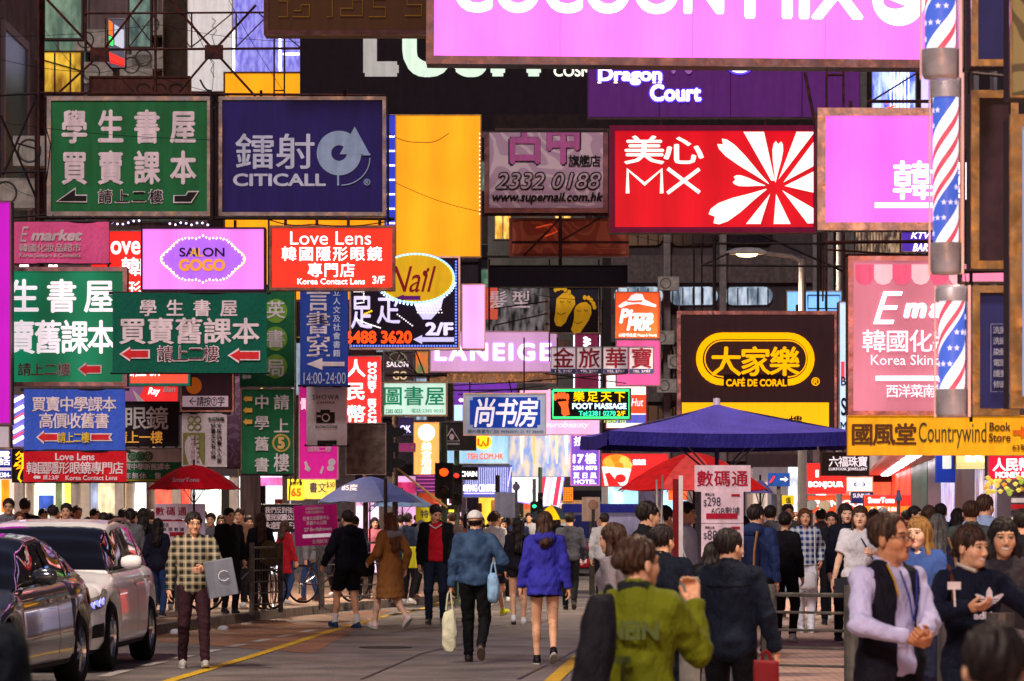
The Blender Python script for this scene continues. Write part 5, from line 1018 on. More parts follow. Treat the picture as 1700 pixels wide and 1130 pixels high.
def railing(label, posts, D0, top, nbars, ht, gz, m=GREYPOST, pr=.05, br=.012, vert=False):
    """posts: list of (x,y) ground points"""
    r = root('railing', label, 'railing', (posts[0][0], posts[0][1], gz))
    o = Vector((posts[0][0], posts[0][1], 0))
    for p in posts:
        q = Vector((p[0], p[1], 0)) - o
        G().tube(q, q + Vector((0, 0, ht + .08)), pr, n=12).build('post', m, r)
    for a, b in zip(posts[:-1], posts[1:]):
        a_ = Vector((a[0], a[1], 0)) - o; b_ = Vector((b[0], b[1], 0)) - o; d = (b_ - a_).normalized()
        for k in range(nbars):
            z = ht - k * (ht - .15) / (nbars - 1)
            G().tube(a_ + d * pr + Vector((0, 0, z)), b_ - d * pr + Vector((0, 0, z)), br if k else br * 1.6, n=6).build('rail', m, r)
        if vert:
            L_ = (b_ - a_).length; nn = int(L_ / .14)
            for k in range(1, nn):
                p = a_ + d * (L_ * k / nn); G().tube(p + Vector((0, 0, .15)), p + Vector((0, 0, ht)), .007, n=5).build('bar', m, r)
    return r
def lpz(px, D, gz=.13): return ((px - 850) * D / F, D)
railing('dark horizontal bar railing between two posts before the woman in white trousers', [lpz(1277, 29), lpz(1414, 28.6)], 29, 0, 7, 1.0, .0, pr=.062, br=.011)
railing('grey railing on the left pavement in front of the parked bicycle', [lpz(418, 55), lpz(466, 56.6)], 55, 0, 6, 1.02, .13, pr=.04, vert=True)
railing('grey railing on the left pavement behind the couple', [lpz(534, 60), lpz(590, 61.5), lpz(650, 63)], 60, 0, 6, 1.05, .13, pr=.05)
railing('blurred pale railing at the bottom right corner', [lpz(1578, 20.5), lpz(1660, 19.2), lpz(1740, 16.5)], 20, 0, 5, 1.03, .0, m=mat((120, 112, 112), rough=.35, metal=.7, kind='metal'), pr=.075, br=.02)
def bollard(label, px, D, top, rad):
    z = EYE + (HZ - top) * D / F
    r = root('bollard', label, 'bollard', lp(px, D) + (0.0,)); 
    G().lathe([(rad * 1.25, 0), (rad * 1.25, .08), (rad, .1), (rad, z - .02), (rad * .8, z), (0, z)], 20).build('shaft', mat((128, 120, 112), rough=.7, kind='rust', rgb2=(104, 96, 92)), r, smooth=True)
bollard('grey metal bollard right of the green jacket', 1145, 20, 957, .058)
tag(G().box(-.09, .09, -.06, .06, 0, .9).box(-.075, .075, -.061, -.059, .5, .8).build('ticket_machine', mat((70, 68, 72), rough=.5), None, lp(300, 57) + (.13,)), 'grey waist-high metal post box at the kerb behind the checked shirt', 'post')

# --- barber poles
def barber(label, px, D, y0, y1, wpx, cap0=0, cap1=0, m_=None):
    s = D / F; h = (y1 - y0) * s; rad = wpx * s / 2
    r = root('barber_pole', label, 'barber pole', P(px, y1, D))
    cb, ct = cap1 * s, h - cap0 * s
    n, k = 24, 60; V = []; F_ = []; 
    for j in range(k + 1):
        z = cb + (ct - cb) * j / k
        for i in range(n): a = 2 * math.pi * i / n; V.append((rad * .86 * math.cos(a), rad * .86 * math.sin(a), z))
    F_ = [(j * n + i, j * n + (i + 1) % n, (j + 1) * n + (i + 1) % n, (j + 1) * n + i) for j in range(k) for i in range(n)]
    m = STRIPE
    o = mesh('striped_cylinder', V, F_, m, r, smooth=True)
    # stars
    for j in range(int((ct - cb) / .085)):
        for i in range(6):
            z0 = cb + .05 + j * .085; a = -math.pi / 2 + (i - 2.5) * .52
            ph = (a / (2 * math.pi) - z0 / .62 + .02) % 1.0
            if .05 < ph < .27:
                g = G(); pts = [(math.cos(R(90 + 36 * q)) * (.017 if q % 2 == 0 else .007), math.sin(R(90 + 36 * q)) * (.017 if q % 2 == 0 else .007)) for q in range(10)]
                g.prism(pts, -.001, .001); st = g.build('star', WE2, r, (rad * .875 * math.cos(a), rad * .875 * math.sin(a), z0)); st.rotation_euler = (0, 0, a + math.pi / 2)
    tube_m = mat((190, 176, 190), rough=.12, metal=.2)
    if cap0: G().lathe([(0, h), (rad * .9, h), (rad, h - .02), (rad, ct)], n).build('end_cap', CHR, r, smooth=True)
    if cap1: G().lathe([(rad, cb), (rad, .02), (rad * .9, 0), (0, 0)], n).build('end_cap', CHR, r, smooth=True)
    g = G(); g.box(-rad * 1.1, -rad * .98, rad * .2, rad * .4, 0, h); g.box(rad * .98, rad * 1.15, -rad * .5, rad * .4, 0, h); g.build('side_rail', mat((220, 200, 220), rough=.15, metal=.6), r)
    return r
CHR = mat((222, 208, 214), rough=.3, metal=.35, kind='metal')
STRIPE = bpy.data.materials.new('stripe'); STRIPE.use_nodes = True
t_ = STRIPE.node_tree; n_ = t_.nodes; L_ = t_.links; b_ = n_['Principled BSDF']
tc_ = n_.new('ShaderNodeTexCoord'); sp_ = n_.new('ShaderNodeSeparateXYZ'); L_.new(tc_.outputs['Object'], sp_.inputs[0])
at_ = n_.new('ShaderNodeMath'); at_.operation = 'ARCTAN2'; L_.new(sp_.outputs[1], at_.inputs[0]); L_.new(sp_.outputs[0], at_.inputs[1])
m1 = n_.new('ShaderNodeMath'); m1.operation = 'DIVIDE'; L_.new(at_.outputs[0], m1.inputs[0]); m1.inputs[1].default_value = 2 * math.pi
m2 = n_.new('ShaderNodeMath'); m2.operation = 'DIVIDE'; L_.new(sp_.outputs[2], m2.inputs[0]); m2.inputs[1].default_value = .62
m3 = n_.new('ShaderNodeMath'); m3.operation = 'SUBTRACT'; L_.new(m1.outputs[0], m3.inputs[0]); L_.new(m2.outputs[0], m3.inputs[1])
m4 = n_.new('ShaderNodeMath'); m4.operation = 'ADD'; L_.new(m3.outputs[0], m4.inputs[0]); m4.inputs[1].default_value = 20.02
m5 = n_.new('ShaderNodeMath'); m5.operation = 'FRACT'; L_.new(m4.outputs[0], m5.inputs[0])
cr = n_.new('ShaderNodeValToRGB'); cr.color_ramp.interpolation = 'CONSTANT'; e_ = cr.color_ramp.elements
e_[0].position = 0; e_[0].color = (.06, .12, .55, 1); e_[1].position = .32; e_[1].color = (.9, .88, .95, 1)
for p_, c_ in ((.47, (.6, .08, .12, 1)), (.55, (.9, .88, .95, 1)), (.68, (.6, .08, .12, 1)), (.76, (.9, .88, .95, 1)), (.88, (.6, .08, .12, 1)), (.95, (.9, .88, .95, 1))):
    q_ = e_.new(p_); q_.color = c_
L_.new(m5.outputs[0], cr.inputs[0]); L_.new(cr.outputs[0], b_.inputs['Base Color']); L_.new(cr.outputs[0], b_.inputs['Emission Color']); b_.inputs['Emission Strength'].default_value = .75; b_.inputs['Roughness'].default_value = .2
barber('large striped barber pole at the top with a chrome bottom cap', 1561, 19, -60, 130, 60, 0, 48)
barber('striped barber pole with stars, the middle of the three', 1570, 20, 122, 455, 50, 40, 52)
barber('short striped barber pole with chrome ends, the lowest of the three', 1580, 19.5, 474, 692, 52, 26, 46)

# ================================================================== UMBRELLAS
def canopy(R_, h, n, m, sub=5, curve=1.6, valance=0, rim_sag=.04, m2=None):
    V = []; Fa = []; rings = sub + 1
    for j in range(rings):
        t = j / sub
        for i in range(n * 4):
            a = 2 * math.pi * i / (n * 4); k = (i % 4) / 4; sagk = math.sin(math.pi * k)
            r = R_ * t * (1 - .045 * sagk * t); z = h * (1 - t ** curve) - .035 * sagk * t * R_ * .6 - (0)
            V.append((r * math.cos(a), r * math.sin(a), z))
    N = n * 4
    for j in range(sub):
        for i in range(N): Fa.append((j * N + i, (j + 1) * N + i, (j + 1) * N + (i + 1) % N, j * N + (i + 1) % N))
    return V, Fa, N
def umbrella(label, px, D, top, rim, wpx, n, rgb, rgb2=None, hold=None, pole_to=None, curve=1.7, tilt=(0, 0), txt=None, group=None):
    s = D / F; R_ = wpx * s / 2; h = (rim - top) * s; z = EYE + (HZ - rim) * s
    r = root('umbrella', label, 'umbrella', ((px - 850) * s, D, z), 0, group); r.rotation_euler = (tilt[0], tilt[1], .3)
    V, Fa, N = canopy(R_, h, n, None, curve=curve)
    m = mat(rgb, rough=.55, var=.08); o = mesh('canopy', V, Fa, m, r, smooth=False)
    if rgb2:
        o.data.materials.append(mat(rgb2, rough=.55, var=.08))
        for p in o.data.polygons:
            c = p.center; a = (math.atan2(c.y, c.x) / (2 * math.pi) * n) % n
            p.material_index = int(a) % 2
    for i in range(n):
        a = 2 * math.pi * i / n
        pts = [(R_ * t * math.cos(a), R_ * t * math.sin(a), h * (1 - t ** curve) - .015) for t in (0, .3, .6, .85, 1.02)]
        G().path(pts, .006, 4).build('rib', MET, r)
        G().tube((R_ * .5 * math.cos(a), R_ * .5 * math.sin(a), h * (1 - .5 ** curve) - .02), (0, 0, h * .1 - .25), .005, n=4).build('stretcher', MET, r)
    L_ = pole_to if pole_to is not None else z
    G().tube((0, 0, h + .07), (0, 0, -L_ + .02), .015, n=8).build('shaft', DARKMET, r)
    if txt:
        st, a0, a1, b0, b1 = txt
        gv, gf = glyphs(st, .02); lo, hi = gv.min(0), gv.max(0)
        x = -a0 + 0; vv = []
        for q in gv:
            xx = (a0 + (q[0] - lo[0]) / (hi[0] - lo[0]) * (a1 - a0)); zz = (b0 + (q[1] - lo[1]) / (hi[1] - lo[1]) * (b1 - b0))
            t = (max(0, 1 - zz / h)) ** (1 / curve); rr_ = R_ * t; yy = -math.sqrt(max(rr_ ** 2 - xx ** 2, 0)) - .02
            ca, sa = math.cos(-.3), math.sin(-.3); vv.append((xx * ca - yy * sa, xx * sa + yy * ca, zz - .01))
        mesh('lettering', vv, gf, WP, r)
    return r
umbrella('red domed umbrella held over the pavement at left with small white lettering', 322, 50.6, 771, 811, 158, 8, (220, 10, 32), pole_to=.9, txt=('SmarTone', -.26, .12, .1, .16))
umbrella('dark navy umbrella with pale print behind the couple', 614, 66, 790, 832, 176, 8, (42, 48, 92), curve=1.5, txt=('85度', -.5, -.2, .2, .32))
umbrella('faded grey blue umbrella beyond the dark navy umbrella', 668, 72, 815, 840, 110, 8, (96, 124, 170), curve=1.5)
umbrella('orange red parasol edge behind the red pedestrian signal', 712, 80, 808, 838, 66, 8, (240, 90, 50), curve=1.4)
umbrella('big red stall umbrella beneath the blue market umbrella', 1152, 47, 750, 812, 262, 8, (242, 34, 36), rgb2=(248, 84, 80), curve=1.5)
umbrella('rainbow umbrella with yellow and black panels far down the street', 915, 92, 838, 862, 100, 8, (40, 50, 60), rgb2=(230, 190, 20), curve=1.4)
umbrella('pale lilac umbrella edge right of the price boards', 1262, 52, 796, 818, 46, 6, (130, 120, 200), curve=1.4)
# blue market umbrella : four sided, deep valance
r = root('market_umbrella', 'large square blue market umbrella with deep valance over the stall', 'umbrella', P(1190, 720, 40), R(5))
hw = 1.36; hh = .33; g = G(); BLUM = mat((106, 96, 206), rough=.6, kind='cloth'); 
V = [(-hw, -hw, 0), (hw, -hw, 0), (hw, hw, 0), (-hw, hw, 0), (0, 0, hh)]
Vv, Ff = [], []
for a, b in ((0, 1), (1, 2), (2, 3), (3, 0)):
    A, B, T = Vector(V[a]), Vector(V[b]), Vector(V[4]); n = 8; base = len(Vv)
    for j in range(n + 1):
        for i in range(n + 1):
            t = j / n; p = (A.lerp(B, i / n)).lerp(T, t); sag = -.05 * math.sin(math.pi * t) * (1 - .3 * abs(2 * i / n - 1)); p.z += sag - .03 * math.sin(math.pi * i / n) * (1 - t); Vv.append(p)
    Ff += [(base + j * (n + 1) + i, base + j * (n + 1) + i + 1, base + (j + 1) * (n + 1) + i + 1, base + (j + 1) * (n + 1) + i) for j in range(n) for i in range(n)]
mesh('canopy', Vv, Ff, BLUM, r, smooth=True)
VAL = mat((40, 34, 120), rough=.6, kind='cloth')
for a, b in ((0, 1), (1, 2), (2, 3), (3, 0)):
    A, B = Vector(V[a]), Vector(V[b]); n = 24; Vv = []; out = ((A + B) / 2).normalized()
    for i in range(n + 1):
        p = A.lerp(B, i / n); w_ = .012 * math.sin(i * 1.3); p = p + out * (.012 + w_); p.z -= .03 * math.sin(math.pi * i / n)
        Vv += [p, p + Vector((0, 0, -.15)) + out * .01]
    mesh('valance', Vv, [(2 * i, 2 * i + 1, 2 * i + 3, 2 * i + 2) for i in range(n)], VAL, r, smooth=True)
for x, y in ((-hw, -hw), (hw, -hw), (hw, hw), (-hw, hw)):
    G().tube((0, 0, hh - .03), (x, y, -.03), .014, n=6).build('rib', MET, r); G().tube((0, 0, -.5), (x * .5, y * .5, hh * .45), .01, n=6).build('stretcher', MET, r)
G().tube((0, 0, hh + .03), (0, 0, -P(1200, 720, 40).z + .13), .024, n=10).build('shaft', mat((60, 60, 120), rough=.5), r); G().lathe([(0, hh + .07), (.04, hh + .06), (.04, hh - .01)], 8).build('finial', WP, r)
# handheld-tariff boards
def board(label, px, py0, py1, w, D, panels, gz=.13, tilt=0, polepx=None):
    s = D / F; r = root('price_board', label, 'placard', ((px - 850) * s, D, gz)); z1 = EYE + (HZ - py0) * s - gz
    X = lambda a: (a - px) * s; Z = lambda b: EYE + (HZ - b) * s - gz
    for k, (a0, b0, a1, b1, rgb, its) in enumerate(panels):
        y0 = -.01 * k
        pn = G().box(X(a0), X(a1), y0 - .014, y0, Z(b1), Z(b0)).build('panel', mat(rgb, rough=.45, emit=.06), r)
        for it in its:
            if it[0] == 'box': G().box(X(it[1]), X(it[3]), y0 - .022, y0 - .015, Z(it[4]), Z(it[2])).build('print', it[5], pn); continue
            kind_, st, c0, d0, c1, d1, m = it[:7]
            if kind_ == 'c':
                n = len(st)
                for i, ch in enumerate(st):
                    gv, gf = cjk(ch, .04); cw = min(d1 - d0, (c1 - c0) / n); ccx = c0 + cw / 2 + (c1 - c0 - cw) * (i / (n - 1) if n > 1 else 0)
                    vv = [(X(ccx) + (q[0] - .5) * cw * s, y0 - .018 + q[2] * .15, Z((d0 + d1) / 2) + (q[1] - .38) * (d1 - d0) * s) for q in gv]; mesh('lettering', vv, gf, m, pn)
            else:
                gv, gf = glyphs(st, .005 if kind_ == 'l' else .04); lo, hi = gv.min(0), gv.max(0)
                vv = [(X(c0 + (q[0] - lo[0]) / (hi[0] - lo[0]) * (c1 - c0)), y0 - .018 + q[2] * .15, Z(d1 - (q[1] - lo[1]) / (hi[1] - lo[1]) * (d1 - d0))) for q in gv]; mesh('lettering', vv, gf, m, pn)
    G().tube((X(polepx or px), .02, 0), (X(polepx or px), .02, z1 - .02), .014, n=8).build('stand', MET, r)
    r.rotation_euler = (0, R(tilt), 0)
    return r
LIL = (216, 188, 204); RD2 = mat((170, 14, 50)); GR = mat((70, 60, 76))
board('tall lilac price board with red heading and two phone tariffs', 1199, 772, 922, 0, 37, [
    (1153, 772, 1246, 816, LIL, [('c', '數碼通', 1156, 780, 1242, 808, RD2)]), (1164, 816, 1234, 868, LIL, [('l', '$', 1168, 829, 1173, 842, GR), ('l', '298', 1174, 825, 1196, 840, GR), ('l', '6GB數據', 1181, 841, 1228, 855, GR), ('box', 1172, 851 + 1, 1224, 861, RD2), ('box', 1214, 820, 1228, 824, RD2), ('c', '單咭上台', 1170, 818, 1186, 823, GR)]),
    (1164, 869, 1234, 924, LIL, [('l', '$', 1168, 884, 1173, 896, GR), ('l', '88', 1174, 880, 1190, 896, GR), ('c', '無限數據', 1180, 900, 1228, 912, GR), ('box', 1214, 874, 1228, 878, RD2), ('c', '單咭上台', 1170, 873, 1186, 878, GR)])])
board('lilac tariff board half hidden behind the man in the checked shirt', 300, 836, 905, 0, 57, [
    (312, 836, 341, 930, (196, 170, 196), []), (257, 836, 313, 862, LIL, [('c', '數碼通', 258, 841, 310, 856, RD2)]), (260, 863, 313, 925, LIL, [('box', 262, 863, 311, 865, RD2), ('c', '無限數據', 270, 875, 306, 882, GR), ('box', 282, 883, 306, 890, RD2), ('l', '$88', 266, 868, 280, 876, GR)])])
board('magenta placard with white lines of text held up behind the boy in black', 531, 838, 905, 0, 58, [
    (496, 838, 568, 905, (190, 12, 120), [('c', '專業英語課程培訓', 516, 841, 546, 846, WPD), ('c', '社會公益服務中心', 516, 847, 546, 852, WPD), ('c', '社會公益服務中心', 511, 856, 555, 863, WP), ('c', '英語中心公關', 516, 864, 550, 871, WP), ('b', '27 Englishtown', 512, 875, 558, 883, WP), ('box', 509, 886, 556, 892, mat((236, 226, 236), emit=.3)), ('c', '全港試堂', 524, 895, 550, 902, WP)])], tilt=-3)
board('yellow hand-lettered price poster on the left pavement', 497, 795, 832, 0, 70, [
    (477, 795, 505, 830, (226, 196, 50), [('b', '65', 483, 810, 500, 824, mat((220, 90, 10))), ('c', '貨物平賣', 481, 799, 502, 806, BK)]), (505, 795, 557, 828, (224, 200, 90), [('c', '書文', 513, 800, 542, 818, GR), ('l', '$50', 542, 800, 556, 810, GR)])])
board('small yellow placard raised above the crowd right of centre', 1308, 822, 838, 0, 66, [(1298, 822, 1318, 838, (240, 210, 30), [('c', '值', 1304, 825, 1313, 835, BK)])])
board('yellow low poster between heads beyond the green signal', 776, 842, 868, 0, 66, [(690, 842, 735, 866, (226, 216, 40), [('c', '特價', 698, 846, 728, 860, GR)])])
board('yellow lit arrow plate under the signal pole', 752, 846, 856, 0, 68, [(742, 838, 764, 862, (26, 22, 18), [('box', 745, 846, 760, 850, mat((240, 230, 60), emit=1))])])
# flag of white scribbled protest cloth
o = sign('banner_sign', 'black cloth covered in white handwritten scrawl over the left crowd', 'banner', (438, 838, 497, 882), 62, cloth((40, 34, 40)), banner=True, items=[('c', '我們反對強拆', 440, 841, 495, 852, WP, {'b': .0}), ('c', '還我家園公道', 440, 853, 495, 864, WP), ('c', '永遠堅持下去', 440, 866, 495, 878, WP)])

# stall under the market umbrella
r = root('market_stall', 'stall with red crate table and clear plastic sheets under the blue umbrella', 'stall', lp(1165, 34) + (.0,))
G().box(-.35, .35, 0, .5, .45, .75).build('crate', mat((196, 26, 30), rough=.5), r)
for i in range(4): G().box(-.36, .36, -.012, -.001, .48 + i * .07, .5 + i * .07).build('slat', mat((150, 16, 24), rough=.5), r)
G().box(-.38, .38, -.03, .53, .752, .80).build('table_top', mat((206, 196, 210), rough=.4), r)
for x in (-.3, .3): G().tube((x, .1, 0), (x, .1, .45), .015).build('leg', MET, r)
tag(G().box(-.032, .032, -.03, .03, .0, 2.02).build('sign_post', mat((120, 18, 28), rough=.5), None, lp(1122, 38) + (.0,)), 'dark red upright sign post with pale edge left of the price board', 'post')
tag(G().box(-.022, .022, -.05, -.031, 1.2, 2.05).build('strip_board', mat((224, 214, 220), rough=.5), None, lp(1130, 37.5) + (.0,)), 'narrow white upright strip board beside the dark red post', 'board')
for i, (a, b, c, d) in enumerate(((1090, 796, 1093, 900), (1100, 788, 1098, 870), (1116, 860, 1140, 930), (1086, 815, 1112, 900))):
    o0 = P(a, b, 39 + i * .2); g = G().tube((0, 0, 0), P(c, d, 39 + i * .2) - o0, .012, n=6); tag(g.build('selfie_stick', mat((206, 200, 206), rough=.3, metal=.5), None, o0), 'thin silver rod %s the dark red post' % ['standing left of', 'rising highest beside', 'leaning low right of', 'tilted across the man left of'][i], 'rod')
r = root('stall_tent', 'blue roofed white sided stall tent in the far centre', 'tent', P(1000, 870, 78))
G().box(-.75, .85, 0, 2.2, -.3, .25).build('side_wall', mat((170, 164, 196), rough=.6, emit=.1), r)
G().box(-.85, .95, -.1, 2.3, .252, .44).build('roof', mat((44, 48, 150), rough=.5), r)
G().box(-.752, -.10, -.05, -.001, -.3, .2).build('side_wall', mat((40, 44, 110), rough=.6), r)
# hanging ornaments at right edge
r = root('hanging_ornament', 'cluster of yellow and orange paper flowers hanging below the money changer box', 'ornament', P(1668, 805, 40))
random.seed(5)
for i in range(34):
    a = Vector((random.uniform(-.2, .2), random.uniform(-.08, .08), random.uniform(-.1, .09))); c_ = [(250, 230, 110), (250, 170, 60), (190, 210, 90)][0 if a.x < 0 and i % 4 else i % 3]
    q = G().lathe([(0, .03), (.035, .01), (.015, -.02), (0, -.025)], 6, a).build('paper_flower', mat(c_, emit=.35, rough=.6), r)
r = root('goods_rack', 'rack of small red and white packets at the right edge', 'rack', lp(1692, 40) + (.13,))
for i in range(12):
    G().box(-.09, .09, -.02, .02, .95 + i * .07, 1.0 + i * .07).build('packet', mat([(206, 30, 40), (236, 230, 236), (60, 40, 60)][i % 3], rough=.4), r)
G().tube((0, .04, 0), (0, .04, 1.85), .02).build('stand', MET, r)
# litter, planters
for i, (a, b, w_) in enumerate(((290, 1052, .05), (370, 1046, .06))):
    o0 = gp(a, b); g = G().lathe([(w_ * .9, 0), (w_, .04), (w_ * .5, .08), (0, .07)], 7); o = g.build('litter', mat((196, 196, 206), rough=.6), None, (o0[0], o0[1], .003)); tag(o, ['crumpled pale paper on the road near the white car', 'crumpled white wrapper in front of the kerb'][i], 'litter'); o.scale = (1.4, .8, .8)

# ================================================================== VEHICLES
def tab(pts):
    xs = [p[0] for p in pts]; ys = [p[1] for p in pts]
    def f(x):
        if x <= xs[0]: return ys[0]
        if x >= xs[-1]: return ys[-1]
        for i in range(len(xs) - 1):
            if x <= xs[i + 1]:
                t = (x - xs[i]) / (xs[i + 1] - xs[i]); t = t * t * (3 - 2 * t) * .5 + t * .5
                return ys[i] + (ys[i + 1] - ys[i]) * t
    return f
def car(name, label, cat, loc, rz, L, W, belt, roof, hwt, wheels, wr, paint, cab, sides, ws, glass, rimc=(190, 186, 186), rails=False, roofm=None, lamps=0, zb0=.24, ns=10):
    r = root(name, label, cat, (loc[0], loc[1], 0), rz)
    def zb(y):
        z = zb0
        for yc in wheels:
            d = abs(y - yc); Ra = wr + .07
            if d < Ra: z = max(z, math.sqrt(Ra * Ra - d * d) + wr - .02)
        return z
    FR = [(.0, .93), (.12, .985), (.32, 1.0), (.5, .992), (.72, .975), (.86, .945), (.95, .90), (1, .84)]
    def lb(y, f, sgn, off=0):
        for i in range(len(FR) - 1):
            if f <= FR[i + 1][0]:
                t = (f - FR[i][0]) / (FR[i + 1][0] - FR[i][0]); k = FR[i][1] + (FR[i + 1][1] - FR[i][1]) * t; break
        else: k = FR[-1][1]
        z0 = zb(y)
        return (sgn * (W / 2 * hwt(y) * k + off), y, z0 + (belt(y) - z0) * f)
    ys = sorted(set([i * L / 64 for i in range(65)] + [w_ + d * (wr + .07) for w_ in wheels for d in (-1, -.97, -.85, .85, .97, 1)] + [.02, .06, L - .02, L - .06]))
    fs = [0, .06, .12, .22, .32, .42, .5, .6, .72, .8, .86, .91, .95, 1]
    V = []; Fa = []; K = 0
    for y in ys:
        row = [lb(y, f, -1) for f in fs]
        b_ = belt(y); hw = W / 2 * hwt(y) * .84
        row += [(x * hw, y, b_ + .035 * (1 - x * x)) for x in (-.8, -.5, -.2, 0, .2, .5, .8)]
        row += [lb(y, f, 1) for f in fs[::-1]]
        K = len(row); V += row
    for j in range(len(ys) - 1):
        for i in range(K - 1): Fa.append((j * K + i, j * K + i + 1, (j + 1) * K + i + 1, (j + 1) * K + i))
    Fa += [tuple(range(K))[::-1], tuple(range((len(ys) - 1) * K, len(ys) * K))]
    body = mesh('body', V, Fa, paint, r, smooth=True)
    # greenhouse
    y0, y1 = cab
    def S_(y, u, sgn, off=0):
        b_ = belt(y) - .01; z = max(roof(y), b_ + .001); k = min(1, (z - b_) / .35)
        hb = W / 2 * hwt(y) * .86; ht = W / 2 * hwt(y) * (.86 - .18 * k)
        if u < .55:
            t = u / .55; x = hb + (ht - hb) * t + .02 * math.sin(math.pi * t); zz = b_ + (z - .055 * k - b_) * t
        else:
            t = (u - .55) / .45; a = t * math.pi / 2; x = ht * math.cos(a) ** .55 if t < 1 else 0; zz = z - .055 * k + .055 * k * math.sin(a)
        return Vector((sgn * (x + (off if u < .6 else off * (1 - (u - .6) / .4))), y, zz + (off if u >= .45 else 0)))
    us = [0, .1, .2, .3, .4, .5, .55, .6, .66, .72, .8, .9, 1]
    n = 44; V = []; Fa = []
    for j in range(n + 1):
        y = y0 + (y1 - y0) * j / n; row = [S_(y, u, -1) for u in us] + [S_(y, u, 1) for u in us[-2::-1]]; K = len(row); V += row
    for j in range(n):
        for i in range(K - 1): Fa.append((j * K + i, j * K + i + 1, (j + 1) * K + i + 1, (j + 1) * K + i))
    mesh('cabin_shell', V, Fa, roofm or paint, r, smooth=True)
    def patch(fn, ya, yb, ua, ub, sgn, m, nm, off=.008, nn=10, cut0=0, cut1=0):
        V = []; Fa = []
        for j in range(nn + 1):
            for i in range(nn + 1):
                u = ua + (ub - ua) * i / nn; y_a = ya + cut0 * (i / nn); y_b = yb + cut1 * (i / nn); y = y_a + (y_b - y_a) * j / nn
                V.append(fn(y, u, sgn, off))
        Fa = [(j * (nn + 1) + i, j * (nn + 1) + i + 1, (j + 1) * (nn + 1) + i + 1, (j + 1) * (nn + 1) + i) for j in range(nn) for i in range(nn)]
        return mesh(nm, V, Fa, m, r, smooth=True)
    for sgn in (-1, 1):
        for ya, yb, c0, c1 in sides:
            patch(S_, ya, yb, .07, .5, sgn, glass, 'side_window', .012, cut0=c0, cut1=c1)
            patch(S_, ya - .03, yb + .03, .03, .06, sgn, MET, 'window_trim', .014, nn=6)
    # windscreen spans both sides
    V = []; nn = 14; uu = [.1, .25, .4, .52, .6, .7, .8, .9, 1]
    for j in range(nn + 1):
        y = ws[0] + (ws[1] - ws[0]) * j / nn; V += [S_(y, u, -1, .010) for u in uu] + [S_(y, u, 1, .010) for u in uu[-2::-1]]
    K = len(uu) * 2 - 1
    mesh('windscreen', V, [(j * K + i, j * K + i + 1, (j + 1) * K + i + 1, (j + 1) * K + i) for j in range(nn) for i in range(K - 1)], glass, r, smooth=True)
    SEAM = mat((20, 18, 20), rough=.8)
    for sgn in (-1, 1):
        for ya, yb, c0, c1 in sides[:2]:
            patch(lb, yb + .04, yb + .052, .1, .97, sgn, SEAM, 'door_seam', .004, nn=8)
            h_ = lb(yb - .12, .8, sgn, .025); G().box(h_[0] - .015, h_[0] + .015, h_[1] - .2, h_[1], h_[2] - .015, h_[2] + .015).build('door_handle', MET, r)
        patch(lb, wheels[0] + wr + .12, wheels[1] - wr - .12, .0, .05, sgn, mat((30, 28, 30), rough=.7), 'sill_trim', .006)
        hl = patch(lb, .10, .62, .66, .86, sgn, mat((200, 206, 226), rough=.05, metal=.9, emit=lamps), 'headlight', .010)
        for k in range(3):
            c_ = lb(.2 + k * .13, .75, sgn, .012); G().lathe([(0, 0), (.03, .0), (.04, .012)], 10, c_, 'x').build('lamp_lens', mat((150, 150, 255), emit=1.5), hl)
        patch(lb, .10, .42, .2, .42, sgn, mat((24, 22, 24), rough=.6), 'fog_light_recess', .010)
        patch(lb, L - .5, L - .08, .66, .86, sgn, mat((150, 16, 20), rough=.15), 'tail_light', .010)
        b_ = belt(ws[0] + .35)
        q = Vector((sgn * W / 2 * 1.06, ws[0] + .42, b_ + .10))
        g = G(); prof = [(0, -.1), (.06, -.09), (.09, -.03), (.09, .05), (.07, .09), (0, .1)]
        g.lathe(prof, 12, (0, 0, 0), 'x'); mr = g.build('wing_mirror', paint, r, q, True); mr.scale = (1.15, .7, .85)
        G().tube((-sgn * .2, .02, -.09), (0, 0, -.03), .025).build('mirror_arm', SEAM, mr)
        if rails: G().path([S_(y, .62, sgn, .03) + Vector((0, 0, .02)) for y in (ws[1] + .15, ws[1] + .4, 2.7, 3.3, y1 - .6)], .018, 6).build('roof_rail', MET, r)
    G().box(-W * .3, W * .3, -.02, .02, .5, .74).build('grille', mat((22, 22, 26), rough=.4, metal=.5), r)
    for k in range(5): G().box(-W * .29, W * .29, -.03, -.021, .53 + k * .045, .54 + k * .045).build('grille_bar', MET, r)
    G().box(-.26, .26, -.03, -.005, .36, .47).build('number_plate', WP, r)
    G().box(-W * .42, W * .42, .15, L - .15, .2, .5).build('underbody', SEAM, r)
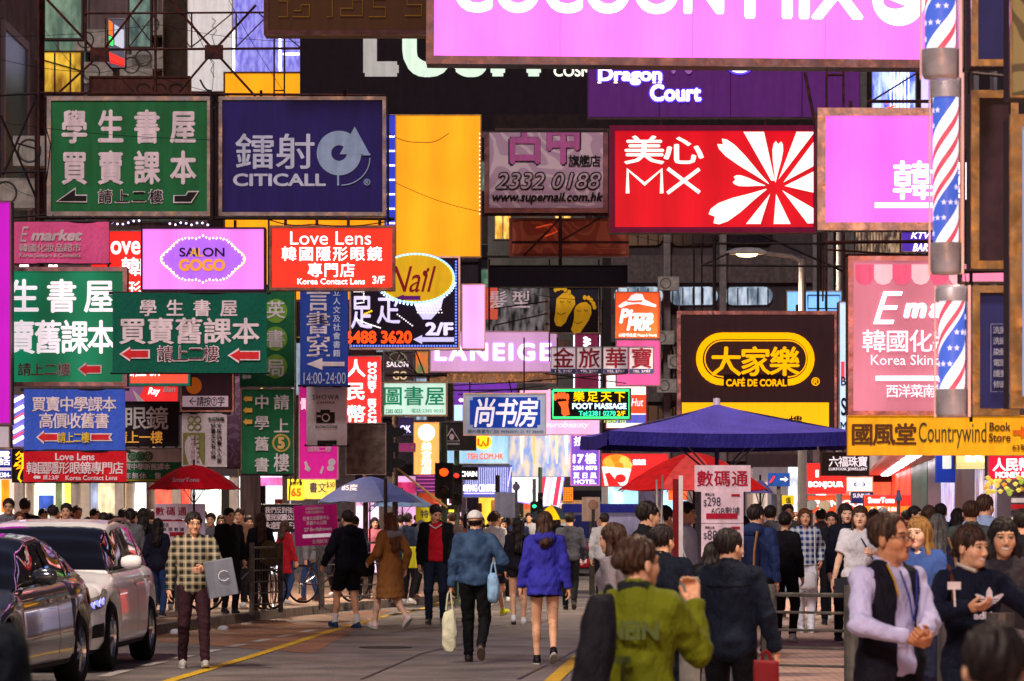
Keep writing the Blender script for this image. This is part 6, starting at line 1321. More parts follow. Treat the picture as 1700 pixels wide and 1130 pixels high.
    for yc in wheels:
        for sgn in (-1, 1):
            w_ = bpy.data.objects.new('wheel', None); link(w_, r); w_.location = (sgn * (W / 2 - .13), yc, wr)
            G().lathe([(wr * .68, -.11), (wr * .9, -.115), (wr * .985, -.09), (wr, -.05), (wr, .05), (wr * .985, .09), (wr * .9, .115), (wr * .68, .11)], 40, (0, 0, 0), 'x').build('tyre', mat((20, 20, 22), rough=.85), w_, smooth=True)
            rm = mat(rimc, rough=.2, metal=1)
            g = G().lathe([(wr * .69, sgn * -.1), (wr * .66, sgn * .05), (wr * .69, sgn * .1), (wr * .71, sgn * .1)], 40, (0, 0, 0), 'x')
            for k in range(ns):
                a = 2 * math.pi * k / ns; ca, sa = math.cos(a), math.sin(a)
                g.tube((sgn * .085, .04 * ca, .04 * sa), (sgn * .06, wr * .67 * ca, wr * .67 * sa), .026, .018, 6)
            g.lathe([(.0, sgn * .105), (.06, sgn * .1), (.07, sgn * .06)], 14, (0, 0, 0), 'x')
            g.build('rim', rm, w_, smooth=False)
            G().lathe([(0, 0), (wr * .6, 0)], 24, (0, 0, 0), 'x').build('brake_disc', mat((50, 48, 48), rough=.4, metal=.8), w_)
    return r
CG = mat((14, 13, 18), rough=.04, metal=0, var=.1, coat=1)
WPNT = mat((236, 232, 236), rough=.3, metal=.0, coat=.8, var=.04)
SPNT = mat((58, 58, 66), rough=.18, metal=.5, coat=1, var=.05)
SA = math.atan(.045)
suv_x = (170 - 850) / F * 37.4 - .93
car('suv', 'white sport utility car with black windscreen and silver roof rails, parked behind the dark sedan', 'car', (-5.17, 37.3), -SA, 4.62, 1.88,
    tab([(0, .70), (.15, .86), (.6, .93), (1.25, 1.03), (2.5, 1.05), (3.8, 1.08), (4.4, 1.06), (4.62, .9)]),
    tab([(1.15, 1.0), (1.45, 1.2), (1.75, 1.38), (2.05, 1.5), (2.4, 1.57), (3.0, 1.60), (3.7, 1.57), (4.2, 1.45), (4.52, 1.1)]),
    tab([(0, .80), (.12, .88), (.4, .95), (.9, .985), (2.0, 1.0), (3.6, 1.0), (4.2, .96), (4.62, .86)]), (.93, 3.74), .365, WPNT, (1.16, 4.52),
    [(1.75, 2.55, .42, 0), (2.66, 3.45, 0, 0), (3.56, 4.2, 0, -.35)], (1.24, 2.12), CG, rails=True)
car('sedan', 'dark silver sedan with mirror-like reflections in the bottom left corner', 'car', (-5.35, 30.9), -.085, 4.85, 1.86,
    tab([(0, .62), (.15, .76), (.6, .84), (1.35, .97), (2.5, 1.0), (3.9, 1.04), (4.6, 1.05), (4.85, .85)]),
    tab([(1.3, .93), (1.7, 1.13), (2.1, 1.33), (2.5, 1.44), (3.0, 1.47), (3.5, 1.42), (4.0, 1.26), (4.4, 1.06)]),
    tab([(0, .78), (.12, .87), (.4, .94), (.9, .98), (2.0, 1.0), (3.8, 1.0), (4.4, .95), (4.85, .84)]), (.88, 3.82), .345, SPNT, (1.31, 4.4),
    [(1.95, 2.7, .42, 0), (2.8, 3.5, 0, 0), (3.58, 3.9, 0, -.2)], (1.38, 2.4), CG, ns=5)
car('taxi', 'red and white taxi with lit headlamps far down the street', 'car', ((958 - 850) / F * 99, 99), -.06, 4.5, 1.7,
    tab([(0, .68), (.2, .8), (1.0, .92), (4.0, .95), (4.5, .8)]), tab([(1.1, .9), (1.8, 1.38), (2.2, 1.47), (3.2, 1.47), (3.9, 1.1), (4.1, .95)]),
    tab([(0, .88), (.3, .97), (1, 1), (4, 1), (4.5, .9)]), (.85, 3.6), .31, mat((176, 24, 36), rough=.25, coat=.8), (1.12, 4.05),
    [(1.7, 2.5, .3, 0), (2.6, 3.4, 0, -.2)], (1.2, 1.95), mat((90, 96, 104), rough=.06, coat=1), roofm=mat((214, 206, 210), rough=.3), lamps=.0, ns=5)
for x in (-.62, .62):
    pass
r = root('car_lamp_glow', 'pair of blazing headlamps on the red and white taxi', 'headlamp', P(958, 920, 98.9))
del r['label'], r['category']
bpy.data.objects.remove(r)
tx = C.objects['taxi']
for x in (-.6, .6): G().lathe([(0, -.03), (.08, -.02), (.1, .02)], 12, (x, -.03, .66), 'y').build('headlight_bulb', mat((255, 240, 226), emit=6), tx)
car('white_car', 'small white car beyond the taxi behind the crowd of walkers', 'car', ((880 - 850) / F * 124, 124), -.045, 4.3, 1.75,
    tab([(0, .7), (.2, .85), (1.0, .95), (4.0, 1.0), (4.3, .8)]), tab([(1.0, .95), (1.7, 1.5), (2.2, 1.6), (3.6, 1.55), (4.2, 1.0)]),
    tab([(0, .88), (.3, .97), (1, 1), (4, 1), (4.3, .9)]), (.8, 3.4), .31, WPNT, (1.02, 4.2), [(1.7, 2.5, .3, 0), (2.6, 3.4, 0, 0)], (1.1, 1.9), CG, ns=5)

# bicycles on the left pavement
def bicycle(label, px, D, rz, gz=.13):
    r = root('bicycle', label, 'bicycle', lp(px, D) + (gz,), rz)
    for x in (-.52, .52):
        w_ = bpy.data.objects.new('wheel', None); link(w_, r); w_.location = (x, 0, .33)
        G().lathe([(.32 + .018 * math.cos(a), .018 * math.sin(a)) for a in [R(60 * k) for k in range(7)]], 28, (0, 0, 0), 'y').build('tyre', mat((24, 22, 24), rough=.8), w_, smooth=True)
        g = G()
        for k in range(12): g.tube((0, 0, 0), (.31 * math.cos(R(30 * k)), 0, .31 * math.sin(R(30 * k))), .0025, n=3)
        g.lathe([(.3, -.01), (.3, .01)], 28, (0, 0, 0), 'y').build('spokes', MET, w_)
    fm_ = mat((60, 40, 60), rough=.35, metal=.3)
    g = G()
    for a, b in (((-.52, 0, .33), (-.14, 0, .3)), ((-.52, 0, .33), (-.2, 0, .75)), ((-.14, 0, .3), (-.22, 0, .82)), ((-.14, 0, .3), (.34, 0, .72)), ((-.2, 0, .76), (.33, 0, .8)), ((.52, 0, .33), (.32, 0, .92))): g.tube(a, b, .014, n=6)
    g.build('frame', fm_, r)
    G().tube((-.23, 0, .82), (-.23, 0, .9), .012).build('seat_post', MET, r)
    G().lathe([(0, .03), (.09, .015), (.1, 0), (0, -.02)], 10, (-.25, 0, .92)).build('saddle', BK, r)
    G().path([(.24, -.26, .98), (.33, -.2, 1.0), (.32, 0, .95), (.33, .2, 1.0), (.24, .26, .98)], .012).build('handlebar', MET, r)
    G().box(.36, .6, -.15, .15, .7, .95).build('basket', mat((70, 66, 70), rough=.5, metal=.5), r)
    G().tube((-.14, -.08, .2), (-.14, .08, .4), .01).build('pedals', BK, r)
bicycle('dark parked bicycle beside the man in the black coat on the left pavement', 392, 57.5, R(20))
bicycle('parked bicycle with basket seen end-on behind the grey railing', 438, 58.5, R(80))
bicycle('parked bicycle leaning behind the boy in black at the kerb', 545, 63, R(35))

# ================================================================== PEOPLE
# surfaces are grown from distance fields, so limbs and clothes join as one skin
f4 = np.float32
def V3(*a): return np.array(a, float)
def snet(fn, lo, hi, h):
    n = [int(math.ceil((hi[i] - lo[i]) / h)) + 2 for i in range(3)]
    ax = [(lo[i] + h * np.arange(n[i])).astype(f4) for i in range(3)]
    X, Y, Z = np.meshgrid(*ax, indexing='ij')
    v = fn(X, Y, Z).astype(f4)
    v[0] = v[-1] = 1; v[:, 0] = v[:, -1] = 1; v[:, :, 0] = v[:, :, -1] = 1
    ins = v < 0
    cnt = np.zeros([m - 1 for m in n], np.int8)
    cs = [(i, j, k) for i in (0, 1) for j in (0, 1) for k in (0, 1)]
    sl = lambda a, c: a[c[0]:a.shape[0] - 1 + c[0], c[1]:a.shape[1] - 1 + c[1], c[2]:a.shape[2] - 1 + c[2]]
    for c in cs: cnt += sl(ins, c)
    act = (cnt > 0) & (cnt < 8)
    ijk = np.argwhere(act); idx = np.full(act.shape, -1, np.int64); idx[act] = np.arange(len(ijk))
    pos = np.zeros((len(ijk), 3)); w = np.zeros(len(ijk))
    cv = {c: sl(v, c)[act] for c in cs}
    for a in cs:
        for d in range(3):
            if a[d] == 0:
                b = list(a); b[d] = 1; b = tuple(b); va, vb = cv[a], cv[b]; m = (va < 0) != (vb < 0)
                t = np.where(m, va / np.where(m, va - vb, 1), 0); p = np.tile(np.array(a, float), (len(ijk), 1)); p[:, d] = t
                pos[m] += p[m]; w[m] += 1
    P_ = (ijk + pos / w[:, None]) * h + np.array(lo)
    F_ = []
    for d in range(3):
        s0 = [slice(1, -1)] * 3; s0[d] = slice(0, -1); s1 = list(s0); s1[d] = slice(1, None)
        a, b = ins[tuple(s0)], ins[tuple(s1)]; e = np.argwhere(a != b)
        if not len(e): continue
        off = np.array([1, 1, 1]); off[d] = 0; e = e + off
        u, w_ = [(1, 2), (2, 0), (0, 1)][d]
        def at(du, dw):
            q = e.copy(); q[:, u] -= du; q[:, w_] -= dw; return idx[q[:, 0], q[:, 1], q[:, 2]]
        q = np.stack([at(1, 1), at(0, 1), at(0, 0), at(1, 0)], 1)
        flip = ~ins[e[:, 0], e[:, 1], e[:, 2]]
        q[flip] = q[flip][:, ::-1]; F_.append(q)
    return P_, np.concatenate(F_)
def smin(a, b, k):
    h = np.clip(.5 + .5 * (b - a) / k, 0, 1); return b + (a - b) * h - k * h * (1 - h)
def smax(a, b, k): return -smin(-a, -b, k)
def cap(X, Y, Z, a, b, ra, rb, sc=(1, 1, 1)):
    ax, ay, az = (X - a[0]) * sc[0], (Y - a[1]) * sc[1], (Z - a[2]) * sc[2]
    bx, by, bz = [(b[i] - a[i]) * sc[i] for i in range(3)]
    t = np.clip((ax * bx + ay * by + az * bz) / (bx * bx + by * by + bz * bz + 1e-9), 0, 1)
    return (np.sqrt((ax - bx * t) ** 2 + (ay - by * t) ** 2 + (az - bz * t) ** 2) - (ra + (rb - ra) * t)) / max(sc)
def elp(X, Y, Z, c, r):
    k0 = np.sqrt(((X - c[0]) / r[0]) ** 2 + ((Y - c[1]) / r[1]) ** 2 + ((Z - c[2]) / r[2]) ** 2) + 1e-6
    k1 = np.sqrt(((X - c[0]) / r[0] ** 2) ** 2 + ((Y - c[1]) / r[1] ** 2) ** 2 + ((Z - c[2]) / r[2] ** 2) ** 2) + 1e-6
    return k0 * (k0 - 1) / k1
def npn(X, Y, Z, f, s):
    return (np.sin(X * f + s + 1.7 * np.sin(Z * f * .6 + s)) * np.sin(Y * f * .9 + s * 2 + Z * f * .5) + .6 * np.sin(Z * f * 1.7 + X * f * .8 + s * 3) * np.sin(X * f * 1.3 - Y * f + s))
def meshfrom(name, P_, F_, m, parent, col=None, lvl=None):
    me = bpy.data.meshes.new(name); me.vertices.add(len(P_)); me.vertices.foreach_set('co', P_.astype(f4).ravel())
    nf = len(F_); me.loops.add(nf * 4); me.polygons.add(nf)
    me.polygons.foreach_set('loop_start', np.arange(nf, dtype=np.int32) * 4); me.loops.foreach_set('vertex_index', F_.astype(np.int32).ravel())
    me.update(calc_edges=True); me.polygons.foreach_set('use_smooth', np.ones(nf, bool)); me.materials.append(m)
    if col is not None:
        ca = me.color_attributes.new('Col', 'FLOAT_COLOR', 'POINT'); c4 = np.ones((len(P_), 4), f4); c4[:, :3] = col; ca.data.foreach_set('color', c4.ravel())
    o = bpy.data.objects.new(name, me); return link(o, parent)
def ik(a, t, l1, l2, pole):
    a, t, pole = map(lambda q: np.array(q, float), (a, t, pole)); d = t - a; L_ = np.linalg.norm(d)
    if L_ > (l1 + l2) * .995: t = a + d / L_ * (l1 + l2) * .995; d = t - a; L_ = np.linalg.norm(d)
    x = (l1 * l1 - l2 * l2 + L_ * L_) / (2 * L_); hgt = math.sqrt(max(l1 * l1 - x * x, 0)); n = d / L_; p = pole - n * pole.dot(n); p /= np.linalg.norm(p) + 1e-9
    return a + n * x + p * hgt, t
SKIN = {'l': (236, 190, 164), 'm': (222, 168, 136), 'd': (196, 134, 100)}
HAIRM = {'black': mat((20, 16, 18), rough=.5, kind='hair', rgb2=(52, 40, 40)), 'brown': mat((70, 40, 28), rough=.38, kind='hair', rgb2=(110, 66, 42)), 'blonde': mat((104, 70, 40), rough=.5, kind='hair', rgb2=(176, 132, 70)), 'grey': mat((90, 92, 100), rough=.4, kind='hair', rgb2=(140, 144, 150)), 'dbrown': mat((34, 22, 20), rough=.5, kind='hair', rgb2=(84, 56, 44))}
SKINM = mat((255, 255, 255), rough=.5, kind='skin')
SHOEM = {}
def cl(rgb, pat=None, rgb2=None):
    if max(rgb) < 75: rgb = tuple(int(c * .8) for c in rgb)
    return mat(rgb, rough=.75, kind=pat or 'cloth', rgb2=rgb2) if pat or rgb2 is None else mat(rgb, rough=.75, kind='cloth')
class Obj: pass
def rotm(yaw, pitch, roll=0):
    return np.array((Matrix.Rotation(yaw, 3, 'Z') @ Matrix.Rotation(pitch, 3, 'X') @ Matrix.Rotation(roll, 3, 'Y')))
def person(label, px, D, ytop, yaw=0, fem=False, skin='m', hair='short', hc='black', top=((60, 60, 70),), ttype='jacket', bottom=(40, 40, 50), btype='trousers', shoes=(40, 40, 44), wr=None, el=None, an=None, hy=0, hp=0, hr=0,
           lean=0, hem=.86, res=.018, hres=.0075, glasses=False, gz=0, open_=0, sleeve='long', inner=None, smile=False, build=1.0, loose=1.0, face=True, group=None, fixH=None, curl=.6, handn=None, socks=None, xoff=0, parts=(), fatface=1.0):
    H = fixH or (EYE + (HZ - ytop) * D / F - gz); H = min(max(H, 1.42), 1.9); k = H / 1.70
    r = root('person', label, 'person', ((px - 850) * D / F, D, gz), yaw, group)
    if k != 1: r.scale = (k, k, k)
    cm = lambda c: np.array([lin(q) for q in c])
    sw = .152 if fem else .18; hipx = .088
    hip = V3(0, .0, .92)
    Rl = rotm(0, -lean * 0 + lean)      # lean forward: rotate about X
    ca, sa = math.cos(lean), math.sin(lean)
    def T(p):
        p = np.array(p, float) - hip; return np.array([p[0], p[1] * ca - p[2] * sa, p[1] * sa + p[2] * ca]) + hip
    J = Obj(); J.sh = {s: T((s * sw, .015, 1.39)) for s in (-1, 1)}; J.neck = T((0, .02, 1.46)); J.head = T((0, -.012, 1.587)) + np.array((0, -.05 * math.sin(max(hp, 0)), -.02 * math.sin(max(hp, 0))))
    wr = wr or {}; el = el or {}; an = an or {}
    J.wr = {}; J.el = {}; J.an = {}; J.kn = {}; J.hp = {}
    for s in (-1, 1):
        t = wr.get(s, (s * (sw + .055), -.02, .86)); J.el[s], J.wr[s] = ik(J.sh[s], t, .285, .25, el.get(s, (s * .35, .8, -.1)))
        J.hp[s] = V3(s * hipx, 0, .9); t = an.get(s, (s * .1, .01 + .02 * s, .085)); J.kn[s], J.an[s] = ik(J.hp[s], t, .42, .41, (s * .08, -1, 0))
    C_ = lambda X, Y, Z, a, b, ra, rb, sc=(1, 1, 1): cap(X, Y, Z, a, b, ra, rb, sc)
    seed = (px * 1.3 + D) % 17
    # ---- head
    Rh = rotm(hy, hp, hr); B = build
    def headf(X, Y, Z):
        d = elp(X, Y, Z, (0, .018, .03), (.073, .092, .084)); ff = fatface
        d = smin(d, elp(X, Y, Z, (0, -.018, -.03), (.060 * ff, .066, .082)), .03)
        d = smin(d, elp(X, Y, Z, (0, -.06, -.088), (.026 * ff, .022, .02)), .03)
        for s in (-1, 1):
            d = smin(d, elp(X, Y, Z, (s * .037 * ff, -.052, -.028), (.024, .026, .026)), .02)
            d = smin(d, elp(X, Y, Z, (s * .078, .012, -.008), (.008, .018, .03)), .006)
        if face:
            d = smin(d, C_(X, Y, Z, (-.04, -.068, .024), (.04, -.068, .024), .011, .011), .018)
            for s in (-1, 1):
                d = smax(d, -elp(X, Y, Z, (s * .031, -.094, .004), (.018, .014, .011)), .008)
                d = smin(d, elp(X, Y, Z, (s * .031, -.0705, .003), (.0135, .011, .0115)), .003)
                d = smin(d, elp(X, Y, Z, (s * .011, -.09, -.036), (.008, .010, .007)), .006)
            d = smin(d, C_(X, Y, Z, (0, -.08, .008), (0, -.1, -.03), .007, .0105), .008)
            d = smin(d, C_(X, Y, Z, (-.018, -.0795, -.0585), (.018, -.0795, -.0585), .005, .005), .006)
            d = smin(d, C_(X, Y, Z, (-.015, -.0785, -.067), (.015, -.0785, -.067), .006, .006), .006)
            d = smax(d, -C_(X, Y, Z, (-.02, -.089, -.0625), (.02, -.089, -.0625), .0022, .0022), .003)
        return d
    nk_r = .047 if fem else .056
    # neck in head frame: vector from head to neck base
    nb = Rh.T @ (J.neck + np.array((0, .005, -.06)) - J.head)
    def headneck(X, Y, Z):
        return smin(headf(X, Y, Z), C_(X, Y, Z, (0, .022, -.07), nb, nk_r, nk_r * 1.12), .02)
    lo = np.minimum((-.1, -.13, -.13), nb - .08); hi = np.maximum((.1, .13, .13), nb + .08)
    PV, PF = snet(headneck, lo, hi, hres)
    base = cm(SKIN[skin]); col = np.tile(base, (len(PV), 1))
    x, y, z = PV.T
    if face:
        fr = y < -.05
        ck = np.exp(-(((np.abs(x) - .04) / .02) ** 2 + ((z + .03) / .022) ** 2)) * (y < -.02); col += ck[:, None] * np.array([.05, -.03, -.03])
        for s in (-1, 1):
            e = ((x - s * .031) / .0135) ** 2 + ((z - .003) / .0050) ** 2; m_ = fr & (e < 1); col[m_] = (.38, .34, .32)
            m_ = fr & (((x - s * .031) / .0062) ** 2 + ((z - .003) / .0062) ** 2 < 1) ; col[m_] = (.015, .008, .006)
            m_ = fr & (np.abs(x - s * .031) < .016) & (np.abs(z - (.0105 - 14 * (x - s * .031) ** 2)) < .0026); col[m_] = (.02, .012, .01)
            m_ = fr & (np.abs(x - s * .033) < .019) & (np.abs(z - (.027 - 10 * (x - s * .031) ** 2)) < (.003 if fem else .0042)); col[m_] = (.03, .018, .014)
        mw = .023 if not smile else .030
        m_ = (y < -.066) & (((x) / mw) ** 2 + ((z + .0625 - (12 * x * x if smile else 0)) / .0105) ** 2 < 1); col[m_] = (.42, .09, .08) if fem else (.40, .15, .12)
        m_ = (y < -.062) & (((x) / (mw * .9)) ** 2 + ((z + .0625 - (12 * x * x if smile else 0)) / (.0062 if smile else .0016)) ** 2 < 1); col[m_] = (.8, .76, .7) if smile else (.12, .03, .03)
        m_ = (np.abs(x) < .012) & (z < -.037) & (z > -.043) & (y < -.08); col[m_] *= .5
    PV = PV * 1.04; Vs = [PV @ Rh.T + J.head]; Fs = [PF]; Cs = [col]; nb_ = len(PV)
    def addm(V_, F_, c):
        nonlocal nb_
        Vs.append(V_); Fs.append(F_ + nb_); Cs.append(np.tile(c, (len(V_), 1))); nb_ += len(V_)
    # ---- hands
    hr_ = max(hres * .85, .0055)
    for s in (-1, 1):
        f_ = J.wr[s] - J.el[s]; f_ /= np.linalg.norm(f_); inw = np.array(handn[s], float) if handn and s in handn else np.array((-s, 0, 0.)) ; inw = inw - f_ * inw.dot(f_); inw /= np.linalg.norm(inw); lat = np.cross(f_, inw)
        if lat[1] > 0: lat = -lat          # thumb side roughly forward
        w0 = J.wr[s]
        def pt(a, b, c): return w0 + f_ * a + lat * b + inw * c
        caps = [(pt(-.12, 0, 0), pt(.0, 0, 0), .032, .025), (pt(.0, .0, 0), pt(.03, .0, 0), .026, .028)]
        for i, (b_, L_) in enumerate(((.028, .068), (.010, .076), (-.009, .07), (-.027, .056))):
            caps.append((pt(.02, b_ * .6, 0), pt(.082, b_, 0), .016, .0125))
            k1 = pt(.082, b_, 0); a1 = curl * .7; k2 = k1 + (f_ * math.cos(a1) + inw * math.sin(a1)) * L_ * .5; a2 = curl * 1.7; k3 = k2 + (f_ * math.cos(a2) + inw * math.sin(a2)) * L_ * .5
            caps += [(k1, k2, .0098, .009), (k2, k3, .009, .0075)]
        t0 = pt(.02, .024, .006); t1 = pt(.055, .046, .02); t2 = pt(.085, .048, .03 + .01 * curl); caps += [(t0, t1, .014, .0115), (t1, t2, .011, .0085)]
        pts = np.array([c[0] for c in caps] + [c[1] for c in caps]); lo, hi = pts.min(0) - .035, pts.max(0) + .035
        def hf(X, Y, Z):
            d = None
            for i, (a, b, ra, rb) in enumerate(caps):
                q = C_(X, Y, Z, a, b, ra, rb); d = q if d is None else (smin(d, q, .008) if i < 2 or i % 3 == 2 else np.minimum(d, q))
            return d
        V_, F_ = snet(hf, lo, hi, hr_); addm(V_, F_, base * np.array((1.0, .93, .9)))
    # ---- limbs / core body
    bare = btype in ('shorts', 'skirt', 'coatlegs', 'minishorts')
    bl = .9
    def core(X, Y, Z):
        d = elp(X, Y, Z, T((0, .0, 1.27)), (sw * .8, .09, .2)); d = smin(d, elp(X, Y, Z, (0, 0, .98), (.12, .085, .15)), .05)
        d = smin(d, C_(X, Y, Z, J.sh[-1] * .8 + J.neck * .2 + np.array((0, 0, -.03)), J.sh[1] * .8 + J.neck * .2 + np.array((0, 0, -.03)), .045, .045), .03)
        d = smin(d, C_(X, Y, Z, J.neck + np.array((0, 0, -.1)), J.neck, .05, .045), .03)
        for s in (-1, 1):
            d = smin(d, C_(X, Y, Z, J.sh[s], J.el[s], .04 * (1.12 if fatface > 1.05 else 1), .034), .02); d = smin(d, C_(X, Y, Z, J.el[s], J.wr[s], .036 * (1.08 if fatface > 1.05 else 1), .024), .012)
            k_ = 1.04 if bare else .62
            d = smin(d, C_(X, Y, Z, J.hp[s], J.kn[s], .078 * k_, .052 * k_), .03); d = smin(d, C_(X, Y, Z, J.kn[s], J.an[s], .05 * k_, .034 * k_), .02)
            cf = J.kn[s] * .68 + J.an[s] * .32 + np.array((0, .018, 0)); d = d if not bare else smin(d, elp(X, Y, Z, cf, (.046 * k_, .05 * k_, .115)), .02)
            d = smin(d, C_(X, Y, Z, J.an[s], J.an[s] + np.array((0, -.09, -.045)), .032, .024), .02)
        return d
    pts = np.array([J.sh[-1], J.sh[1], J.an[-1], J.an[1], J.wr[1], J.wr[-1], J.el[1], J.el[-1], J.kn[1], J.kn[-1]]); lo, hi = pts.min(0) - .12, pts.max(0) + .12; lo[2] = max(lo[2], -.02)
    V_, F_ = snet(core, lo, hi, .016 if (bare or sleeve == 'short') else .03); addm(V_, F_, base)
    body = meshfrom('body', np.concatenate(Vs), np.concatenate(Fs), SKINM, r, np.clip(np.concatenate(Cs), 0, 1))
    # ---- hair
    if hair:
        def hf(X, Y, Z):
            fc = .0
            d = elp(X, Y, Z, (0, .024, .040), (.083, .100, .092))
            an_g = np.arctan2(X, Y + .001); cl_ = np.abs(np.sin(an_g * 7 + seed + 1.5 * np.sin(Z * 28 + seed))) ; d = d - .007 * (cl_ - .4) + .003 * np.sin(an_g * 23 + 30 * Z + seed) + (.0022 * np.sin(an_g * 58 + 18 * np.sin(Z * 22)) if hres < .0065 else 0) + .0025 * np.sin(X * 170 + seed) * np.sin(Z * 70 + Y * 120)
            if hair in ('short', 'spiky', 'bun', 'cap', 'balding'):
                d = smax(d, -(Z + .06 - .25 * np.clip(Y, -.2, .05) * 0), .01)
                d = d + (.008 if hair == 'spiky' else .0035) * np.sin(X * 130 + seed) * np.sin(Y * 120 + seed * 2) * np.clip(Z / .06, 0, 1)
                face_c = elp(X, Y, Z, (0, -.105 + .006 * np.sin(X * 160 + seed), -.022), (.062 if not fem else .058, .07 if hair != 'balding' else .10, .088 if hair != 'balding' else .14))
                side = elp(X, Y, Z, (0, -.045, -.09), (.12, .07, .085))
                d = smax(d, -face_c, .012); d = smax(d, -side, .012)
                d = smax(d, -(Y * 0 + Z + .055 + .35 * np.minimum(Y, 0)), .012)
                if hair == 'bun': d = smin(d, elp(X, Y, Z, (0, .12, .02), (.038, .036, .04)), .012)
            else:
                L_ = {'bob': -.12, 'long': -.27, 'mid': -.19, 'xlong': -.36, 'pony': -.02, 'bunbangs': -.02}[hair]
                wv = .006 * np.sin(Z * 45 + X * 25 + seed) + .005 * np.sin(X * 120 + seed + 8 * Z) + .003 * np.sin(Y * 160 + 12 * Z)
                if hair in ('pony', 'bunbangs'):
                    if hair == 'pony': d = smin(d, C_(X, Y, Z, (0, .11, .03), (0, .15, -.16), .03, .018) + wv * .5, .015)
                    else: d = smin(d, elp(X, Y, Z, (0, .1, -.04), (.04, .036, .036)) + wv, .015)
                    d = smax(d, -(Z + .06 + .2 * np.minimum(Y, 0)), .012)
                else:
                    b1 = C_(X, Y, Z, (0, .062, 0), (0, .088 if L_ > -.15 else .145, L_), .084, .076, (1, 1.4, 1)) + wv; d = smin(d, b1, .03)
                    for s in (-1, 1): d = smin(d, C_(X, Y, Z, (s * .066, .01, .02), (s * .085, .0 if L_ > -.2 else .05, L_ * .95), .026, .022) + wv, .02)
                fh = .082 if (hair in ('bunbangs',) or hp == 9) else .088
                zc = -.04 if 'bangs' in hair or hair == 'mid' else -.022
                fcx = elp(X, Y, Z, (0, -.11, zc), (.058, .088, .085)); d = smax(d, -fcx, .010)
                if L_ < -.05: d = smax(d, -elp(X, Y, Z, (0, -.09, -.12), (.062, .085, .12)), .012)
            if hair == 'cap': d = np.maximum(d, Z - .02)
            return d
        Lm = {'bob': -.2, 'long': -.36, 'mid': -.28, 'xlong': -.45, 'pony': -.25}.get(hair, -.12)
        V_, F_ = snet(hf, (-.14, -.12, Lm), (.14, .2, .16), max(hres, .0065))
        meshfrom('hair', (V_ * 1.045) @ Rh.T + J.head, F_, HAIRM[hc], r)
    if hair == 'cap':
        V_, F_ = snet(lambda X, Y, Z: np.maximum(smin(elp(X, Y, Z, (0, .02, .045), (.09, .108, .095)), np.maximum(elp(X, Y, Z, (0, -.1, .055), (.075, .09, .018)), Y * 0 - 1), .008), .045 - Z - .2 * np.clip(-Y - .1, 0, 1)), (-.12, -.22, 0), (.12, .16, .17), .006)
        meshfrom('baseball_cap', V_ @ Rh.T + J.head, F_, cl((226, 222, 224)), r)
    if glasses:
        g = G()
        for s in (-1, 1):
            g.path([(s * .033 + .022 * math.cos(R(a)), -.101, .002 + .015 * math.sin(R(a))) for a in range(0, 361, 30)], .0018, 5)
            g.tube((s * .056, -.099, .006), (s * .078, .0, .004), .0018, n=5)
        g.tube((-.012, -.104, .004), (.012, -.104, .004), .0018, n=5)
        q = G(); q.v = [tuple(Rh @ np.array(v) + J.head) for v in g.v]; q.f = g.f; q.build('glasses', mat((60, 44, 50), rough=.3, metal=.6), r)
    # ---- top garment
    rgb = top[0]; tm = cl(*top) if len(top) > 1 else cl(top[0])
    th = {'tee': .004, 'shirt': .011, 'jacket': .012, 'hoodie': .012, 'sweater': .008, 'coat': .012, 'vest': .0, 'suit': .010}[ttype] * (1 + (loose - 1) * .6)
    def topf(X, Y, Z, th=th, hem=hem, arms=True, op=open_, neckr=.062, vneck=0):
        c = T((0, .005, 1.27)); fx = .94 if fem else 1.0
        d = elp(X, Y, Z, c, ((.168 if fem else .185) * B + th, .112 * B + th, .21))
        if fem: d = smin(d, elp(X, Y, Z, T((-.065, -.085, 1.27)), (.058, .05, .06)), .05); d = smin(d, elp(X, Y, Z, T((.065, -.085, 1.27)), (.058, .05, .06)), .05)
        d = smin(d, elp(X, Y, Z, T((0, -.01, 1.08)), ((.14 if fem else .165) * B + th, .105 * B + th, .2)), .05)
        d = smin(d, elp(X, Y, Z, (0, .01, .93), (.172 * B + th, .128 * B + th, .15)), .05)
        if hem < .8: d = smin(d, C_(X, Y, Z, (0, .01, .95), (0, .02, hem - .1), .165 * B + th, .185 * B + th + (.05 if hem < .6 else 0), (1, 1.35, 1)), .04)
        d = smax(d, hem - Z + .008 * np.sin(X * 14 + seed) , .008)
        for s in (-1, 1): d = smin(d, C_(X, Y, Z, J.neck + np.array((s * .045, .0, -.05)), J.sh[s] + np.array((-s * .02, 0, -.012)), .058 + th, .056 + th), .03)
        d = smin(d, C_(X, Y, Z, J.neck + np.array((0, .01, -.045)), J.neck + np.array((0, .012, -.02)), .075 + th * .5, .058 + th), .05)
        if arms:
            for s in (-1, 1):
                ra = .053 * B + th; e_ = J.el[s]; a = C_(X, Y, Z, J.sh[s], e_, ra + .006, ra - .002)
                if sleeve == 'short':
                    u = e_ - J.sh[s]; u = u / np.linalg.norm(u); m_ = J.sh[s] + u * .23; a = C_(X, Y, Z, J.sh[s], m_, ra + .01, ra + .010); a = smax(a, (X - m_[0]) * u[0] + (Y - m_[1]) * u[1] + (Z - m_[2]) * u[2] + .02, .006)
                else:
                    w0 = J.wr[s]; u = (w0 - e_) / np.linalg.norm(w0 - e_); w1 = w0 + u * .03; b = C_(X, Y, Z, e_, w1, ra - .003, .036 + th); b = smax(b, (X - w0[0]) * u[0] + (Y - w0[1]) * u[1] + (Z - w0[2]) * u[2] - .005, .005); a = smin(a, b, .025)
                    if ttype in ('hoodie', 'sweater'): a = smin(a, C_(X, Y, Z, w0 - u * .05, w0 - u * .01, .036, .034), .005)
                d = smin(d, a, .028)
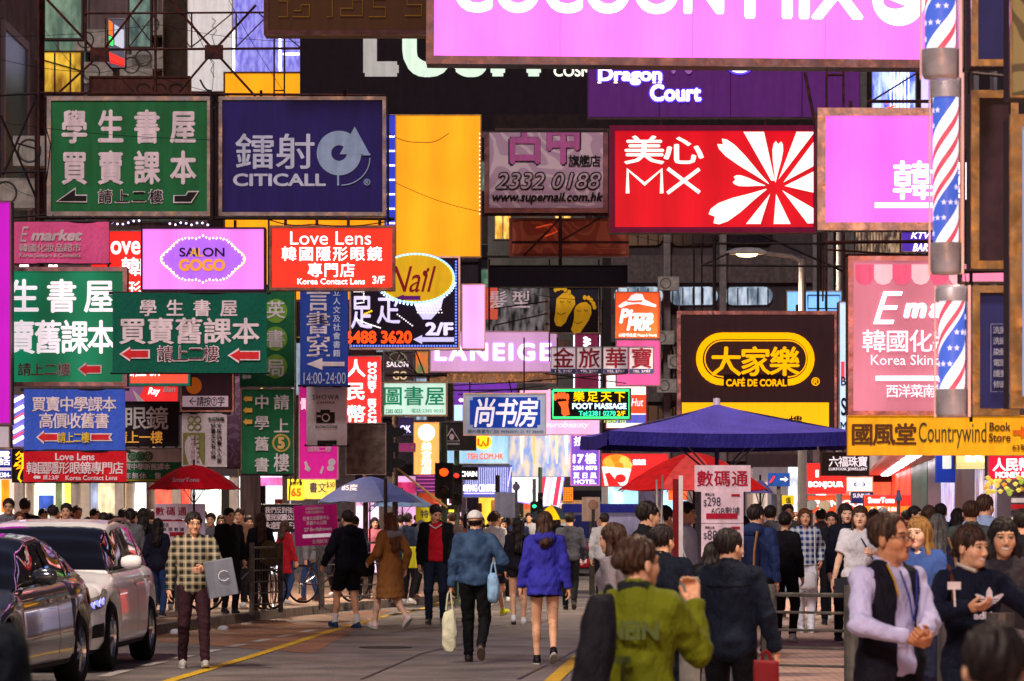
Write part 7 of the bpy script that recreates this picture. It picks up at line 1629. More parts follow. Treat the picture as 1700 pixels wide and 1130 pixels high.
        w_ = npn(X, Y, Z, 24, seed) * .0055 + npn(X, Y, Z * .6, 50, seed * 1.3) * .003 + .0035 * (.6 - np.abs(np.sin(Z * 34 + np.abs(X) * 20 + 2.2 * np.sin(Y * 14 + X * 9 + seed)))) * np.clip((np.abs(X) - .1) * 12, .25, 1)
        for s in (-1, 1):
            e_ = J.el[s]; q = np.exp(-((X - e_[0]) ** 2 + (Y - e_[1]) ** 2 + (Z - e_[2]) ** 2) / .006); w_ = w_ + q * .006 * np.sin(Z * 95 + X * 60)
        w_ = w_ + .004 * np.exp(-((Z - hem - .1) / .09) ** 2) * np.sin(Z * 60 + 9 * X + 7 * Y + seed)
        d = d - w_
        ncp = J.neck + np.array((0, -.012, .05)); d = smax(d, -C_(X, Y, Z, J.neck + np.array((0, -.01, -.012)), J.neck + np.array((0, -.03, .12)), neckr, neckr + .02), .006)
        if vneck: d = smax(d, -C_(X, Y, Z, J.neck + np.array((0, -.10, -.0)), T((0, -.14, 1.46 - vneck)), .045, .004), .005)
        if op: d = np.maximum(d, -np.maximum(np.abs(X) - op * (1 + (1.35 - Z) * .5), Y + .02))
        if ttype in ('shirt', 'jacket', 'coat', 'suit') or ttype == 'hoodie':
            cd = C_(X, Y, Z, J.neck + np.array((0, .012, -.03)), J.neck + np.array((0, -.002, .05)), .064, .066)
            ht_ = .035 if ttype in ('shirt', 'suit') else .04
            ring = np.maximum(np.abs(cd) - .006, np.abs(Z - J.neck[2] - .005 - .3 * (Y - .02)) - ht_)
            if ttype in ('shirt', 'suit', 'jacket'): ring = np.maximum(ring, -(np.maximum(np.abs(X) - .016, Y + .02)))
            d = smin(d, ring, .006)
        if ttype == 'hoodie': d = smin(d, elp(X, Y, Z, J.neck + np.array((0, .09, -.03)), (.125, .07, .085)), .015)
        return d
    hn = max(hem - .05, .02)
    pts = np.array([J.sh[-1], J.sh[1], J.wr[1], J.wr[-1], J.el[1], J.el[-1], (0, 0, hn), (-.2 * B, -.12, 1.1), (.2 * B, .14, 1.1)]); lo, hi = pts.min(0) - .1, pts.max(0) + .1; hi[2] = max(hi[2], 1.56)
    if hem < .6: lo[0] -= .08; hi[0] += .08; lo[1] -= .06; hi[1] += .06
    if inner is not None or ttype == 'vest':
        ic = inner or (200, 190, 210); st = ttype; 
        ttype_save = ttype; ttype = 'shirt' if (st == 'vest') else 'tee'
        V_, F_ = snet(lambda X, Y, Z: topf(X, Y, Z, th=0.0, hem=.9, arms=(st == 'vest'), op=0, vneck=.0, neckr=.058), lo, hi, res)
        meshfrom('shirt', V_, F_, cl(ic), r); ttype = ttype_save
    if ttype == 'vest':
        V_, F_ = snet(lambda X, Y, Z: np.maximum(topf(X, Y, Z, th=.012, arms=False, op=open_), np.maximum(-C_(X, Y, Z, J.sh[-1], J.el[-1], .072, .06), -C_(X, Y, Z, J.sh[1], J.el[1], .072, .06))), lo, hi, res)
        meshfrom('vest', V_, F_, tm, r)
    else:
        vn = .06 if ttype in ('shirt', 'tee') else (.1 if ttype == 'suit' else 0)
        V_, F_ = snet(lambda X, Y, Z: topf(X, Y, Z, vneck=vn), lo, hi, res)
        meshfrom({'tee': 't_shirt', 'suit': 'suit_jacket'}.get(ttype, ttype), V_, F_, tm, r)
    # ---- bottom garment
    bm_ = cl(bottom)
    def botf(X, Y, Z):
        q = .008 * loose; d = elp(X, Y, Z, (0, .012, .94), (.150 * B, .112 * B, .14)); d = smax(d, Z - 1.03, .01)
        if btype == 'skirt':
            d = smin(d, C_(X, Y, Z, (0, .01, .92), (0, 0, .62), .15, .2, (1, 1.3, 1)), .03); d = smax(d, .60 - Z, .008)
        elif btype != 'coatlegs':
            for s in (-1, 1):
                hp_, kn, a_ = J.hp[s], J.kn[s], J.an[s]
                L1 = C_(X, Y, Z, hp_, kn, .086 * B + q, .060 + q)
                if btype == 'shorts':
                    u = (kn - hp_) / np.linalg.norm(kn - hp_); m_ = hp_ + (kn - hp_) * .82; L1 = C_(X, Y, Z, hp_, kn, .09 * B + q, .085 + q); L1 = smax(L1, (X - m_[0]) * u[0] + (Y - m_[1]) * u[1] + (Z - m_[2]) * u[2], .006)
                    if bottom and bottom[0] == -1: pass
                elif btype == 'minishorts':
                    u = (kn - hp_) / np.linalg.norm(kn - hp_); m_ = hp_ + (kn - hp_) * .3; L1 = smax(C_(X, Y, Z, hp_, kn, .09 + q, .09 + q), (X - m_[0]) * u[0] + (Y - m_[1]) * u[1] + (Z - m_[2]) * u[2], .006)
                else:
                    u = (a_ - kn) / np.linalg.norm(a_ - kn); L2 = C_(X, Y, Z, kn, a_, .058 + q, .044 + q); L2 = smax(L2, (X - a_[0]) * u[0] + (Y - a_[1]) * u[1] + (Z - a_[2]) * u[2] - .01, .006); L1 = smin(L1, L2, .02)
                d = smin(d, L1, .028)
        w_ = npn(X, Y, Z, 28, seed + 2) * .004
        for s in (-1, 1):
            for e_, a0 in ((J.kn[s], .006), (J.an[s] + np.array((0, 0, .04)), .006)):
                g_ = np.exp(-((X - e_[0]) ** 2 + (Y - e_[1]) ** 2 + ((Z - e_[2]) * .8) ** 2) / .008); w_ = w_ + g_ * a0 * np.sin(Z * 100 + X * 30 + seed)
        return d - w_
    if btype != 'coatlegs':
        pts = np.array([J.hp[-1], J.hp[1], J.kn[-1], J.kn[1], J.an[-1], J.an[1], (0, 0, 1.0), (-.17 * B, 0, .9), (.17 * B, 0, .9)]); lo, hi = pts.min(0) - .09, pts.max(0) + .09
        if btype == 'skirt': lo[:2] -= .08; hi[:2] += .08
        V_, F_ = snet(botf, lo, hi, res); meshfrom({'minishorts': 'shorts'}.get(btype, btype), V_, F_, bm_, r)
    # ---- shoes and socks
    for s in (-1, 1):
        a_ = J.an[s]; lift = a_[2] - .085; pit = min(max(lift * 6.5, 0), 1.15)      # heel up when the foot trails
        if a_[1] < -.12: pit = -.22
        c_, s_ = math.cos(pit), math.sin(pit)
        def F2(y_, z_): return a_ + np.array((0, y_ * c_ - z_ * s_, y_ * s_ * 1.0 + z_ * c_))
        h0, t0 = F2(.035, -.045), F2(-.13, -.055)
        an_ = a_
        def sf(X, Y, Z):
            d = C_(X, Y, Z, h0, F2(-.06, -.048), .040, .042); d = smin(d, C_(X, Y, Z, F2(-.06, -.05), t0, .043, .034), .02); d = smin(d, C_(X, Y, Z, F2(.01, -.03), F2(.0, .01), .042, .04), .02)
            nz_ = np.array((0, -s_, c_)); p0 = F2(0, -.083); return smax(d, -((Y - p0[1]) * nz_[1] + (Z - p0[2]) * nz_[2]), .006)
        pts = np.array([h0, t0, an_]); lo, hi = pts.min(0) - .07, pts.max(0) + .07
        V_, F_ = snet(sf, lo, hi, max(.008, hres)); meshfrom('shoe', V_, F_, mat(shoes, rough=.5), r)
        so = []
        nz_ = np.array((0, -s_, c_)); q = F2(-.045, -.08)
        g = G().lathe([(0, -.012), (.9, -.012), (1.0, .0), (.98, .012), (0, .012)], 16); so_ = g.build('sole', mat((190, 186, 184) if sum(shoes) > 200 or fem else (120, 104, 92), rough=.7), r, tuple(q)); so_.scale = (.047, .128, 1); so_.rotation_euler = (pit, 0, 0)
        if socks:
            u = J.kn[s] - a_; u /= np.linalg.norm(u); G().tube(a_ - u * .02, a_ + u * .13, .042, .047, 12).build('sock', cl(socks), r)
    # ---- carried and worn extras given in body coordinates
    for p in parts:
        if p[0] == 'strap': g = G().path(p[1], p[2], 6); g.build(p[4] if len(p) > 4 else 'strap', cl(p[3]) if isinstance(p[3], tuple) else p[3], r)
        elif p[0] == 'blob':
            _, nm, c, rd, m_ = p[:5]; V_, F_ = snet(lambda X, Y, Z: smax(elp(X, Y, Z, c, rd) - .004 * npn(X, Y, Z, 30, seed), np.maximum(np.abs(X - c[0]) - rd[0] * .86, np.abs(Z - c[2]) - rd[2] * .86), .03), np.array(c) - np.array(rd) - .02, np.array(c) + np.array(rd) + .02, max(.009, min(rd) / 8)); meshfrom(nm, V_, F_, cl(m_) if isinstance(m_, tuple) else m_, r)
        elif p[0] == 'text':
            _, st, (x0, x1, z0, z1, yy), m_, o_ = p
            gv, gf = fat(st, o_.get('b', .03)); lo_, hi_ = gv.min(0), gv.max(0); sg = o_.get('face', -1)
            vv = [((x0 + (q[0] - lo_[0]) / (hi_[0] - lo_[0]) * (x1 - x0)), yy + q[2] * .05, z0 + (q[1] - lo_[1]) / (hi_[1] - lo_[1]) * (z1 - z0)) for q in gv]
            # wrap to the chest: drop back with distance from the middle
            vv = [(a, b + (1.9 * a * a) * (1 if sg < 0 else -1), c_) for a, b, c_ in vv]
            if sg > 0: vv = [(-a, b, c_) for a, b, c_ in vv]
            mesh('lettering', vv, gf, m_, r)
    r['J'] = ''; del r['J']
    return r, J, k
def bag_thing(name, label, cat, loc, size, rgb, kind='tote', rz=0, hand=None, tilt=0):
    r = root(name, label, cat, loc, rz); w, d, h = size; r.rotation_euler = (0, tilt, rz)
    def f(X, Y, Z):
        q = np.maximum(np.maximum(np.abs(X) - w / 2, np.abs(Y) - d / 2 * (1 - .55 * (Z + h) / h)), np.abs(Z + h / 2) - h / 2)
        return smax(q, q, .02) - .012 - (.006 if kind != 'hard' else .001) * npn(X, Y, Z, 22, w * 31)
    fs_ = f
    if kind == 'soft': f = lambda X, Y, Z: (np.abs(X / (w * .56)) ** 2.8 + np.abs(Y / (d * .6)) ** 2.2 + np.abs((Z + h * .52) / (h * .54)) ** 2.8) ** .4 * .1 - .1 + .02 * (Z + h * .5) / h - .007 * npn(X, Y, Z, 20, w * 13) - .003 * np.sin(Z * 50 + X * 40)
    V_, F_ = snet(f, (-w / 2 - .05, -d / 2 - .05, -h - .05), (w / 2 + .05, d / 2 + .05, .05), .011)
    meshfrom('bag_body', V_, F_, cl(rgb) if kind != 'hard' else mat(rgb, rough=.6), r)
    if hand: G().path([(-w * .25, 0, -.02), (-w * .12, 0, hand * .8), (0, 0, hand), (w * .12, 0, hand * .8), (w * .25, 0, -.02)], .006 if kind == 'plastic' else .010, 6).build('handle', cl(rgb), r)
    return r

# ================================================================== THE CAST
PI = math.pi
def WR(p, k, o): return o
# hero figures ------------------------------------------------------
person('man in tan and black checked shirt and glasses striding past the white car', 322, 38.7, 853, yaw=.12, skin='m', hair='spiky', top=((156, 140, 112), 'plaid', (30, 32, 34)), ttype='shirt', bottom=(66, 36, 46), shoes=(170, 166, 164),
       wr={1: (.10, -.27, 1.10), -1: (-.27, .05, .87)}, el={1: (.5, .4, -.1)}, an={1: (.12, -.16, .085), -1: (-.12, .12, .10)}, glasses=True, hem=.80, hy=.15, res=.013, hres=.006, build=1.05, sleeve='long')
bag_thing('shopping_bag', 'grey square shopping bag with a pale monogram carried by the man in the checked shirt', 'bag', P(361, 930, 38.35), (.30, .12, .38), (116, 118, 132), 'hard', .2, hand=.0, tilt=-.18)
o_ = P(361, 930, 38.35); g = G().path([o_ - o_ + Vector((.06 * math.cos(t), -.0, .055 * math.sin(t))) for t in [R(i * 40 + 40) for i in range(8)]], .006, 5); q = g.build('monogram', mat((214, 214, 226), rough=.5), C.objects['shopping_bag'], (.03, -.075, -.17))
person('boy in black sweatshirt, black shorts and white socks walking away to the left', 577, 52.3, 849, yaw=PI + .55, skin='m', hair='short', top=((24, 24, 40),), ttype='hoodie', bottom=(14, 13, 18), btype='shorts', shoes=(22, 50, 92),
       wr={-1: (-.24, .05, .86), 1: (.32, -.14, .93)}, an={1: (.1, -.2, .085), -1: (-.1, .12, .085)}, socks=(226, 222, 226), hem=.84, build=1.08, loose=1.5)
bag_thing('sling_bag', 'small black sling bag hanging at the hip of the boy in black shorts', 'bag', P(607, 918, 51.9), (.24, .12, .30), (22, 20, 26), 'soft')
person('long haired woman in camel coat with grey hood walking beside the boy in shorts', 647, 51.7, 853, yaw=PI + .7, fem=True, skin='l', hair='xlong', hc='brown', top=((158, 104, 56),), ttype='coat', btype='coatlegs', shoes=(220, 190, 186), hem=.47,
       wr={1: (.24, -.18, 1.0), -1: (-.26, .04, .9)}, an={1: (.08, -.26, .085), -1: (-.08, .30, .20)}, loose=1.3, parts=[('blob', 'hood', (0, .09, 1.40), (.15, .08, .08), (150, 140, 148))])
person('man in red football shirt under an open black jacket looking down to his left', 724, 54.5, 839, yaw=-.05, skin='m', hair='short', top=((24, 22, 30),), ttype='jacket', open_=.085, inner=(206, 24, 44), bottom=(34, 42, 66), shoes=(70, 66, 60),
       an={1: (.1, .1, .1), -1: (-.1, -.08, .085)}, hy=.45, hp=.35, build=1.1, hem=.82, wr={1: (.22, -.06, .86), -1: (-.24, .02, .86)}, parts=[('strap', [(-.09, -.1, 1.43), (0, -.135, 1.37), (.09, -.1, 1.43)], .009, (230, 226, 230), 'collar')])
person('man in denim jacket and white baseball cap walking away carrying bags', 789, 40.2, 850, yaw=PI - .08, skin='m', hair='cap', top=((40, 60, 92), 'rust', (60, 84, 118)), ttype='jacket', bottom=(22, 20, 26), shoes=(44, 34, 36),
       wr={1: (.27, -.02, .86), -1: (-.28, -.16, 1.05)}, an={1: (.09, -.14, .085), -1: (-.09, .26, .20)}, hem=.88, build=1.06, res=.013, loose=1.3, hr=.05)
bag_thing('plastic_bag', 'white plastic bag hanging low from the left hand of the man in denim', 'bag', P(746, 1010, 40.1), (.15, .10, .44), (206, 204, 176), 'soft', hand=.2)
bag_thing('plastic_bag', 'pale blue plastic bag at the right side of the man in denim', 'bag', P(819, 948, 39.8), (.12, .12, .32), (140, 176, 214), 'soft', hand=.1)
person('young man in white long sleeves half hidden beyond the denim jacket', 822, 58, 850, yaw=2.4, skin='m', hair='short', hc='dbrown', top=((216, 214, 220),), ttype='sweater', bottom=(40, 40, 60), btype='shorts', shoes=(220, 220, 60), an={1: (.1, -.3, .1), -1: (-.1, .3, .25)}, wr={1: (.2, -.2, .95)})
person('woman in royal blue hoodie and brief black shorts walking away in the road', 904, 39.6, 852, yaw=PI + .06, fem=True, skin='m', hair='mid', hc='dbrown', top=((56, 54, 168),), ttype='hoodie', bottom=(24, 22, 30), btype='minishorts', shoes=(20, 18, 22),
       wr={1: (.27, -.03, .83), -1: (-.27, .05, .83)}, an={1: (.075, -.12, .085), -1: (-.085, .22, .17)}, hem=.78, res=.013, loose=1.2, build=1.04)
G().box(0, .001, 0, .001, 0, .001)
person('long haired woman in dark top and white trainers behind the royal blue hoodie', 861, 54.5, 861, yaw=PI, fem=True, skin='m', hair='xlong', top=((34, 30, 42),), ttype='jacket', bottom=(40, 36, 46), btype='minishorts', shoes=(236, 232, 236), an={1: (.08, .1, .12), -1: (-.08, -.1, .085)})
person('man in charcoal sweater and black trousers walking away towards the taxi', 946, 63, 852, yaw=PI, skin='m', hair='short', top=((66, 66, 76),), ttype='sweater', bottom=(20, 20, 26), shoes=(20, 20, 24), an={1: (.07, -.1, .085), -1: (-.07, .22, .16)}, wr={1: (.24, .1, .9), -1: (-.24, -.12, .9)})
# near right
ONE, Jg, kg = person('woman in olive green jacket with printed letters on the back, hand raised to her chin', 1060, 15.2, 896, yaw=PI - .38, fem=True, skin='m', hair='bun', hc='dbrown', top=((104, 108, 18),), ttype='jacket', bottom=(100, 104, 18), shoes=(40, 38, 40),
       wr={-1: (-.19, -.25, 1.40), 1: (.30, -.05, .80)}, el={-1: (-.25, .25, -1)}, handn={-1: (.2, .9, 0)}, hy=-.55, hp=-.05, hem=.70, res=.010, hres=.0045, loose=1.5, build=1.04, curl=.9,
       parts=[('blob', 'hair_clip', (.075, .045, 1.62), (.014, .014, .012), (10, 150, 120)), ('strap', [(.11, -.10, 1.40), (.15, .0, 1.475), (.15, .12, 1.42), (.17, .19, 1.2), (.2, .19, 1.0)], .022, (26, 26, 34), 'bag_strap'), ('strap', [(-.07, .06, 1.475), (0, .075, 1.49), (.07, .06, 1.475)], .03, (44, 48, 50), 'dark_collar'),
              ('text', 'ONEIN', (-.17, .15, 1.235, 1.325, .178), mat((84, 92, 48), rough=.8), {'face': 1, 'b': .05}), ('text', 'T', (-.05, .03, 1.0, 1.16, .185), mat((84, 92, 48), rough=.8), {'face': 1, 'b': .06}),
              ('strap', [(-.20, .13, .985), (-.1, .172, .985), (0, .185, .985), (.1, .172, .985), (.2, .13, .985)], .006, (80, 84, 14), 'waist_seam')])
bag_thing('shoulder_bag', 'big soft black shoulder bag on the back of the olive green jacket', 'bag', P(1004, 975, 14.8), (.14, .13, .5), (34, 32, 40), 'soft', tilt=.15)
person('man in dark navy suit with back turned in front of the price board', 1100, 26, 875, yaw=PI - .35, skin='m', hair='short', top=((26, 32, 50),), ttype='suit', bottom=(22, 26, 40), hem=.78, build=1.1, hy=-.3, res=.013, hres=.006)
person('brown haired woman in pale top reaching left behind the olive jacket', 1018, 27, 872, yaw=-2.0, fem=True, skin='m', hair='mid', hc='dbrown', top=((130, 118, 126),), ttype='sweater', bottom=(30, 30, 36), wr={-1: (-.30, -.26, .98), 1: (.2, -.1, 1.0)}, hp=.1, build=.9, hres=.006)
person('man with shaved sides and spiked hair in black jacket looking right under the red umbrella', 1076, 34, 836, yaw=1.9, skin='m', hair='spiky', top=((26, 26, 34),), ttype='jacket', bottom=(26, 24, 30), hem=.84, res=.014, hres=.006, gz=.0, build=1.08)
person('man in charcoal navy jacket with back turned beside the metal bollard', 1212, 22.5, 882, yaw=PI - .3, skin='m', hair='short', top=((30, 36, 54),), ttype='jacket', bottom=(18, 16, 20), shoes=(24, 22, 24), hy=-.55, hem=.80, res=.011, hres=.005, loose=1.35, build=1.04,
       wr={1: (.32, -.02, .84), -1: (-.32, -.04, .84)}, an={1: (.13, -.1, .085), -1: (-.15, .12, .1)}, parts=[('strap', [(-.21, .055, 1.335), (-.1, .135, 1.325), (0, .155, 1.325), (.1, .135, 1.325), (.21, .055, 1.335)], .004, (20, 24, 38), 'yoke_seam')])
bag_thing('handbag', 'dark red leather bag low in the hand of the man in the charcoal navy jacket', 'bag', P(1272, 1098, 20.6), (.13, .09, .24), (130, 24, 30), 'hard', hand=.06)
person('customer in black bending over the stall table', 1168, 32, 905, yaw=2.6, fem=True, skin='m', hair='mid', top=((18, 16, 22),), ttype='jacket', bottom=(20, 18, 22), lean=.35, loose=1.8)
person('man with navy hooded jacket and tan strapped backpack facing the stall', 1256, 38, 840, yaw=PI - .5, skin='m', hair='short', top=((40, 54, 100),), ttype='hoodie', bottom=(30, 30, 40), gz=.13, hy=-.3, loose=1.5,
       parts=[('blob', 'backpack', (0, .20, 1.18), (.14, .09, .22), (46, 60, 108)), ('strap', [(-.1, .29, 1.0), (-.11, .30, 1.2), (-.1, .2, 1.42)], .014, (176, 130, 90), 'backpack_strap'), ('strap', [(.1, .29, 1.0), (.11, .30, 1.2), (.1, .2, 1.42)], .014, (176, 130, 90), 'backpack_strap')])
person('smiling woman in blue and white checked shirt, white trousers and white waist bag', 1336, 46.5, 846, yaw=.05, fem=True, skin='m', hair='long', hc='brown', top=((196, 200, 214), 'plaid', (28, 50, 112)), ttype='shirt', bottom=(226, 224, 236), shoes=(236, 236, 244),
       wr={-1: (-.25, -.02, .86), 1: (.22, .0, .98)}, an={1: (.07, -.1, .085), -1: (-.05, .05, .085)}, gz=.13, hem=.93, res=.014, hres=.006, hp=-.12, parts=[('strap', [(.12, -.06, 1.46), (.12, -.14, 1.3), (.12, -.15, 1.05), (.13, -.15, .95)], .010, (220, 214, 220), 'bag_strap')])
bag_thing('waist_bag', 'white rounded flap bag worn in front by the woman in the checked shirt', 'bag', P(1339, 948, 46.15), (.24, .10, .22), (206, 200, 206), 'soft')
b_ = G().lathe([(0, 0), (.028, 0), (.03, .03), (.03, .14), (.012, .18), (.012, .2), (0, .2)], 12).build('water_bottle', mat((170, 196, 226), rough=.1, coat=1), None, P(1302, 982, 46.2)); tag(b_, 'clear water bottle held by the woman in the checked shirt', 'bottle')
person('full faced woman in white t-shirt with black shoulder bag striding forward', 1428, 38.4, 842, yaw=-.12, fem=True, skin='l', hair='bob' if False else 'mid', hc='dbrown', top=((224, 220, 232),), ttype='tee', sleeve='short', bottom=(28, 24, 30), shoes=(40, 38, 46),
       wr={-1: (-.30, -.08, .86), 1: (.16, -.22, 1.2)}, an={-1: (-.1, .12, .1), 1: (.1, -.2, .085)}, el={1: (.5, .5, -.4)}, gz=.10, hem=.92, res=.013, hres=.005, build=1.24, fatface=1.14, hp=-.1, parts=[('strap', [(-.06, .0, 1.47), (.05, -.18, 1.3), (.17, -.2, 1.08), (.22, -.13, .98)], .008, (30, 40, 80), 'bag_strap')])
bag_thing('shoulder_bag', 'black flap handbag with a gold clasp before the woman in the white t-shirt', 'bag', P(1405, 961, 37.9), (.24, .10, .19), (34, 34, 44), 'hard')
person('pale woman in dark coat looking over the shoulder of the woman in white', 1404, 43, 838, yaw=.15, fem=True, skin='l', hair='mid', top=((30, 32, 52),), ttype='coat', bottom=(30, 30, 40), gz=.13, hem=.75)
person('man in glasses and dark jacket between the two women in checked and white tops', 1322 + 58, 50, 851, yaw=-.1, skin='m', hair='short', top=((40, 40, 50),), ttype='jacket', bottom=(30, 30, 40), glasses=True, gz=.13)
person('man in dark vest over lilac shirt and glasses folding his hands', 1478, 17.3, 857, yaw=.62, skin='d', hair='balding', hc='dbrown', top=((30, 26, 40),), ttype='vest', inner=(196, 186, 226), open_=.055, bottom=(22, 20, 28), glasses=True, hem=.72, res=.0095, hres=.0042, build=1.05, hy=.35, hp=-.04,
       wr={-1: (-.15, -.30, 1.10), 1: (-.05, -.31, 1.115)}, el={-1: (-.9, .35, -.4), 1: (.9, .5, -.4)}, handn={-1: (.6, .3, .6), 1: (-.6, .3, .6)}, curl=1.1, loose=1.3, face=True,
       parts=[('strap', [(-.055, -.135, 1.43), (-.02, -.165, 1.3), (.0, -.172, 1.18), (.03, -.165, 1.28), (.055, -.135, 1.43)], .005, (50, 60, 150), 'lanyard'), ('strap', [(-.09, -.08, 1.46), (-.085, -.13, 1.38), (-.075, -.15, 1.3)], .006, (190, 140, 50), 'gold_piping')])
person('blonde fringed woman in blue denim shirt behind the man in the vest', 1524, 27, 862, yaw=-.25, fem=True, skin='l', hair='mid', hc='blonde', top=((66, 92, 160),), ttype='shirt', bottom=(40, 44, 70), hy=-.3, hres=.006, res=.013, loose=1.4)
SWM = mat((226, 206, 216), rough=.7)
sw, Js, ks = person('laughing girl in navy sweatshirt with three-leaf print stretching her arm out', 1612, 19.5, 877, yaw=.25, fem=True, skin='m', hair='bunbangs', hc='dbrown', top=((26, 28, 52),), ttype='sweater', bottom=(30, 34, 56), smile=True, hy=.55, hp=.05, hem=.80, res=.010, hres=.0042, loose=1.6, build=1.02,
       wr={1: (.62, -.12, 1.07), -1: (-.14, -.33, 1.24)}, el={1: (.2, .3, -.9), -1: (-.8, .1, -.5)}, handn={-1: (.5, 0, .8)},
       parts=[('text', 'adidas', (-.06, .11, 1.17, 1.215, -.2), SWM, {'b': .05}), ('strap', [(-.13, .08, 1.42), (-.14, .0, 1.475), (-.15, -.10, 1.38), (-.16, -.14, 1.25)], .014, (96, 50, 30), 'bag_strap'), ('strap', [(.0, -.075, 1.45), (-.06, -.04, 1.475), (-.075, .03, 1.49)], .012, (206, 190, 180), 'hoop_collar')])
for pts in ([(0, 0), (-.022, .04), (-.016, .085), (0, .11), (.016, .085), (.022, .04)], [(-.008, -.0), (-.05, .022), (-.09, .065), (-.078, .07), (-.035, .055), (-.012, .03)], [(.008, -.0), (.05, .022), (.09, .065), (.078, .07), (.035, .055), (.012, .03)]):
    o = G().prism([(a + .03, b + 1.25) for a, b in pts], -.215, -.209).build('leaf_print', SWM, sw)
for i in range(3): G().box(-.045, .085, -.2165, -.2152, 1.258 + i * .013, 1.263 + i * .013).build('print_gap', mat((26, 28, 52)), sw)
g = G().lathe([(.034, -.012), (.042, 0), (.034, .012), (.028, 0), (.034, -.012)], 20).build('bracelet', mat((230, 140, 20), rough=.5), sw, tuple(Js.wr[-1] * .88 + Js.el[-1] * .12)); g.rotation_euler = (R(60), R(30), 0)
tag(G().box(-.035, .035, -.004, .004, -.02, .02).tube((0, 0, -.02), (.005, 0, -.11), .006, n=6).build('phone', mat((226, 206, 206), rough=.3), None, P(1584, 972, 18.95)), 'small pale phone with dangling strap held by the laughing girl', 'phone')
person('smiling woman with shaggy black hair in dark grey sweater at the right edge', 1666, 21.5, 864, yaw=.02, fem=True, skin='m', hair='mid', hc='black', top=((74, 66, 74),), ttype='sweater', bottom=(34, 30, 40), smile=True, res=.011, hres=.0045, loose=1.7, build=1.1, hem=.78)
person('man with tousled dark hair and grey green shirt seen from behind at right', 1612, 36, 834, yaw=PI, skin='m', hair='short', hc='dbrown', top=((88, 96, 96),), ttype='shirt', bottom=(30, 30, 40), gz=.13)
person('tall man in pale blue shirt seen from behind, head highest at right', 1636, 38, 824, yaw=PI - .3, skin='m', hair='short', hc='dbrown', top=((156, 176, 220),), ttype='shirt', bottom=(30, 34, 50), gz=.13, hy=-.4)
person('woman with long ash grey hair and tan bag strap seen from behind', 1557, 35, 856, yaw=PI, fem=True, skin='m', hair='long', hc='grey', top=((56, 74, 130),), ttype='shirt', bottom=(40, 44, 60), gz=.13, parts=[('strap', [(-.2, .1, 1.1), (-.16, .14, 1.3), (-.1, .08, 1.46)], .018, (216, 170, 120), 'bag_strap')])
person('dark haired stranger out of focus in the bottom right foreground', 1650, 8.6, 1046, yaw=PI, skin='m', hair='short', hc='black', top=((16, 16, 26),), ttype='jacket', bottom=(20, 20, 26), fixH=1.42, res=.012)
C.objects[[o.name for o in C.objects if o.get('category') == 'person'][-1]].location.z = EYE - (1046 - HZ) * 8.6 / F - 1.42
person('dark jacketed passer-by out of focus in the bottom left foreground', -85, 9.5, 905, yaw=PI - .4, skin='m', hair='short', top=((16, 22, 36),), ttype='jacket', bottom=(20, 20, 26), res=.014, loose=2, build=1.15)
C.objects[[o.name for o in C.objects if o.get('category') == 'person'][-1]].location.z = 0
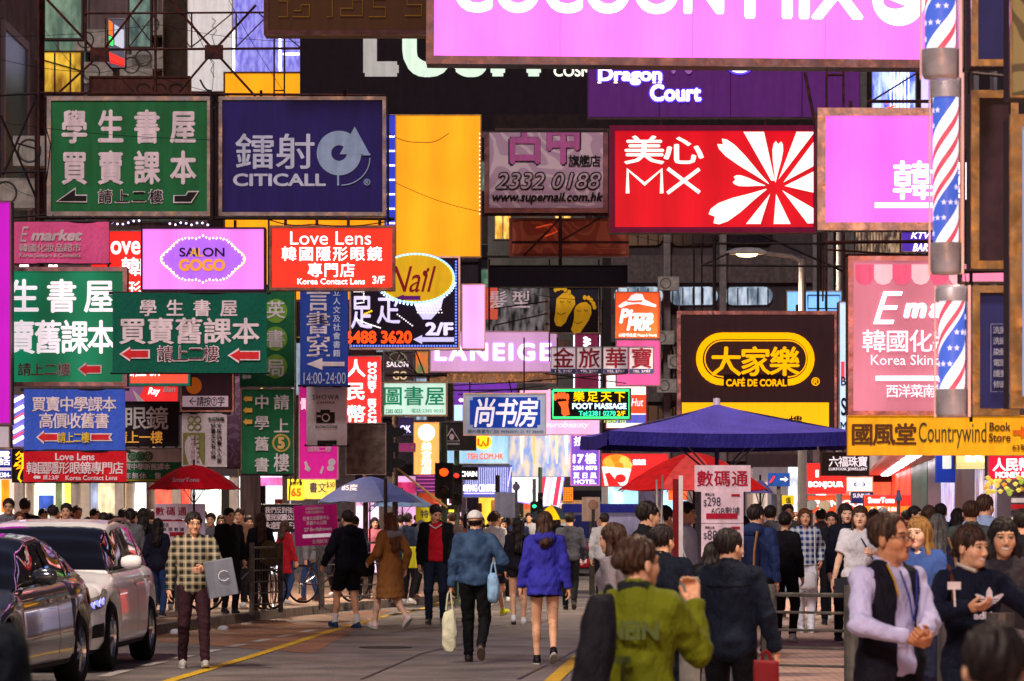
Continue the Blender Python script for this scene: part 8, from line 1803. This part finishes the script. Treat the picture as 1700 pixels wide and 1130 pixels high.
# left pavement ------------------------------------------------------
L_ = .13
CR = [
 # label, px, D, ytop, yaw, fem, skin, hair, hc, top rgb, bottom
 ('man in glasses and grey top at the far left edge of the crowd', 14, 56, 829, .3, 0, 'm', 'short', 'black', (70, 74, 84), 1),
 ('round faced woman with brown hair above the white car roof at left', 33, 54, 851, .1, 1, 'm', 'bob', 'brown', (120, 100, 110), 0),
 ('man in black seen from behind near the neon dragon sign', 42, 59, 829, PI, 0, 'm', 'short', 'black', (40, 36, 44), 0),
 ('man in white and red top seen from behind among the left crowd', 88, 57, 840, PI - .2, 0, 'm', 'short', 'black', (226, 222, 228), 0),
 ('young man in pale shirt and dark suit facing the camera over the white car', 110, 55, 837, .05, 0, 'm', 'short', 'black', (206, 204, 216), 0),
 ('woman with centre parting in pink top beside the young man in pale shirt', 147, 56, 860, .05, 1, 'l', 'mid', 'black', (186, 120, 140), 0),
 ('short dark haired woman in black beside the beige shop front', 60, 60, 858, PI, 1, 'm', 'bob', 'black', (50, 40, 50), 0),
 ('bearded man in brown coat in the second row behind the white car', 128, 62, 841, .6, 0, 'd', 'short', 'dbrown', (90, 70, 60), 0),
 ('woman with shoulder length hair walking off behind the roof rail', 172, 57, 852, PI + .3, 1, 'm', 'mid', 'black', (60, 56, 66), 0),
 ('stooping man in dark jacket at the rear of the white car', 193, 55, 858, PI, 0, 'm', 'short', 'black', (40, 44, 56), 0),
 ('woman with ponytail in grey jacket and red bag strap beside the rear window', 216, 54.5, 846, PI, 1, 'm', 'pony', 'black', (104, 104, 110), 0),
 ('tall girl with long hair in black seen from behind near the pillar', 238, 56.5, 845, PI, 1, 'm', 'long', 'black', (28, 26, 34), 0),
 ('person in black coat and blue jeans stepping along the kerb', 262, 53.5, 862, PI - .3, 1, 'm', 'long', 'black', (24, 24, 38), 2),
 ('long haired woman in violet blue top behind the checked shirt', 276, 58, 853, PI, 1, 'm', 'long', 'black', (96, 96, 170), 0),
 ('man in grey top whose face shows just left of the black coated man', 350, 60, 853, .1, 0, 'm', 'short', 'black', (90, 90, 96), 0),
 ('tall man in black coat looking down at the parked bicycle', 381, 55.5, 845, .5, 0, 'l', 'short', 'black', (20, 18, 26), 0),
 ('man in brown jacket standing behind the man in the black coat', 398, 60, 845, -.2, 0, 'm', 'short', 'dbrown', (120, 84, 66), 0),
 ('girl with very long hair and black top walking away near the railing', 432, 57, 853, PI + .2, 1, 'm', 'xlong', 'dbrown', (26, 24, 34), 0),
 ('man in blue shirt with bowed head behind the long haired girl', 413, 63, 858, .4, 0, 'm', 'short', 'black', (66, 92, 140), 0),
 ('woman in dark red jumper and jeans passing behind the railing', 474, 62, 876, PI - .9, 1, 'm', 'mid', 'dbrown', (140, 20, 34), 2),
 ('person in grey coat and jeans walking right beneath the magenta placard', 516, 64, 862, PI + .9, 0, 'm', 'short', 'black', (110, 110, 116), 2),
 ('man in navy top just left of the plain pole', 590, 66, 858, PI, 0, 'm', 'short', 'black', (40, 46, 66), 0),
 ('woman holding a yellow bag between the camel coat and the red shirt', 677, 62, 853, PI - .6, 1, 'm', 'short', 'black', (40, 48, 66), 0),
 ('grey haired person with a camera behind the red football shirt', 700, 66, 868, .6, 0, 'm', 'bob', 'grey', (60, 60, 66), 0),
 ('man in dark coat behind the denim jacket at left', 750, 64, 852, PI + .4, 0, 'm', 'short', 'dbrown', (50, 40, 40), 0),
 ('woman with red scarf in the gap left of the royal blue hoodie', 836, 70, 862, .3, 1, 'm', 'mid', 'black', (60, 30, 40), 0),
 ('man in black between the charcoal sweater and the taxi', 1003, 66, 853, PI, 0, 'm', 'short', 'black', (150, 150, 160), 0),
 # behind stall
 ('man in dark top under the red umbrella holding a phone up', 1104, 40, 842, 2.2, 0, 'm', 'short', 'black', (50, 46, 56), 0),
 ('man in white shirt facing right beside the dark red sign post', 1140, 42, 836, 1.4, 0, 'm', 'short', 'black', (196, 200, 216), 0),
 ('woman in lilac top between the tariff board and the navy backpack', 1232, 42, 858, PI, 1, 'm', 'bob', 'black', (150, 130, 200), 0),
 ('man with grey jacket back turned under the blue direction sign', 1279, 48, 841, PI, 0, 'm', 'short', 'black', (66, 62, 66), 0),
 ('dark coated woman with a bun left of the blue checked shirt', 1303, 43, 852, PI - .4, 1, 'm', 'bun', 'black', (28, 26, 34), 0),
 ('man in green grey top behind the yellow raised placard', 1308, 54, 838, .2, 0, 'm', 'short', 'dbrown', (90, 96, 90), 0),
 ('dark haired figure behind the woman in the blue checked shirt', 1362, 56, 846, PI, 0, 'm', 'short', 'black', (60, 56, 66), 0),
 ('dark haired man between the vest man and the white t-shirt', 1450, 54, 846, PI, 0, 'm', 'short', 'black', (50, 44, 60), 0),
 ('man in teal jacket near the dark shop doorway', 1562, 48, 838, PI, 0, 'm', 'short', 'black', (40, 70, 90), 0),
 ('woman in black seen from behind beneath the dark blue hanging sign', 1541, 44, 841, PI + .2, 1, 'm', 'bob', 'dbrown', (36, 34, 44), 0),
 ('man turning sideways in front of the green shop doorway', 1519, 50, 842, 1.2, 0, 'm', 'short', 'black', (44, 40, 54), 0),
 ('person in burgundy beside the arcade shop wall', 1504, 58, 848, PI, 0, 'm', 'short', 'black', (110, 30, 50), 0),
 ('dark haired man at the very right edge above the grey sweater', 1698, 30, 848, PI, 0, 'm', 'short', 'black', (30, 28, 36), 0),
 ('man with neat parting in black coat above the white car windscreen', 72, 61, 846, .2, 0, 'm', 'short', 'black', (36, 34, 40), 0),
 ('woman with fringe in mustard top left of the blue window poster', 52, 62, 855, -.3, 1, 'l', 'mid', 'dbrown', (150, 120, 60), 0),
 ('bald fringed elder in grey shirt between two dark heads over the car roof', 99, 64, 849, .4, 0, 'm', 'balding', 'grey', (150, 150, 156), 0),
 ('woman in white blouse beneath the yellow window poster', 119, 63, 852, -.2, 1, 'l', 'bob', 'black', (206, 200, 206), 0),
 ('student with backpack straps turning right by the beige shop', 158, 61, 846, 1.0, 0, 'm', 'spiky', 'black', (60, 70, 96), 0),
 ('woman with long black hair right of the beige display panel', 183, 62, 853, PI, 1, 'm', 'long', 'black', (70, 50, 60), 0),
 ('man in dark green coat in front of the red strip sign', 204, 62, 846, PI, 0, 'm', 'short', 'black', (40, 56, 50), 0),
 ('woman in grey hood by the white shop window', 226, 62, 850, .5, 1, 'l', 'mid', 'black', (110, 108, 116), 0),
 ('man in brown top between the tall girl and the black coat', 252, 61, 848, PI, 0, 'm', 'short', 'dbrown', (96, 72, 60), 0),
 ('woman looking left under the red umbrella rim', 292, 63, 852, -.9, 1, 'l', 'bob', 'black', (60, 40, 56), 0),
 ('man in olive jacket seen from behind under the right side of the red umbrella', 336, 64, 848, PI, 0, 'm', 'short', 'black', (80, 80, 60), 0),
 ('woman in cream top under the black shop poster', 367, 65, 856, .2, 1, 'l', 'mid', 'dbrown', (200, 190, 176), 0),
 ('man in dark top beneath the right edge of the magenta placard', 558, 68, 858, -.5, 0, 'm', 'short', 'black', (56, 50, 60), 0),
 ('woman in pink scarf behind the plain pole', 622, 70, 860, .3, 1, 'l', 'mid', 'black', (190, 110, 130), 0),
 ('man in grey suit right of the tall mottled pole', 664, 70, 856, PI, 0, 'm', 'short', 'black', (80, 80, 90), 0),
 ('man in maroon jacket beyond the red football shirt', 762, 72, 858, .2, 0, 'm', 'short', 'dbrown', (100, 40, 44), 0),
 ('young woman in teal cardigan beside the goods rack', 1590, 46, 846, PI, 1, 'm', 'bob', 'black', (50, 90, 96), 0),
 ('woman with brown bob in cream coat left of the smiling checked woman', 1322, 60, 852, .1, 1, 'l', 'bob', 'brown', (190, 176, 160), 0),
 ('woman in purple walking behind the railing rails', 1384, 52, 862, PI, 1, 'm', 'long', 'dbrown', (110, 40, 120), 0),
 ('man in beige anorak left of the vest man behind the crowd', 1466, 60, 844, .3, 0, 'm', 'short', 'grey', (150, 130, 110), 0),
]
for i, (lab, px, D, yt, yaw, fem, sk, hr_, hc_, tp, bt) in enumerate(CR):
    gz = .13 if (px < 560 or px > 1250) else (.13 if px < 760 and D > 60 else 0)
    tp = tuple(min(255, int(c * (1.6 if i % 3 == 0 else 1.15))) for c in tp)
    st = ['jacket', 'sweater', 'shirt', 'hoodie', 'coat'][i % 5]
    ph = ((i * 37) % 10) / 10 * .24 - .12
    b_ = [(32, 30, 38), (48, 60, 96), (44, 64, 110)][bt]
    person(lab, px, D, yt, yaw=yaw, fem=bool(fem), skin=sk, hair=hr_, hc=hc_, top=(tp,), ttype=st, bottom=b_, gz=gz, res=.024, hres=.0085 if abs(yaw) < 1 else .011, glasses='glasses' in lab, hem=.8 if st != 'coat' else .62,
           an={1: (.09, ph, .085), -1: (-.09, -ph, .1)}, wr={1: (.24, -.04 - ph, .87), -1: (-.24, -.04 + ph, .87)}, hy=((i * 53) % 7 - 3) * .08, shoes=[(40, 38, 42), (210, 206, 208), (90, 60, 50)][i % 3])
bag_thing('tote_bag', 'bright red tote bag hanging beside the woman with the ponytail', 'bag', P(228, 905, 54.2), (.12, .1, .42), (216, 24, 50), 'soft')
bag_thing('tote_bag', 'yellow over blue shopping bag between the camel coat and the red shirt', 'bag', P(680, 908, 60), (.22, .1, .34), (226, 214, 40), 'hard')
bag_thing('tote_bag', 'olive canvas bag slung from the girl with very long hair', 'bag', P(455, 898, 56.4), (.3, .12, .36), (100, 90, 60), 'soft', tilt=.3)
# stragglers far down the street: tiny, plainly built
random.seed(11)
cols = [(40, 40, 50), (120, 60, 60), (60, 70, 100), (180, 180, 190), (70, 60, 60), (30, 30, 40)]
for i in range(16):
    px = 690 + i * 21 + random.randint(-5, 5); D = random.uniform(80, 105)
    if 925 < px < 990: continue
    person('distant pedestrian in a %s top %s' % (['navy', 'brick red', 'slate blue', 'pale grey', 'brown', 'black'][i % 6], ['below the triangle emblem sign', 'behind the red pedestrian signal', 'right of the signal pole', 'under the shopping centre front', 'near the yellow fronted shop', 'before the square grey sign back', 'beside the grey disc sign', 'under the white LED fascia', 'left of the glowing green signal', 'right of the glowing green signal', 'beneath the rainbow umbrella', 'near the taxi bonnet', 'at the taxi door', 'before the stall tent', 'right of the round beige sign', 'by the clear plastic sheets'][i]),
           px, D, 850, yaw=random.choice([0, PI, .5, PI - .5]), fem=i % 3 == 0, hair=['short', 'mid', 'bob'][i % 3], top=(cols[i % 6],), ttype='jacket', bottom=(36, 36, 46), res=.035, hres=.014, fixH=random.uniform(1.6, 1.75), face=False)
